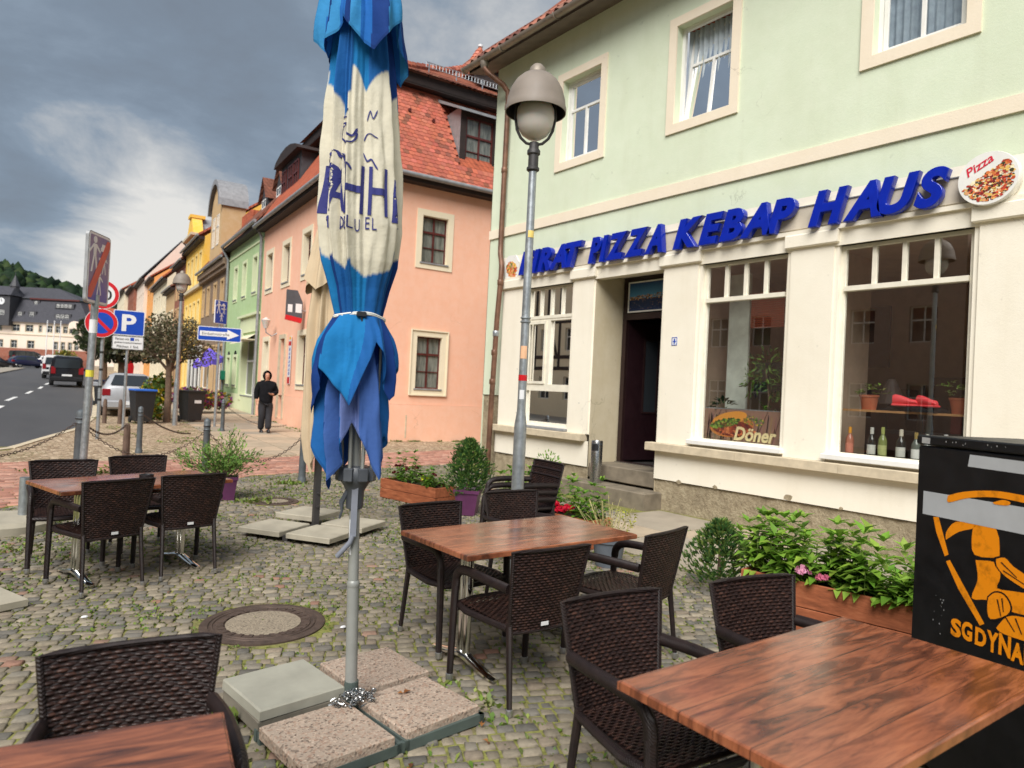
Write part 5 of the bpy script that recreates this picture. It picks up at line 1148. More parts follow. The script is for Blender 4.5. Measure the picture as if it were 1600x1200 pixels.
# ================================================================== TOWN HALL, HILL
TH = Vector((1.63, 178.35, 0)); TE = Vector((17.82, 165.8, 0)); tv = (TE-TH); tl = tv.length; trz = atan2(tv.y, tv.x)
t_ = empty('town_hall', (TH.x, TH.y, 2.6), trz, 'town hall with rose white walls, slate mansard roof and clock turret at street end', 'building')
def U(px): return (px+20)/156*tl
def ZP(px, py): return 1.6+((610-.0486*(800-px))-py)/7.606-2.6
P = PY
wins = []
for px, w_ in ((-6, 6), (16, 12), (37, 12), (58, 5), (70, 9), (84, 8), (96, 7), (106, 7), (126, 7)): wins.append((U(px), U(px+w_), ZP(px, 516 if px < 60 else 521), ZP(px, 505.5 if px < 60 else 510.5)))
for px, w_ in ((-6, 9), (15, 10), (41, 11), (82, 7), (94, 6), (105, 6), (115, 6)): wins.append((U(px), U(px+w_), ZP(px, 542 if px < 60 else 547), ZP(px, 530 if px < 60 else 535)))
# straighten the rows: level lines in the real building
za0, za1, zb0, zb1 = 7.35-2.6+.0, 0, 0, 0
lo, hi = [], []
for o in wins: (hi if o[2] > 4.5 else lo).append(o)
zh = (sum(o[2] for o in hi)/len(hi), sum(o[3] for o in hi)/len(hi)); zl = (sum(o[2] for o in lo)/len(lo), sum(o[3] for o in lo)/len(lo))
wins = [(o[0], o[1], *zh) for o in hi]+[(o[0], o[1], *zl) for o in lo]
zE = ZP(50, 503); zBk = ZP(60, 466); zR = ZP(40, 443)
mb = MB(); mb.wall(-6, tl, ZP(50, 546), zE, wins, P, .25); mb.poly([(tl, 0, -1), (tl, 12, -1), (tl, 12, zE), (tl, 0, zE)]); mb.build('wall', M_['hall'], t_, fix=False)
mb = MB(); mb.wall(-6, tl+.5, -3.5, ZP(50, 545), [], P, .2, -.6); mb.build('brick_base', M_['brick'], t_, fix=False)
for o in wins: hwindow(t_, P, *o, d=.2, surround=M_['ledge'] , sw=.12, trans=.6)
mb = MB(); mb.box(-6, tl, -.12, 0, (zh[0]+zl[1])/2+.2, (zh[0]+zl[1])/2+.35, P); mb.build('string_course', M_['ledge'], t_)
mb = MB(); zt = zBk; ins = 2.2
def q4(a, b_, c, d): mb.poly([a, b_, c, d])
q4((-6, -.5, zE-.1), (tl+.5, -.5, zE-.1), (tl-ins-1.2, 2.0, zt), (-6, 2.0, zt)); q4((tl+.5, -.5, zE-.1), (tl+.5, 12, zE-.1), (tl-ins-1.2, 10, zt), (tl-ins-1.2, 2.0, zt))
q4((-6, 1.6, zt+.1), (tl-ins-1, 1.6, zt+.1), (U(56), 6, zR), (-6, 6, zR)); mb.poly([(tl-ins-1, 1.6, zt+.1), (tl-ins-1, 10, zt+.1), (U(56), 6, zR)]); mb.build('mansard_roof', M_['roofslate'], t_, fix=False)
mb = MB(); mb.box(U(33), tl-ins-1, 1.55, 1.75, zt-.1, zt+.2, P); mb.build('red_fascia', M_['oxred'], t_)
def sd_(px0, px1, py0, py1, dpt, n):
    a, b_, z0, z1 = U(px0), U(px1), ZP(px0, py1), ZP(px0, py0); mb = MB(); mb.box(a-.3, b_+.3, dpt-.1, dpt+2, z0-.2, z1+.2, P); mb.build('dormer', M_['slate'], t_); st = (b_-a)/n
    for k in range(n): hwindow(t_, lambda u, d, z: P(u, dpt-.2+d*.3, z), a+st*k+.15, a+st*(k+1)-.15, z0, z1, d=.05)
sd_(23, 30, 487, 495, .3, 1); sd_(41, 49, 487, 495, .3, 1); sd_(41, 47, 469, 475, 1.6, 1); sd_(83, 104, 491, 500, .2, 3); sd_(79, 104, 474, 479, 1.0, 4)
mb = MB(); mb.prism(arch(U(108), U(127), ZP(115, 514), ZP(115, 509.5), ZP(115, 502)), -.8, 1.5, P); mb.build('arched_gable', M_['hall'], t_)
# clock turret
c0, c1 = U(-14), U(17); mb = MB(); mb.box(c0, c1, -1.2, 3, zE-1.0, ZP(0, 462), P); mb.build('turret', M_['slate'], t_)
mb = MB(); cz = ZP(0, 461); a, b_ = c0-.4, c1+.4; ap = ((U(13)), 1.0, ZP(10, 444)); pts = [(a, -1.6, cz), (b_, -1.6, cz), (b_, 3.4, cz), (a, 3.4, cz)]
for i in range(4): mb.poly([pts[i], pts[(i+1) % 4], ap])
mb.build('turret_roof', M_['roofslate'], t_, fix=False)
mb = MB(); sx = U(11.5); mb.lathe([(.85, ZP(10, 456)), (.8, ZP(10, 447)), (.95, ZP(10, 446)), (.55, ZP(10, 438)), (.05, ZP(10, 428)), (.03, ZP(10, 420))], 8, (sx, 1.0, 0)); mb.build('spire', M_['slate'], t_)
mb = MB(); cc_ = (U(4), ZP(4, 471)); mb.prism([(cc_[0]+.68*cos(2*pi*i/24), cc_[1]+.68*sin(2*pi*i/24)) for i in range(24)], -1.3, -1.2, P); cl = mb.build('clock_face', M_['signwhite'], t_)
mb = MB(); mb.box(cc_[0]-.04, cc_[0]+.04, -1.35, -1.31, cc_[1], cc_[1]+.55, P); mb.box(cc_[0], cc_[0]+.38, -1.35, -1.31, cc_[1]-.04, cc_[1]+.04, P); mb.build('clock_hands', M_['signblack'], cl)
hwindow(t_, lambda u, d, z: P(u, -1.25+d*.3, z), U(1), U(9), ZP(5, 492), ZP(5, 485), d=.05, cols=3)
for px in (71, 82, 92):
    p = TH+tv*((px+20)/156); d = p.normalized()*4; e_ = empty('flagpole', (p.x-d.x, p.y-d.y, 2.3), 0, None, None); mb = MB(); mb.tube([(0, 0, 0), (0, 0, 8.6)], .09, 6); mb.build('pole', M_['signwhite'], e_); mb = MB(); mb.lathe([(.02, 0), (.16, .12), (.02, .25)], 8, (0, 0, 8.6)); mb.build('knob', M_['signwhite'], e_)
    tag(e_, {71: 'leftmost of the three bare white flagpoles before the town hall', 82: 'middle one of the three bare white flagpoles before the town hall', 92: 'rightmost of the three bare white flagpoles before the town hall'}[px], 'flagpole', 'flagpoles in front of the town hall')
e_ = empty('annex', (TE.x+1.2, TE.y-1.5, 2.4), trz, 'orange roofed building joining the right end of the town hall', 'building')
mb = MB(); mb.box(-3.2, 3.5, .8, 8, -2, 8.0, P); mb.build('wall', M_['hall'], e_); mb = MB(); mb.poly([(-5.5, .3, 8.0), (4, .3, 8.0), (4, 5, 12.0), (-5.2, 5, 13.2)]); mb.build('roof', M_['roofred'], e_, fix=False)
mb = MB(); mb.lathe([(.9, 6.5), (.85, 9.2), (.5, 10.5), (.05, 11.4)], 8, (-1.2, .4, 0)); mb.build('slate_turret', M_['slate'], e_)
e_ = empty('distant_house', (31, 190, 4), -.3, 'small red roofed house low between the signs at the street end', 'house'); mb = MB(); mb.box(-9, 9, 0, 6, -4, 4.5, P); mb.build('wall', M_['ivory'], e_); mb = MB(); mb.poly([(-9.5, -.5, 4.4), (9.5, -.5, 4.4), (9.5, 3, 8.0), (-9.5, 3, 8.0)]); mb.build('roof', M_['roofred'], e_, fix=False)
e_ = empty('retaining_wall', (9.0, 128, 1.2), -.12, 'low brick retaining wall below the town hall forecourt', 'wall'); mb = MB(); mb.box(-14, 5.5, 0, .5, -1, 1.9, P); mb.build('wall_body', M_['brick'], e_)
# wooded hill
hp_ = [(-160, 74), (-60, 66), (2, 51), (22, 45), (45, 39), (60, 33), (80, 26), (120, 20), (200, 14), (300, 8)]
hh = lambda x: float(np.interp(x, [p[0] for p in hp_], [p[1] for p in hp_]))
def hz(x, y): t = max(0, min(1, (y-215)/160)); t = t*t*(3-2*t); return 3.5+(hh(x)*.92-8)*t
xs = list(range(-200, 340, 12)); ys = list(range(200, 470, 10)); V = [(x, y, hz(x, y)) for y in ys for x in xs]; F = [(j*len(xs)+i, j*len(xs)+i+1, (j+1)*len(xs)+i+1, (j+1)*len(xs)+i) for j in range(len(ys)-1) for i in range(len(xs)-1)]
tag(fast_mesh('hill', V, F, simple('forest_floor', (.03, .045, .015), .95), kind='structure', smooth=True), 'steep wooded hill behind the town hall', 'hill')
ico = bmesh.new(); bmesh.ops.create_icosphere(ico, subdivisions=1, radius=1); IV = np.array([v.co[:] for v in ico.verts]); IF = np.array([[v.index for v in f.verts] for f in ico.faces]); ico.free()
Vs, Fs, Cs = [], [], []; q = random.Random(5); n0 = 0
fc = [(.010, .026, .009), (.016, .036, .011), (.024, .050, .013), (.040, .066, .018), (.012, .03, .012)]
for k in range(3000):
    x = q.uniform(-20, 100); y = q.uniform(208, 390); r = q.uniform(1.3, 2.9); 
    if x/y > .42: continue
    V = IV*np.array([r, r, r*q.uniform(.9, 1.4)])*(1+.22*rng.standard_normal((len(IV), 1)))+np.array([x, y, hz(x, y)+r*.8]); c = q.choice(fc); cz_ = 1
    Vs.append(V); Fs.append(IF+n0); n0 += len(V); Cs.append(np.array(c)*rng.uniform(.7, 1.35, (len(IF), 1)))
tag(fast_mesh('forest', np.concatenate(Vs), np.concatenate(Fs), M_['needle'], None, np.concatenate(Cs), 'stuff'), 'dense green forest covering the hill', 'forest')

# ================================================================== VEHICLES
def car(name, loc, rz, kind, paint, label, group=None):
    """x forward (front), y left"""
    e_ = empty(name, loc, rz, label, 'van' if kind == 'van' else 'car', group)
    if kind == 'van': st = [(-2.15, .55, .30, .95, 1.60, .78), (-2.10, .86, .28, 1.0, 1.78, .70), (-1.2, .88, .26, 1.02, 1.84, .68), (.3, .88, .26, 1.02, 1.82, .68), (.95, .88, .26, 1.0, 1.60, .66), (1.35, .87, .26, .98, 1.14, .72), (2.0, .80, .30, .80, .92, .70), (2.2, .66, .36, .66, .72, .60)]
    elif kind == 'hatch': st = [(-2.02, .74, .34, .86, .95, .68), (-1.98, .82, .28, .92, 1.02, .66), (-1.66, .84, .25, .94, 1.42, .58), (-.6, .85, .24, .93, 1.46, .57), (.35, .85, .24, .91, 1.38, .57), (1.0, .84, .24, .88, .96, .66), (1.7, .80, .26, .76, .84, .66), (2.0, .66, .34, .60, .66, .55)]
    else: st = [(-2.15, .72, .34, .84, .92, .66), (-2.08, .82, .28, .92, 1.00, .64), (-1.5, .86, .25, .94, 1.42, .60), (-.4, .87, .24, .93, 1.50, .60), (.4, .87, .24, .92, 1.42, .60), (1.05, .85, .24, .90, .98, .68), (1.8, .80, .26, .76, .84, .66), (2.15, .64, .34, .58, .64, .55)]
    mb = MB(); n = 12
    for x, hw, zb, bl, zt, rw in st:
        for (y, z) in ((hw*.85, zb), (hw, zb+.12), (hw*1.0, (zb+bl)/2), (hw*.985, bl), (rw+.02, zt-.07), (rw-.14, zt)): mb.V.append((x, y, z))
        for (y, z) in ((rw-.14, zt), (rw+.02, zt-.07), (hw*.985, bl), (hw, (zb+bl)/2), (hw, zb+.12), (hw*.85, zb)): mb.V.append((x, -y, z))
    for j in range(len(st)-1):
        for i in range(n): mb.face((j*n+i, j*n+(i+1) % n, (j+1)*n+(i+1) % n, (j+1)*n+i))
    mb.face(tuple(range(n))[::-1]); mb.face(tuple((len(st)-1)*n+i for i in range(n))); body = mb.build('body', paint, e_, smooth=True, sharp=50)
    def S(x):
        for a, b_ in zip(st, st[1:]):
            if a[0] <= x <= b_[0]: t = (x-a[0])/(b_[0]-a[0]); return [p+(q-p)*t for p, q in zip(a, b_)]
    def side(x0, x1, nm, mat, lo=.04, hi=.10):
        for s_ in (-1, 1):
            mb = MB(); xs_ = [x0+(x1-x0)*i/4 for i in range(5)]; lo_, hi_ = [], []
            for x in xs_: q_ = S(x); t = lo/(q_[4]-q_[3]); f = lambda zz: (q_[1]*.985+(q_[5]+.02-q_[1]*.985)*min(1, max(0, (zz-q_[3])/max(.02, q_[4]-.07-q_[3]))))+.012; lo_.append((x, s_*f(q_[3]+lo), q_[3]+lo)); z2 = max(q_[3]+lo+.01, q_[4]-hi); hi_.append((x, s_*f(z2), z2))
            for i in range(4): mb.poly([lo_[i], lo_[i+1], hi_[i+1], hi_[i]])
            mb.build(nm, mat, e_, fix=False)
    side(-1.75 if kind != 'van' else -1.9, -.75, 'side_window', M_['farglass']); side(-.66, .35, 'side_window', M_['farglass']); side(.42, .98 if kind != 'van' else 1.3, 'quarter_window', M_['farglass'])
    # rear glass follows the tail
    a, b_ = (st[0], st[1]) if kind == 'van' else (st[1], st[2])
    if kind == 'van': z0, z1, x0, x1, y0, y1 = 1.08, 1.62, -2.155, -2.135, .68, .60
    else: z0, z1, x0, x1, y0, y1 = a[4]+.03, b_[4]-.035, a[0]+.03, b_[0]-.03, .60, .47
    mb = MB(); o = Vector((-.03, 0, .012)); mb.poly([Vector((x0, -y0, z0))+o, Vector((x0, y0, z0))+o, Vector((x1, y1, z1))+o, Vector((x1, -y1, z1))+o]); mb.build('rear_window', M_['farglass'], e_, fix=False)
    mb = MB(); a, b_ = st[4], st[5]; o = Vector((.02, 0, .02)); mb.poly([Vector((b_[0]-.05, -.62, b_[4]+.0))+o, Vector((b_[0]-.05, .62, b_[4]))+o, Vector((a[0]+.04, .54, a[4]-.06))+o, Vector((a[0]+.04, -.54, a[4]-.06))+o]); mb.build('windscreen', M_['farglass'], e_, fix=False)
    xr = st[0][0]
    for s_ in (-1, 1):
        mb = MB(); z0_, z1_ = (.72, 1.15) if kind == 'van' else (.70, .93)
        mb.cbox(xr-.012, xr+.22, s_*.72-.13, s_*.72+.10 if s_ > 0 else s_*.72+.13, z0_, z1_, .02); mb.build('tail_light', M_['tail'], e_)
        mb = MB(); xf = st[-1][0]; mb.cbox(xf-.35, xf-.02, s_*.60-.12, s_*.60+.12, .56, .70, .02); mb.build('headlight', M_['signwhite'], e_)
        mb = MB(); mb.cbox(.78, .98, s_*.98-.09, s_*.98+.09, .95, 1.10, .02); mb.build('wing_mirror', paint, e_)
    mb = MB(); mb.cbox(xr-.07, xr+.20, -.80, .80, .30, .55, .04); bp = mb.build('rear_bumper', paint if kind != 'van' else M_['black'], e_)
    mb = MB(); yy = .26; mb.box(xr-.085, xr-.06, -yy, yy, .60 if kind == 'van' else .42, .71 if kind == 'van' else .53); mb.build('number_plate', M_['signwhite'], e_)
    for x in (-1.3, 1.32):
        for s_ in (-1, 1):
            R = .31; mb = MB(); Vc = lambda r, d: [(x+r*cos(2*pi*i/18), s_*(.80+d), .31+r*sin(2*pi*i/18)) for i in range(18)]; rings = [(R*.62, -.16), (R, -.16), (R, .02), (R*.93, .055), (R*.62, .05)]; i0 = 0
            for r, d in rings: mb.V += Vc(r, d)
            for j in range(4):
                for i in range(18): mb.face((j*18+i, j*18+(i+1) % 18, (j+1)*18+(i+1) % 18, (j+1)*18+i))
            wh = mb.build('wheel', M_['tyre'], e_, smooth=True); mb = MB(); mb.V += Vc(R*.62, .035)+Vc(R*.2, .05); mb.face(tuple(range(18, 36)))
            for i in range(18): mb.face((i, (i+1) % 18, 18+(i+1) % 18, 18+i))
            mb.build('rim', M_['zinc'], wh, smooth=True)
    return e_
sdir = atan2(1.0, .10)          # street direction
car('silver_car', (4.28, 27.9, gz(26)-.02), sdir, 'hatch', M_['carsilver'], 'silver hatchback parked at the kerb behind the blue lidded bin')
car('black_van', (4.45, 51.6, .56), sdir+.04, 'van', M_['carblack'], 'black van driving away up the street')
car('white_van', (5.0, 66, .80), sdir, 'van', M_['carwhite'], 'white van half hidden ahead of the black van')
car('dark_blue_car', (5.2, 107, 1.50), .35, 'suv', M_['carblue'], 'dark blue car parked across from the town hall, largest of the parked ones', 'cars parked below the town hall')
car('grey_car', (5.6, 115, 1.95), .30, 'van', M_['carblack'], 'black people carrier parked behind the dark blue car', 'cars parked below the town hall')
car('white_car', (8.3, 114, 1.78), .30, 'hatch', M_['carwhite'], 'white car parked just right of the dark blue one', 'cars parked below the town hall')
car('black_car', (1.6, 100, 1.18), .30, 'hatch', M_['carblack'], 'low black car parked at the far left edge', 'cars parked below the town hall')
e_ = empty('street_sweep_wall', (.95, 96.5, 1.1), .3, 'short white wall stub at the left edge below the parked cars', 'wall'); mb = MB(); mb.cbox(-1.2, .3, -.12, .12, -.5, 1.0, .02); mb.build('wall_body', M_['signwhite'], e_)
# lawn kerbs at far left: parking forecourt
tag(sheet('forecourt', lambda y: (road_l(y)+.1, road_l(y)+.1 if False else road_r(y)-6.7), [60, 75, 90, 101], .03, M_['pave'], 2), kind='structure')

# ================================================================== TREES, SHRUBS, STREET
def crown_tree(name, loc, trunk_h, tr, blobs_, n, cols, label, sz=.05, cat='tree', limbs=True, seed=1, group=None):
    e_ = empty(name, loc, 0, label, cat, group); q = random.Random(seed); mb = MB(); mb.tube([(0, 0, -.05), (.01, .02, trunk_h*.5), (-.02, 0, trunk_h)], [tr*1.15, tr, tr*.85], 9)
    if limbs:
        for c in blobs_:
            m_ = Vector(c[:3])*.55+Vector((0, 0, trunk_h))*.45; mb.tube([(0, 0, trunk_h*.92), m_, Vector(c[:3])], [tr*.6, tr*.35, tr*.12], 6)
            for _ in range(5): v = Vector((q.uniform(-1, 1), q.uniform(-1, 1), q.uniform(-.4, 1))).normalized(); mb.tube([m_, Vector(c[:3])+Vector((v.x*c[3], v.y*c[3], v.z*c[4]))*.8], [tr*.22, tr*.06], 4)
    mb.build('trunk', M_['bark'], e_, smooth=True); lf = LF(); tot = sum(c[3]**2*c[4] for c in blobs_)
    for c in blobs_:
        m_ = int(n*c[3]**2*c[4]/tot)
        for _ in range(m_):
            v = Vector((q.gauss(0, 1), q.gauss(0, 1), q.gauss(0, 1))).normalized()*(q.random()**.45)
            p = Vector(c[:3])+Vector((v.x*c[3], v.y*c[3], v.z*c[4])); s_ = sz*q.uniform(.6, 1.4); a = rv()*s_; b_ = a.cross(rv()).normalized()*s_*.7; lf.quad(p, a, b_, jit(q.choice(cols), .35))
    lf.build('crown', M_['leaf'], e_); return e_
TC = [(.19, .17, .09), (.13, .13, .06), (.24, .19, .11), (.09, .10, .05), (.20, .15, .10)]
crown_tree('pollard_tree', (4.82, 23.95, .06), 1.75, .10, [(0, 0, 2.75, 1.0, .75), (-.65, .1, 2.25, .65, .45), (.75, -.1, 2.25, .65, .45), (.1, -.4, 2.5, .7, .6), (-.35, 0, 3.0, .55, .45), (.5, 0, 2.95, .5, .45)], 4300, TC, 'round pollarded tree with brownish leaves behind the street lamp', .034, seed=3)
crown_tree('street_tree', (4.95, 34.0, .25), 1.7, .14, [(0, 0, 2.7, 1.2, 1.0), (-.5, 0, 2.3, .8, .6), (.9, 0, 2.4, .9, .7)], 4200, [(.06, .075, .03), (.045, .06, .025), (.09, .085, .045)], 'darker street tree behind the parking sign', .075, seed=4)
crown_tree('street_tree', (6.6, 52.0, .57), 1.9, .16, [(0, 0, 3.3, 1.9, 1.5)], 2500, [(.06, .085, .03), (.05, .07, .03)], 'small street tree further up behind the round signs', .11, seed=5)
for k, (x, y, s_, lab) in enumerate(((5.05, 120, 1.0, 'clipped dark green bush below the town hall wall'), (10.2, 121, 1.3, 'yellow flowering shrub below the town hall flagpoles'))):
    crown_tree('bush', (x, y, gz(y)), .4, .08, [(0, 0, 1.0*s_, 1.3*s_, 1.0*s_)], 900, [(.05, .09, .03)] if k == 0 else [(.35, .28, .03), (.12, .15, .03)], lab, .14, 'bush', seed=8+k)
# shrubs and flowers behind the bins
crown_tree('sunflower_bush', (4.62, 24.9, .08), .4, .03, [(0, 0, .7, .5, .75), (.2, 0, 1.2, .35, .35)], 900, [(.10, .20, .03), (.16, .24, .05), (.5, .36, .02)], 'leafy flowering bush between the blue lidded bin and the tree', .06, 'bush', seed=12)
crown_tree('flower_rack', (6.6, 28.3, .15), .3, .03, [(0, 0, .55, .9, .45), (.9, .3, .5, .6, .4)], 1200, [(.09, .16, .03), (.4, .05, .12), (.5, .35, .03), (.2, .05, .2), (.06, .1, .03)], 'rack of potted flowers in front of the shop beneath the purple parasol', .06, 'flower rack', seed=13)
def street_lamp(loc, H, s, label, r0, r1, stickers=False, lean=0.):
    e_ = empty('street_lamp', loc, 0, label, 'street lamp', 'pole lamps with domed shades', rot=(0, 0, 0)); zt = H
    mb = MB(); mb.lathe([(r0, -.02), (r0, 1.28), (r0*1.0, 1.30), (r1*1.02, 1.42), (r1, 1.45), (r1*.92, zt-.98*s)], 20); mb.build('pole', M_['zinc'], e_, smooth=True)
    mb = MB(); z = zt-.98*s; k = s; mb.lathe([(r1*1.15, z-.01), (r1*1.5, z), (r1*1.5, z+.02*k), (r1*1.2, z+.03*k), (r1*1.2, z+.13*k), (r1*1.55, z+.14*k), (r1*1.55, z+.17*k), (r1*1.15, z+.19*k), (r1*1.1, z+.24*k)], 18); mb.build('collar', M_['darkpole'], e_, smooth=True)
    zs = z+.22*k; R = .175*k
    mb = MB()
    for sg_ in (-1, 1): mb.tube([(sg_*t[0]*k*cos(.66), -sg_*t[0]*k*sin(.66), zs+t[1]*k) for t in ((.0, .0), (.07, .015), (.12, .06), (.155, .13), (.17, .22), (.172, .36), (.172, .40))], .013*k, 8)
    mb.build('fork_arm', M_['darkpole'], e_, smooth=True)
    mb = MB(); mb.lathe([(.001, zs+.045*k), (.06*k, zs+.055*k), (.112*k, zs+.09*k), (.150*k, zs+.15*k), (.165*k, zs+.23*k), (.160*k, zs+.31*k), (.13*k, zs+.37*k)], 26, cap=False); mb.build('glass_globe', M_['globe'], e_, smooth=True)
    mb = MB(); pr_ = [(.258, .28), (.264, .28), (.266, .32), (.258, .335), (.250, .40), (.226, .48), (.185, .55), (.132, .60), (.08, .622), (.075, .626), (.001, .63)]; mb.lathe([(a*k, zs+b_*k) for a, b_ in pr_], 34, cap=False); mb.build('dome_shade', M_['lampshade'], e_, smooth=True)
    mb = MB(); mb.lathe([(a*k*.97, zs+b_*k-.008) for a, b_ in ((.257, .29), (.245, .40), (.215, .48), (.15, .565), (.001, .60))], 34, cap=False); mb.build('shade_lining', M_['black'], e_, smooth=True)
    mb = MB(); mb.lathe([(a*k, zs+b_*k) for a, b_ in ((.076, .615), (.078, .63), (.075, .64), (.066, .672), (.04, .70), (.001, .712))], 22, cap=False); mb.build('cap', M_['gutter'], e_, smooth=True)
    return e_
lp = street_lamp((3.74, 4.68, 0), 4.50, 1.0, 'grey street lamp with taupe dome, nearest one, standing among the cafe chairs', .054, .037)
def sticker(z0, z1, a0_, a1_, r, mat, name='sticker', zsh=0.):
    mb = MB(); n = 6
    for z in (z0, z1):
        for i in range(n+1): t = a0_+(a1_-a0_)*i/n; mb.V.append((r*cos(t), r*sin(t), z))
    for i in range(n): mb.face((i, i+1, n+1+i+1, n+1+i))
    mb.build(name, mat, lp, fix=False)
ys_ = simple('yellow_sticker', srgb(222, 196, 110), .5); os_ = simple('orange_sticker', srgb(226, 178, 140), .5)
cam_a = atan2(-4.68, -3.74)
sticker(2.93, 2.99, cam_a-.4, cam_a+1.2, .0375, ys_); sticker(1.88, 1.99, cam_a-.9, cam_a+.7, .0385, os_); sticker(1.69, 1.74, cam_a-1.5, cam_a+1.5, .0388, M_['signred']); sticker(1.53, 1.61, cam_a-.6, cam_a+.5, .0388, M_['signwhite'])
for z in (2.20, 2.235): mb = MB(); mb.lathe([(.041, z-.008), (.045, z-.005), (.045, z+.005), (.041, z+.008)], 18); mb.build('clamp_ring', M_['zinc'], lp, smooth=True)
street_lamp((4.80, 22.75, .05), 4.75, .98, 'far grey street lamp with taupe dome beside the round pollarded tree', .07, .05)
# traffic signs
def pole(e_, r, h, lean=(0, 0), mat='zinc'): mb = MB(); mb.tube([(0, 0, -.05), (lean[0]*.5, lean[1]*.5, h*.5), (lean[0], lean[1], h)], r, 12); mb.build('post', M_[mat], e_, smooth=True)
def facing(rz): return lambda u, d, z: (u*cos(rz)-d*sin(rz), u*sin(rz)+d*cos(rz), z)   # u along the plate, d backwards
def fade_m():
    b = NB('faded_sign_blue'); sp = b.n('ShaderNodeSeparateXYZ', {0: b.tc.outputs['Object']}); f = b.math('ADD', b.mr(sp.outputs[2], 2.6, 3.0, 1, 0), b.mr(b.noise(3, 4), .3, .7, -.35, .35), True)
    return b.fin(b.mix(f, srgb(128, 116, 150), srgb(56, 74, 170)), .4, 0, .5)
e_ = empty('traffic_sign', (1.30, 11.95, 0), 0, 'tall zinc post with weathered blue end of play street sign struck through in red', 'traffic sign', 'traffic signs along the street')
pole(e_, .052, 2.72, (.05, .0)); rz = radians(58); P0 = facing(rz); P = lambda u, d, z: tuple(Vector(P0(u, d, z))+Vector((.07, .0, 0)))
def rrect(u0_, u1_, z0, z1, r, n=4): 
    o = []
    for cx_, cz_, a in ((u1_-r, z1-r, 0), (u0_+r, z1-r, 1), (u0_+r, z0+r, 2), (u1_-r, z0+r, 3)):
        for i in range(n+1): t = pi/2*(a+i/n); o.append((cx_+r*cos(t), cz_+r*sin(t)))
    return o
mb = MB(); mb.prism(rrect(-.33, .33, 2.58, 3.63, .06), 0, .045, P); mb.build('sign_plate', M_['zincgrey'], e_)
mb = MB(); mb.prism(rrect(-.315, .315, 2.595, 3.615, .05), -.003, 0, P); mb.build('white_border', M_['signwhite'], e_)
mb = MB(); mb.prism(rrect(-.285, .285, 2.63, 3.585, .03), -.006, -.003, P); mb.build('blue_field', fade_m(), e_)
def pict(par, P, s_, ou, oz, mat):
    mb = MB()
    def fig(u, z, k, a=0):
        mb.prism([(ou+s_*(u+.035*k*cos(2*pi*i/10)), oz+s_*(z+.26*k+.035*k*sin(2*pi*i/10))) for i in range(10)], -.009, -.006, P)
        for pl in ([(-.03, .22), (.03, .22), (.025, .10), (-.025, .10)], [(-.025, .11), (0, .11), (-.04, -.06), (-.065, -.06)], [(0, .11), (.025, .11), (.07, -.05), (.045, -.06)], [(-.03, .22), (-.03, .19), (-.10, .12), (-.11, .14)], [(.03, .22), (.11, .16), (.10, .14), (.03, .19)]): mb.prism([(ou+s_*(u+x*k), oz+s_*(z+y*k)) for x, y in pl], -.009, -.006, P)
    fig(-.15, .05, 1.5); fig(.02, -.30, 1.0); fig(.14, .02, .9)
    for pl in ([(.02, .30), (.20, .30), (.20, .35), (.16, .36), (.14, .41), (.06, .41), (.04, .36), (.02, .35)], [(-.02, .16), (.22, .16), (.22, .20), (-.02, .20)]): mb.prism([(ou+s_*x, oz+s_*y) for x, y in pl], -.009, -.006, P)
    mb.build('white_pictogram', mat, par)
pict(e_, P, 1.0, 0, 3.08, M_['signwhite'])
mb = MB(); mb.prism([(-.285, 2.66), (-.285, 2.80), (.20, 3.56), (.285, 3.56), (.285, 3.46), (-.20, 2.66)], -.012, -.009, P); mb.build('red_bar', simple('faded_sign_red', srgb(206, 84, 66), .45, amt=.15), e_)
mb = MB(); mb.lathe([(.055, 1.50), (.055, 1.60)], 14, (.028, .0, 0), cap=False); mb.build('yellow_sticker', simple('lemon_sticker', srgb(220, 210, 70), .5), e_)
mb = MB(); mb.lathe([(.0545, 2.15), (.0545, 2.35)], 14, (.041, .0, 0), cap=False); mb.build('white_sticker', M_['signwhite'], e_)
for z in (2.70, 3.4): mb = MB(); mb.box(-.05, .05, .045, .10, z, z+.04, P); mb.build('bracket', M_['zinc'], e_)
def plate_face(par, P, poly, mats):
    pass
def disc_(r, cz, n=32): return [(r*cos(2*pi*i/n), cz+r*sin(2*pi*i/n)) for i in range(n)]
rzS = radians(-12)
e_ = empty('traffic_sign', (2.28, 18.55, 0), 0, 'banded post with round speed limit sign above round no parking sign', 'traffic sign', 'traffic signs along the street'); pole(e_, .04, 3.6); P0 = facing(rzS); P = lambda u, d, z: tuple(Vector(P0(u, d, z))+Vector((-.05, -.075, 0)))
for cz, blue in ((3.36, False), (2.70, True)):
    nm = 'no_parking_plate' if blue else 'speed_limit_plate'
    mb = MB(); mb.prism(disc_(.335, cz), 0, .03, P); pl = mb.build(nm, M_['signwhite'], e_); mb = MB()
    i0 = 0; n = 32
    for i in range(n):
        a, b_ = 2*pi*i/n, 2*pi*(i+1)/n; mb.poly([P(.325*cos(a), -.002, cz+.325*sin(a)), P(.325*cos(b_), -.002, cz+.325*sin(b_)), P(.245*cos(b_), -.002, cz+.245*sin(b_)), P(.245*cos(a), -.002, cz+.245*sin(a))])
    if blue: mb.prism([(-.20, cz+.15), (-.15, cz+.20), (.20, cz-.15), (.15, cz-.20)], -.008, -.005, P)
    mb.build('red_ring', M_['signred'], pl, fix=False)
    if blue: mb = MB(); mb.prism(disc_(.245, cz), -.004, -.002, P); mb.build('blue_field', M_['signblue'], pl)
    else: text_on('number', '30', P, -.17, .18, cz-.12, cz+.12, -.004, M_['signblack'], pl, offset=.01)
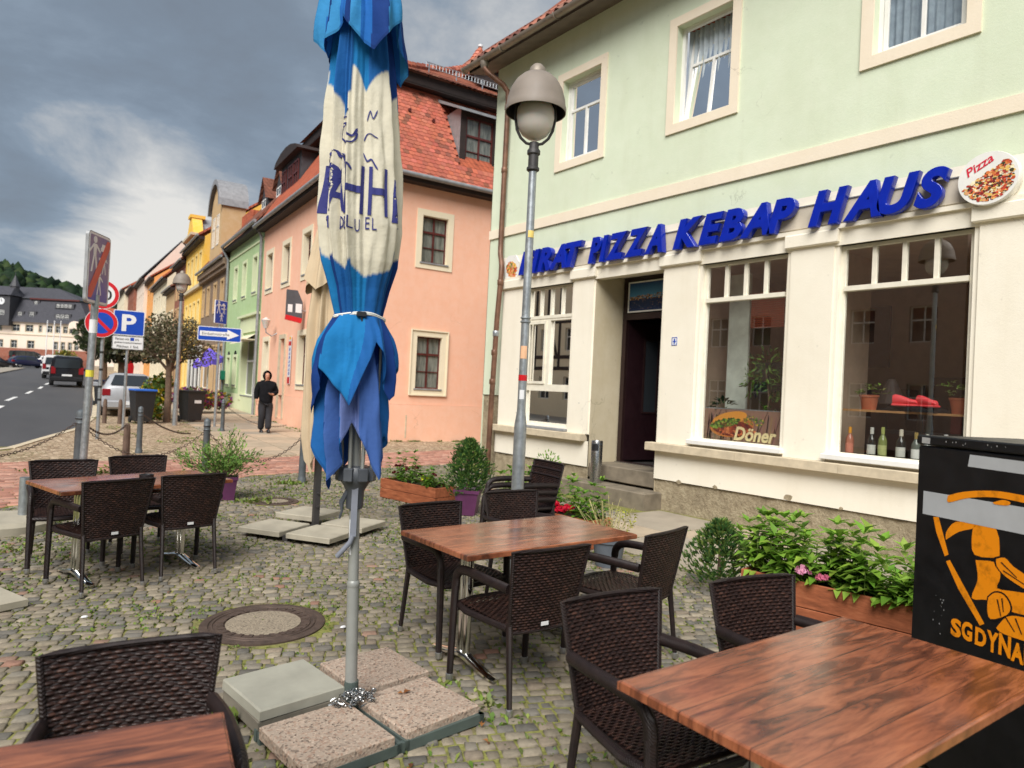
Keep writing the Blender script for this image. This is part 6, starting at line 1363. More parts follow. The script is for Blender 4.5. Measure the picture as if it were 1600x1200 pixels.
for z in (1.2, 1.6, 2.0, .9): mb = MB(); mb.lathe([(.042, z), (.042, z+.05)], 12, (0, 0, 0), cap=False); mb.build('black_band', M_['signblack'], e_)
e_ = empty('traffic_sign', (3.18, 21.1, .03), 0, 'blue P parking sign above a white rules plate', 'traffic sign', 'traffic signs along the street'); pole(e_, .038, 3.1); P0 = facing(radians(-8)); P = lambda u, d, z: tuple(Vector(P0(u, d, z))+Vector((.0, -.07, 0)))
mb = MB(); mb.prism(rrect(-.37, .37, 2.55, 3.22, .04), 0, .03, P); pl = mb.build('parking_plate', M_['signwhite'], e_); mb = MB(); mb.prism(rrect(-.35, .35, 2.57, 3.20, .03), -.003, 0, P); mb.build('blue_field', M_['signblue'], pl)
text_on('letter_p', 'P', P, -.17, .17, 2.66, 3.11, -.005, M_['signwhite'], pl, offset=.03)
mb = MB(); mb.prism(rrect(-.37, .37, 2.17, 2.53, .03), 0, .03, P); pl = mb.build('rules_plate', M_['signwhite'], e_); mb = MB(); mb.rim(-.355, .355, 2.185, 2.515, .008, -.003, 0, P); mb.build('black_border', M_['signblack'], pl)
for t, a, b_, z in (('Parken mit', -.30, .02, 2.415), ('in', .17, .25, 2.415), ('gekennzeichneten', -.32, .32, 2.315), ('Flächen 1 Std.', -.26, .26, 2.215)): text_on('lettering', t, P, a, b_, z, z+.065, -.003, M_['signblack'], pl, offset=.01)
mb = MB(); mb.prism(rrect(.05, .14, 2.41, 2.495, .01), -.004, 0, P); mb.build('disc_pictogram', M_['signblue'], pl)
e_ = empty('traffic_sign', (5.78, 22.1, .04), 0, 'one way arrow sign with narrow play street sign above it', 'traffic sign', 'traffic signs along the street'); pole(e_, .04, 3.8); P0 = facing(radians(-14)); P = lambda u, d, z: tuple(Vector(P0(u, d, z))+Vector((.0, -.08, 0)))
mb = MB(); mb.prism(rrect(-.62, .60, 2.62, 3.05, .04), 0, .03, P); pl = mb.build('one_way_plate', M_['signwhite'], e_); mb = MB(); mb.prism(rrect(-.60, .58, 2.64, 3.03, .03), -.003, 0, P); mb.build('blue_field', M_['signblue'], pl)
mb = MB(); mb.prism([(-.56, 2.76), (.20, 2.76), (.20, 2.68), (.54, 2.835), (.20, 2.99), (.20, 2.91), (-.56, 2.91)], -.007, -.003, P); mb.build('white_arrow', M_['signwhite'], pl); text_on('lettering', 'Einbahnstraße', P, -.50, .26, 2.795, 2.875, -.009, M_['signblack'], pl)
P0 = facing(radians(30)); P2 = lambda u, d, z: tuple(Vector(P0(u, d, z))+Vector((.0, -.08, 0))); mb = MB(); mb.prism(rrect(-.24, .24, 3.15, 3.86, .03), 0, .03, P2); pl = mb.build('play_street_plate', M_['signwhite'], e_); mb = MB(); mb.prism(rrect(-.225, .225, 3.165, 3.845, .02), -.003, 0, P2); mb.build('blue_field', M_['signblue'], pl); pict(pl, P2, .72, 0, 3.48, M_['signwhite'])
# bollards with chains
def bollard(x, y, label, h=.92, r=.055):
    e_ = empty('bollard', (x, y, gz(y)), 0, label, 'bollard', 'grey ringed bollards linked by chains'); mb = MB(); mb.lathe([(r*1.25, -.02), (r*1.25, .05), (r*1.05, .08), (r, .12), (r*.92, h*.78), (r*1.0, h*.79), (r*1.0, h*.80), (r*.9, h*.81), (r*.9, h*.86), (r*1.02, h*.87), (r*1.02, h*.88), (r*.9, h*.89), (r*.95, h*.94), (r*.8, h*.98), (r*.3, h*1.005), (.001, h*1.01)], 16, cap=False); mb.build('post', M_['bollard'], e_, smooth=True)
    for z in (.80, .875): mb = MB(); mb.lathe([(r*1.03, h*z-.006), (r*1.05, h*z), (r*1.03, h*z+.006)], 16, cap=False); mb.build('ring', M_['black'], e_, smooth=True)
    return e_
B1 = (1.26, 12.05); B2 = (2.93, 11.62); B3 = (4.10, 10.55); B4 = (2.62, 15.4); B5 = (5.6, 20.6); B6 = (4.35, 18.8)
bollard(*B1, 'grey bollard beside the tall struck through sign post, left of the cafe table', 1.0, .075); bollard(*B2, 'grey bollard behind the shrub in the purple pot'); bollard(*B3, 'grey bollard between the beige parasol and the red crossing'); bollard(*B4, 'grey bollard alone on the pebble paving left of the lamp'); bollard(*B5, 'grey bollard by the foot of the one way sign')
for (x, y, lab) in ((2.10, 13.5, 'dark rusty bollard right behind the tall sign post'), (3.02, 23.3, 'brown stone bollard before the rear of the silver car, left one'), (3.40, 23.2, 'brown stone bollard before the rear of the silver car, right one')):
    e_ = empty('stone_bollard', (x, y, gz(y)), 0, lab, 'bollard'); mb = MB(); mb.lathe([(.06, -.02), (.055, .5), (.05, .66), (.03, .71), (.001, .72)], 12, cap=False); mb.build('post', simple('weathered_brown_stone', srgb(100, 82, 70), .9, amt=.3) if 'weathered_brown_stone' not in MATS else MATS['weathered_brown_stone'], e_, smooth=True)
def chain(p, q, sag, label, link_=.052, r=.0055):
    p, q = Vector(p), Vector(q); L_ = (q-p).length; n = max(6, int(L_*1.04/(link_*.78))); o = MB(); pts = [p.lerp(q, i/n)+Vector((0, 0, -sag*4*(i/n)*(1-i/n))) for i in range(n+1)]
    for i in range(n):
        a, b_ = pts[i], pts[i+1]; d = (b_-a).normalized(); s_ = d.cross(Vector((0, 0, 1))).normalized(); u_ = s_.cross(d); w_ = (s_ if i % 2 else u_); c = (a+b_)/2; hl = link_/2; hw = link_*.32; ring = [c+d*hl*cos(t)+w_*hw*sin(t) for t in [2*pi*k/8 for k in range(8)]]; ring.append(ring[0]); o.tube(ring, r, 4, cap=False)
    e_ = o.build('chain', M_['iron'], None, fix=False); tag(e_, label, 'chain', 'chains hanging between the bollards')
hz_ = lambda b_, h=.80: (b_[0], b_[1], gz(b_[1])+h)
chain(hz_(B1, .86), (-.6, 11.2, .55), .32, 'chain sagging leftwards from the bollard by the tall sign post'); chain(hz_(B1, .80), hz_(B2, .74), .45, 'chain sagging low between the left bollard and the shrub'); chain(hz_(B2, .74), hz_(B3, .74), .45, 'chain sagging between the shrub and the bollard by the beige parasol'); chain(hz_(B4), hz_(B6, .1), .12, 'short chain running down from the lone bollard on the pebble paving'); chain(hz_(B5), (7.3, 20.2, .25), .25, 'chain drooping right from the bollard by the one way sign'); chain(hz_(B1, .86), hz_((2.10, 13.5), .7), .2, 'short chain behind the tall sign post')
def wheelie(name, x, y, rz, lid, label, paper=False):
    e_ = empty(name, (x, y, gz(y)), rz, label, 'bin', 'wheeled refuse bins'); mb = MB(); n = 4
    for z, hw, hd in ((.06, .22, .26), (.93, .285, .35), (.97, .30, .37)):
        for a, b_ in ((-1, -1), (1, -1), (1, 1), (-1, 1)): mb.V.append((a*hw, b_*hd, z))
    for j in range(2):
        for i in range(4): mb.face((j*4+i, j*4+(i+1) % 4, (j+1)*4+(i+1) % 4, (j+1)*4+i))
    mb.face((3, 2, 1, 0)); mb.face((8, 9, 10, 11)); mb.build('body', M_['binblack'], e_)
    mb = MB(); mb.cbox(-.31, .31, -.40, .36, .97, 1.03, .02); mb.tube([(-.22, .40, 1.0), (.22, .40, 1.0)], .018, 6); mb.build('lid', lid, e_)
    for s_ in (-1, 1):
        mb = MB(); mb.V = []; ring = [(s_*.25+o_, .26+.10*cos(2*pi*i/14), .10+.10*sin(2*pi*i/14)) for o_ in (-.025, .025) for i in range(14)]; mb.V = ring
        for i in range(14): mb.face((i, (i+1) % 14, 14+(i+1) % 14, 14+i))
        mb.face(tuple(range(14))); mb.face(tuple(range(14, 28))); mb.build('wheel', M_['tyre'], e_)
    if paper: mb = MB(); mb.box(-.06, .16, -.335, -.325, .62, .72); mb.build('paper_label', M_['signwhite'], e_)
    return e_
wheelie('refuse_bin', 5.55, 24.1, .25, M_['binblack'], 'black wheeled bin with white label standing alone right of the tree', True)
wheelie('refuse_bin', 4.02, 23.5, .1, M_['binblue'], 'black wheeled bin with blue lid behind the silver car')
wheelie('refuse_bin', 4.0, 31.5, .1, MATS['dark_blue_car_paint'], 'far dark bin with blue lid behind the banded sign post')
e_ = empty('purple_parasol', (7.95, 31.9, .2), 0, 'purple parasol tilted over the flower shop front', 'parasol'); mb = MB(); mb.tube([(0, 0, 0), (0, 0, 2.6)], .03, 8); mb.build('pole', M_['signwhite'], e_); mb = MB(); n = 8; tpn = (0, 0, 2.62); rim_ = [(.62*cos(2*pi*i/n), .62*sin(2*pi*i/n), 2.1+.45*cos(2*pi*i/n+pi)*-.35) for i in range(n)]
for i in range(n): mb.poly([rim_[i], rim_[(i+1) % n], tpn]); a, b_ = Vector(rim_[i]), Vector(rim_[(i+1) % n]); mb.poly([a, b_, b_-Vector((0, 0, .2)), (a+b_)/2-Vector((0, 0, .28)), a-Vector((0, 0, .2))])
mb.build('canopy', simple('purple_fabric', srgb(102, 82, 196), .8, amt=.1), e_, fix=False)
e_ = empty('shop_display', (8.0, 34.0, .25), RZ, 'white framed display window with clothes beside the purple parasol', 'display'); mb = MB(); [mb.box(a, a+.08, -.3, -.2, 0, 2.6, PX) for a in (-2.5, -1.4, -.3, .8)]; mb.box(-2.5, .88, -.3, -.2, 2.5, 2.65, PX); mb.build('frame', M_['white'], e_); mb = MB(); mb.box(-2.5, .88, -.25, -.22, 0, 2.5, PX); mb.build('pane', M_['farglass'], e_)
e_ = empty('red_banner', (5.6, 36.5, .25), 0, 'narrow red and white beach flag standing behind the parking sign', 'flag'); mb = MB(); mb.prism([(-.18, .3), (.15, .3), (.22, 1.6), (.05, 2.3), (-.12, 2.4)], 0, .02, PY); mb.build('flag_cloth', M_['signred'], e_); mb = MB(); mb.tube([(-.2, 0, 0), (-.2, 0, 2.4)], .02, 6); mb.box(-.3, -.2, 0, .02, .5, 2.0, PY); mb.build('mast', M_['signwhite'], e_)
# short steel post on round kerb stone at the left
e_ = empty('parasol_foot', (.28, 8.42, 0), 0, 'round pale concrete base with short steel tube left of the cafe table', 'parasol base'); mb = MB(); mb.lathe([(.42, -.02), (.42, .07), (.38, .11), (.08, .13), (.001, .13)], 28, cap=False); mb.build('base', M_['concbeige'], e_, smooth=True); mb = MB(); mb.lathe([(.045, .12), (.045, .50), (.036, .50), (.036, .2)], 14, (.15, .0, 0), cap=False); mb.build('tube', M_['zinc'], e_, smooth=True)
e_ = empty('loose_slab', (.02, 5.75, 0), .35, 'pale concrete slab lying on the cobbles at the left edge', 'slab'); mb = MB(); mb.cbox(-.25, .25, -.25, .25, .0, .055, .006); mb.build('slab_body', M_['concbeige'], e_)

# ================================================================== CAFE FURNITURE
def weave(S, nst, nrow, th=.0032, amp=.0030, gap=.86, sub=2):
    """interlaced strands over surface S(u,v)->(pos,normal), u,v in 0..1"""
    V = []; F = []; m_ = nst*sub+1
    for j in range(nrow):
        v0 = (j+.5)/nrow; hv = gap*.5/nrow
        for i in range(m_):
            u = i/(m_-1); o = amp*cos(pi*i/sub)*(1 if j % 2 else -1)
            k = len(V)
            pa, na = S(u, v0-hv); pb, nb = S(u, v0); pc, nc = S(u, v0+hv)
            V += [tuple(pa+na*o), tuple(pb+nb*(o+th)), tuple(pc+nc*o), tuple(pb+nb*(o-th))]
            if i:
                for q in range(4): F.append((k-4+q, k-4+(q+1) % 4, k+(q+1) % 4, k+q))
    return V, F
def bspl(p, n=6):
    """Catmull-Rom through points"""
    p = [Vector(a) for a in p]; o = []
    for i in range(len(p)-1):
        a = p[max(0, i-1)]; b_ = p[i]; c = p[i+1]; d = p[min(len(p)-1, i+2)]
        for k in range(n): t = k/n; o.append(.5*((2*b_)+(c-a)*t+(2*a-5*b_+4*c-d)*t*t+(3*b_-a-3*c+d)*t*t*t))
    o.append(p[-1]); return o
def mk_chair():
    e_ = empty('wicker_chair'); 
    def SB(u, v):
        x = (2*u-1); bow = .022*(1-x*x); p = Vector((x*(.205+.050*v), -.235-.075*v-bow, .40+.44*v)); n = Vector((-x*.12, -1, -.17)).normalized(); return p, n
    V, F = weave(SB, 26, 29); o = fast_mesh('backrest', V, F, M_['wicker'], e_, smooth=True)
    bk = MB(); m_ = 8
    for j in range(m_+1):
        for i in range(m_+1): bk.V.append(tuple(SB(i/m_, j/m_)[0]))
    for j in range(m_):
        for i in range(m_): a = j*(m_+1)+i; bk.face((a, a+1, a+m_+2, a+m_+1))
    bk.build('backrest_lining', M_['wrap'], o, fix=False)
    mb = MB(); mb.tube([SB(0, 0)[0]]+[SB(i/10, 1)[0] for i in range(11)]+[SB(1, 0)[0]], .0105, 8); mb.tube([SB(i/8, 0)[0] for i in range(9)], .010, 8); mb.build('backrest_rim', M_['wrap'], o, smooth=True)
    def SS(u, v): x = 2*u-1; p = Vector((x*(.205+.030*v), -.235+.475*v, .435+.010*v-.012*(1-x*x)*sin(pi*v))); return p, Vector((0, 0, 1))
    V, F = weave(SS, 20, 26); o = fast_mesh('seat', V, F, M_['wicker'], e_, smooth=True); mb = MB(); mb.cbox(-.205, .205, -.225, .225, .405, .428, .01); mb.tube(bspl([(-.21, -.23, .425), (-.235, .235, .43), (.235, .235, .43), (.21, -.23, .425)], 3), .018, 8); mb.build('seat_frame', M_['wrap'], o, smooth=True)
    for s_ in (-1, 1):
        mb = MB(); mb.tube([(s_*.215, -.285, .03), (s_*.205, -.24, .40), (s_*.205, -.235, .45)], [.0145, .018, .018], 8); l = mb.build('leg', M_['wrap'], e_, smooth=True); mb = MB(); mb.lathe([(.0165, 0), (.0175, .004), (.0175, .034), (.0150, .036)], 12, (s_*.216, -.287, 0)); mb.build('foot_cap', M_['cap'], l, smooth=True)
        mb = MB(); mb.tube([(s_*.262, .245, .03), (s_*.262, .235, .36), (s_*.262, .225, .55)], [.019, .022, .023], 8); l = mb.build('leg', M_['wrap'], e_, smooth=True); mb = MB(); mb.lathe([(.021, 0), (.022, .004), (.022, .036), (.0195, .038)], 12, (s_*.262, .246, 0)); mb.build('foot_cap', M_['cap'], l, smooth=True)
        mb = MB(); mb.tube(bspl([(s_*.262, .225, .545), (s_*.262, .215, .60), (s_*.262, .165, .640), (s_*.262, .06, .650), (s_*.258, -.10, .648), (s_*.238, -.262, .640)], 5), .0215, 10, flat=1.25); mb.build('armrest', M_['wrap'], e_, smooth=True)
        mb = MB(); mb.tube([(s_*.262, .235, .40), (s_*.225, .21, .415), (s_*.21, .0, .415)], .015, 6); mb.build('side_rail', M_['wrap'], e_, smooth=True)
    p = SB(.5, .08)[0]; mb = MB(); mb.box(-.024, .024, p.y-.009, p.y-.006, .425, .445); mb.build('maker_tag', M_['label'], e_)
    return e_
proto = mk_chair(); first = [True]
def chair(x, y, deg, label, z=0., group='brown woven wicker cafe chairs'):
    if first[0]: c = proto; first[0] = False
    else: c = copy_tree(proto)
    c.location = (x, y, z+.002); c.rotation_euler = (0, 0, radians(deg)); c.scale = (.965, .965, .965); tag(c, label, 'chair', group); c.scale = (.93,)*3 if 'blurred' in label else c.scale; return c
chair(2.47, 3.70, 182, 'chair at the far left side of the middle table, nearest the blue parasol')
chair(3.32, 3.95, 176, 'chair at the far side of the middle table close to the lamp post')
chair(2.36, 2.92, -3, 'chair seen from behind at the near side of the middle table, white tag showing')
chair(3.22, 2.95, 11, 'chair seen from behind at the middle table beside the grey pot')
chair(1.99, 1.60, 173, 'large foreground chair left of the front right table, reddish brown woven back')
chair(2.72, 1.47, 168, 'foreground chair behind the front right table beside the wooden planter')
chair(.63, 6.74, 180, 'chair at the far left of the distant left table, next to the round concrete base')
chair(1.27, 6.98, 186, 'chair at the far right of the distant left table, mostly hidden by the tabletop')
chair(.78, 5.98, 15, 'chair seen from behind at the near left side of the distant left table')
chair(1.36, 6.14, 8, 'chair seen from behind at the near right side of the distant left table')
chair(.37, 2.03, 172, 'blurred foreground chair behind the table at the lower left corner')
for k in range(3): chair(4.02+.018*k, 5.02, 84, ('bottom chair of the stack of three behind the lamp post', 'middle chair of the stack of three behind the lamp post', 'top chair of the stack of three behind the lamp post')[k], .062*k)
def mk_table():
    e_ = empty('cafe_table'); L_, W_ = .645, .355
    mb = MB(); mb.cbox(-L_, L_, -W_, W_, .700, .731, .004); mb.build('tabletop', M_['table'], e_)
    mb = MB(); mb.rim(-L_+.0, L_-.0, -W_, W_, .0025, .703, .727, lambda u, d, z: (u, z, d)); mb.build('edge_band', M_['table'], e_)
    for s_ in (-1, 1):
        mb = MB(); 
        for dy in (-.028, .028): mb.tube([(s_*.40, dy, .05), (s_*.40, dy, .69)], .024, 14)
        lg = mb.build('leg', M_['chrome'], e_, smooth=True)
        mb = MB()
        for t in (-1, 1):
            st = [(0, .035, .045, .085), (.06, .033, .035, .080), (.14, .030, .016, .060), (.24, .027, .008, .038), (.30, .024, .0, .030), (.315, .014, .0, .022)]; i0 = len(mb.V)
            for yy, hw, zb, zt in st:
                for a in range(8): q = 2*pi*a/8+pi/8; mb.V.append((s_*.40+hw*1.1*cos(q), t*yy, (zb+zt)/2+(zt-zb)/2*sin(q)*1.05))
            for j in range(len(st)-1):
                for i in range(8): mb.face((i0+j*8+i, i0+j*8+(i+1) % 8, i0+(j+1)*8+(i+1) % 8, i0+(j+1)*8+i))
            mb.face(tuple(i0+(len(st)-1)*8+i for i in range(8)))
        mb.build('foot', M_['chrome'], lg, smooth=True)
        mb = MB(); mb.box(s_*.40-.035, s_*.40+.035, -.24, .24, .683, .699); mb.build('bracket', M_['cap'], lg)
    mb = MB(); mb.tube([(-.40, 0, .62), (.40, 0, .62)], .014, 8); mb.build('crossbar', M_['chrome'], e_, smooth=True)
    return e_
tb = mk_table(); tabs = [(2.70, 3.31, 0, 'wood patterned cafe table in the middle with glossy reflections, four chairs around it'), (2.225, 1.075, -2, 'largest wood patterned table in the lower right foreground'), (1.05, 6.28, 14, 'small looking distant wood patterned table on the left with a black ashtray'), (-.155, 1.63, -10.5, 'blurred wood patterned table cut off at the lower left corner')]
for k, (x, y, a, lab) in enumerate(tabs):
    c = tb if k == 0 else copy_tree(tb); c.location = (x, y, 0); c.rotation_euler = (0, 0, radians(a)); tag(c, lab, 'table', 'wood patterned cafe tables')
e_ = empty('ashtray', (1.15, 6.36, .732), 0, 'black round ashtray on the distant left table', 'ashtray'); mb = MB(); mb.lathe([(.052, 0), (.055, .004), (.055, .03), (.045, .03), (.04, .01), (.001, .008)], 24, cap=False); mb.build('bowl', M_['black'], e_, smooth=True)

# ------------------------------------------------------------------ blue parasol
UX, UY = 1.50, 3.09; ub = empty('blue_parasol', (UX, UY, .096), 0, 'tall closed parasol with blue and white canopy tied by a white strap, in the centre', 'parasol')
LX, LY = -.052, .025          # lean of the pole per 1.93 m
def ax(z): return Vector((LX*z/1.93, LY*z/1.93, z))
mb = MB(); mb.tube([ax(z)+Vector((0, 0, 0)) for z in (.05, .55, .56)], .0305, 20); mb.tube([ax(z) for z in (.54, .60, 3.9)], .0270, 20); mb.build('pole', M_['polegrey'], ub, smooth=True)
mb = MB(); mb.lathe([(.0275, 0), (.0325, .01), (.0325, .03), (.0275, .04)], 20, ax(.545)); mb.build('pole_joint', M_['polegrey'], ub, smooth=True)
# slider with rib sockets, crank
cA = -116.; hub = ax(1.015)
mb = MB(); mb.lathe([(.040, -.04), (.044, -.03), (.046, .05), (.065, .085), (.085, .11), (.088, .15), (.075, .175), (.05, .18)], 24, hub+Vector((0, 0, -.02))); sl_ = mb.build('slider', M_['dkgrey'], ub, smooth=True)
for k in range(8):
    a = radians(cA+22+45*k); d = Vector((cos(a), sin(a), 0)); t_v = Vector((-sin(a), cos(a), 0)); mb = MB(); mb.cbox(-.022, .022, -.018, .018, -.035, .035, .006, P=lambda u, v, z: tuple(hub+d*(.084+v)+t_v*u+Vector((0, 0, .12+z)))); mb.build('rib_socket', M_['dkgrey'], sl_)
    mb = MB(); p = hub+d*.080+Vector((0, 0, .11)); q = hub+d*.105+Vector((0, 0, .85)); mb.tube([p, q], .0095, 6); mb.build('rib', M_['polegrey'], ub, smooth=True)
a = radians(cA); d = Vector((cos(a), sin(a), 0)); tr_ = Vector((cos(radians(-37.8)), sin(radians(-37.8)), 0))
mb = MB(); mb.cbox(-.016, .016, -.014, .014, -.20, .08, .006, P=lambda u, v, z: tuple(hub+d*(.040+v)+tr_*u+Vector((0, 0, z)))); mb.tube([hub+d*.045+Vector((0, 0, -.19)), hub+d*.05-tr_*.012+Vector((0, 0, -.225)), hub+d*.055-tr_*.075+Vector((0, 0, -.30))], .0135, 10); mb.build('crank_arm', simple('light_grey_crank', srgb(116, 120, 130), .4), ub, smooth=True)
mb = MB(); mb.tube([hub-tr_*.04+d*.02+Vector((0, 0, .03)), hub-tr_*.068+d*.03+Vector((0, 0, -.03)), hub-tr_*.062+d*.03+Vector((0, 0, -.07)), hub-tr_*.074+d*.03+Vector((0, 0, -.11))], [.012, .014, .007, .006], 8); mb.build('crank_knob', M_['dkgrey'], ub, smooth=True)
mb = MB(); 
for i in range(5): t = radians(cA-62+i*8); mb.V += [tuple(ax(.72)+Vector((.0278*cos(t), .0278*sin(t), 0))), tuple(ax(.90)+Vector((.0278*cos(t), .0278*sin(t), 0)))]
for i in range(4): mb.face((2*i, 2*i+2, 2*i+3, 2*i+1))
mb.build('white_sticker', M_['signwhite'], ub, fix=False)
NF = 8
BLU = srgb(36, 102, 172); NAV = srgb(30, 64, 132); LIT_CYA = srgb(34, 126, 190); FAD = srgb(112, 130, 188); MIDB = srgb(70, 104, 172); WHI = srgb(226, 220, 200)  # cyan is the sunlit blue, navy the dark side: light painted into the cloth
Rz = lambda z: float(np.interp(z, [1.90, 1.93, 1.98, 2.08, 2.21, 2.39, 2.73, 3.07, 3.4, 3.75, 3.9], [.122, .112, .120, .138, .174, .190, .178, .155, .130, .088, .05]))
def warp(th, z, seed=0.): return th+.20*sin(2*th+1.1+seed)+.10*sin(3*th+z*.9)+.07*sin(z*2.3+seed)
def crease(th, z, k=3.0): return mnoise.noise(Vector((cos(th)*k, sin(th)*k, z*2.4)))+.5*mnoise.noise(Vector((cos(th)*k*2.5, sin(th)*k*2.5, z*7+5)))
def fold(th, z, seed=0., amp=1.):
    t = warp(th, z, seed); f = .5+.5*cos(NF*t+.5*sin(z*.8+seed)); f = f**1.5
    return 1+amp*(.34*(f-.45)+.10*crease(th, z)+.055*sin(21*t+1.1*z+seed)+.03*sin(37*t-.8*z))
def S0(th, z, off=0.):
    ang = radians(cA)+th; A_ = float(np.interp(z, [1.9, 1.93, 2.0, 2.3, 3.2, 3.8], [.45, .35, .5, .72, .8, .5])); r = Rz(z)*fold(th, z, .4, A_)+off
    return ax(z)+Vector((cos(ang)*r, sin(ang)*r, 0))
nu, nv = 400, 230; V = []; C = []; zs_ = [1.925+(3.9-1.925)*j/nv for j in range(nv+1)]
for z in zs_:
    for i in range(nu): V.append(tuple(S0(2*pi*i/nu, z)))
F = []; Cc = []
for j in range(nv):
    z = (zs_[j]+zs_[j+1])/2
    for i in range(nu):
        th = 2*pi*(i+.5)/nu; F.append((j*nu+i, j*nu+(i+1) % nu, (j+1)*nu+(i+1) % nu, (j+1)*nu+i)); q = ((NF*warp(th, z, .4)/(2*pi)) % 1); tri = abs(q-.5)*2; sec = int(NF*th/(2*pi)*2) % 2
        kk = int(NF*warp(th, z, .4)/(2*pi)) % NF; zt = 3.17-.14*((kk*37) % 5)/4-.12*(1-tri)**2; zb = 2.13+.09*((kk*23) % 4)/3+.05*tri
        if z > zt or z < zb: kk = int(NF*warp(th, z, .4)/(2*pi)) % NF; c = (LIT_CYA, BLU, BLU, LIT_CYA, BLU, NAV, LIT_CYA, BLU)[kk] if q < .55 else (BLU, NAV, BLU, NAV, NAV, BLU, NAV, BLU)[kk]  # fold sides coloured as lit and dark blue
        else: c = WHI
        Cc.append(c[:3])
Cc = np.array(Cc).reshape(nv, nu, 3); Cc = (Cc+np.roll(Cc, 1, 1))/2; Cc = np.concatenate([Cc[:1], (Cc[1:]+Cc[:-1])/2, Cc[-1:]])
cn = fast_mesh('canopy', V, F, M_['canopy'], ub, None, smooth=True)
at_ = cn.data.color_attributes.new('Col', 'FLOAT_COLOR', 'POINT'); at_.data.foreach_set('color', np.concatenate([Cc.reshape(-1, 3), np.ones(((nv+1)*nu, 1))], 1).astype(np.float32).ravel())
def skirt(name, zt, hem, rad, seed, cols, amp, n=260, m_=40, rtop=None, par=None, hems=True, thick=.0):
    V = []; Cs = []; F = []; HZ = []
    for i in range(n):
        th = 2*pi*i/n; HZ.append(hem(th))
    for j in range(m_+1):
        for i in range(n):
            th = 2*pi*i/n; t = j/m_; z = zt+(HZ[i]-zt)*t; r0_ = rtop if rtop else .125; r = r0_+(rad(th)-r0_)*(1-(1-t)**1.8); g = min(1, t*2.5)
            w_ = warp(th, z*2, seed*3); f = 1+amp*g*(.32*(abs(((NF*w_/(2*pi)+seed) % 1)-.5)*2-.5)+.13*crease(th, z, 2.5)+.04*sin(13*th+seed*5+z*4)); r *= f; ang = radians(cA)+th; p = ax(z); V.append((p.x+cos(ang)*r, p.y+sin(ang)*r, z))
    for j in range(m_):
        for i in range(n):
            F.append((j*n+i, j*n+(i+1) % n, (j+1)*n+(i+1) % n, (j+1)*n+i)); th = 2*pi*(i+.5)/n; t = (j+.5)/m_; zq = zt+(HZ[i]-zt)*t; w_ = warp(th, zq*2, seed*3); q = (NF*w_/(2*pi)+seed) % 1
            c = cols(int(NF*w_/(2*pi)+seed) % NF, q, t); c = tuple(x*.75 for x in c[:3]) if t > .97 else c[:3]; Cs.append(c)
    return fast_mesh(name, V, F, M_['canopy'], par or ub, Cs, smooth=True)
tri_ = lambda x: abs((x % 1)-.5)*2
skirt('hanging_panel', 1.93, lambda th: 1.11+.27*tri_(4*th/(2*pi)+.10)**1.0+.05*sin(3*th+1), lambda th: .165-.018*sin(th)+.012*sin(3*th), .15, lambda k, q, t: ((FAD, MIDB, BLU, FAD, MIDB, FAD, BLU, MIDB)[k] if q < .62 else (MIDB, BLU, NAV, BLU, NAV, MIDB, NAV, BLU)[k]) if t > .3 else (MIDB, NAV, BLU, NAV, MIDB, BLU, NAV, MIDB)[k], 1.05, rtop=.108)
skirt('hanging_flap', 1.945, lambda th: 1.48+.26*tri_(5*th/(2*pi)+.62)+.07*sin(2*th+.4), lambda th: .212-.022*sin(th)+.012*sin(2*th+2), .62, lambda k, q, t: (LIT_CYA, BLU, LIT_CYA, BLU, LIT_CYA, BLU, LIT_CYA, NAV)[k] if q < .66 else (BLU, NAV)[k % 2], 1.0, rtop=.125)
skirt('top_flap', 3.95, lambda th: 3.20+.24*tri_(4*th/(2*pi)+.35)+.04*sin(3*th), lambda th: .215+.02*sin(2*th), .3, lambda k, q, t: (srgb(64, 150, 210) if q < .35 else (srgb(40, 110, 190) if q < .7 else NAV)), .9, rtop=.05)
mb = MB(); pts = [ax(1.936+.010*sin(2*t+1))+Vector((cos(radians(cA)+t), sin(radians(cA)+t), 0))*(.128+.006*sin(5*t)) for t in [2*pi*i/60 for i in range(61)]]
for dz in (0, .007): mb.tube([p+Vector((0, 0, dz)) for p in pts], .0055, 5)
mb.build('tie_strap', simple('white_strap', srgb(220, 218, 210), .7), ub, smooth=True)
mb = MB(); a = radians(cA)+.12; p0_ = ax(1.94)+Vector((cos(a), sin(a), 0))*.140; mb.cbox(-.024, .024, -.01, .01, -.012, .016, .005, P=lambda u, v, z: tuple(p0_+Vector((-sin(a), cos(a), 0))*u+Vector((cos(a), sin(a), 0))*v+Vector((0, 0, z)))); mb.tube([p0_-Vector((0, 0, .01)), p0_+Vector((.01, 0, -.05)), p0_+Vector((.0, .01, -.07))], .006, 5); mb.build('buckle', M_['black'], ub)
NAVY = simple('navy_print', srgb(40, 44, 110), .8, amt=.05, bump=0)
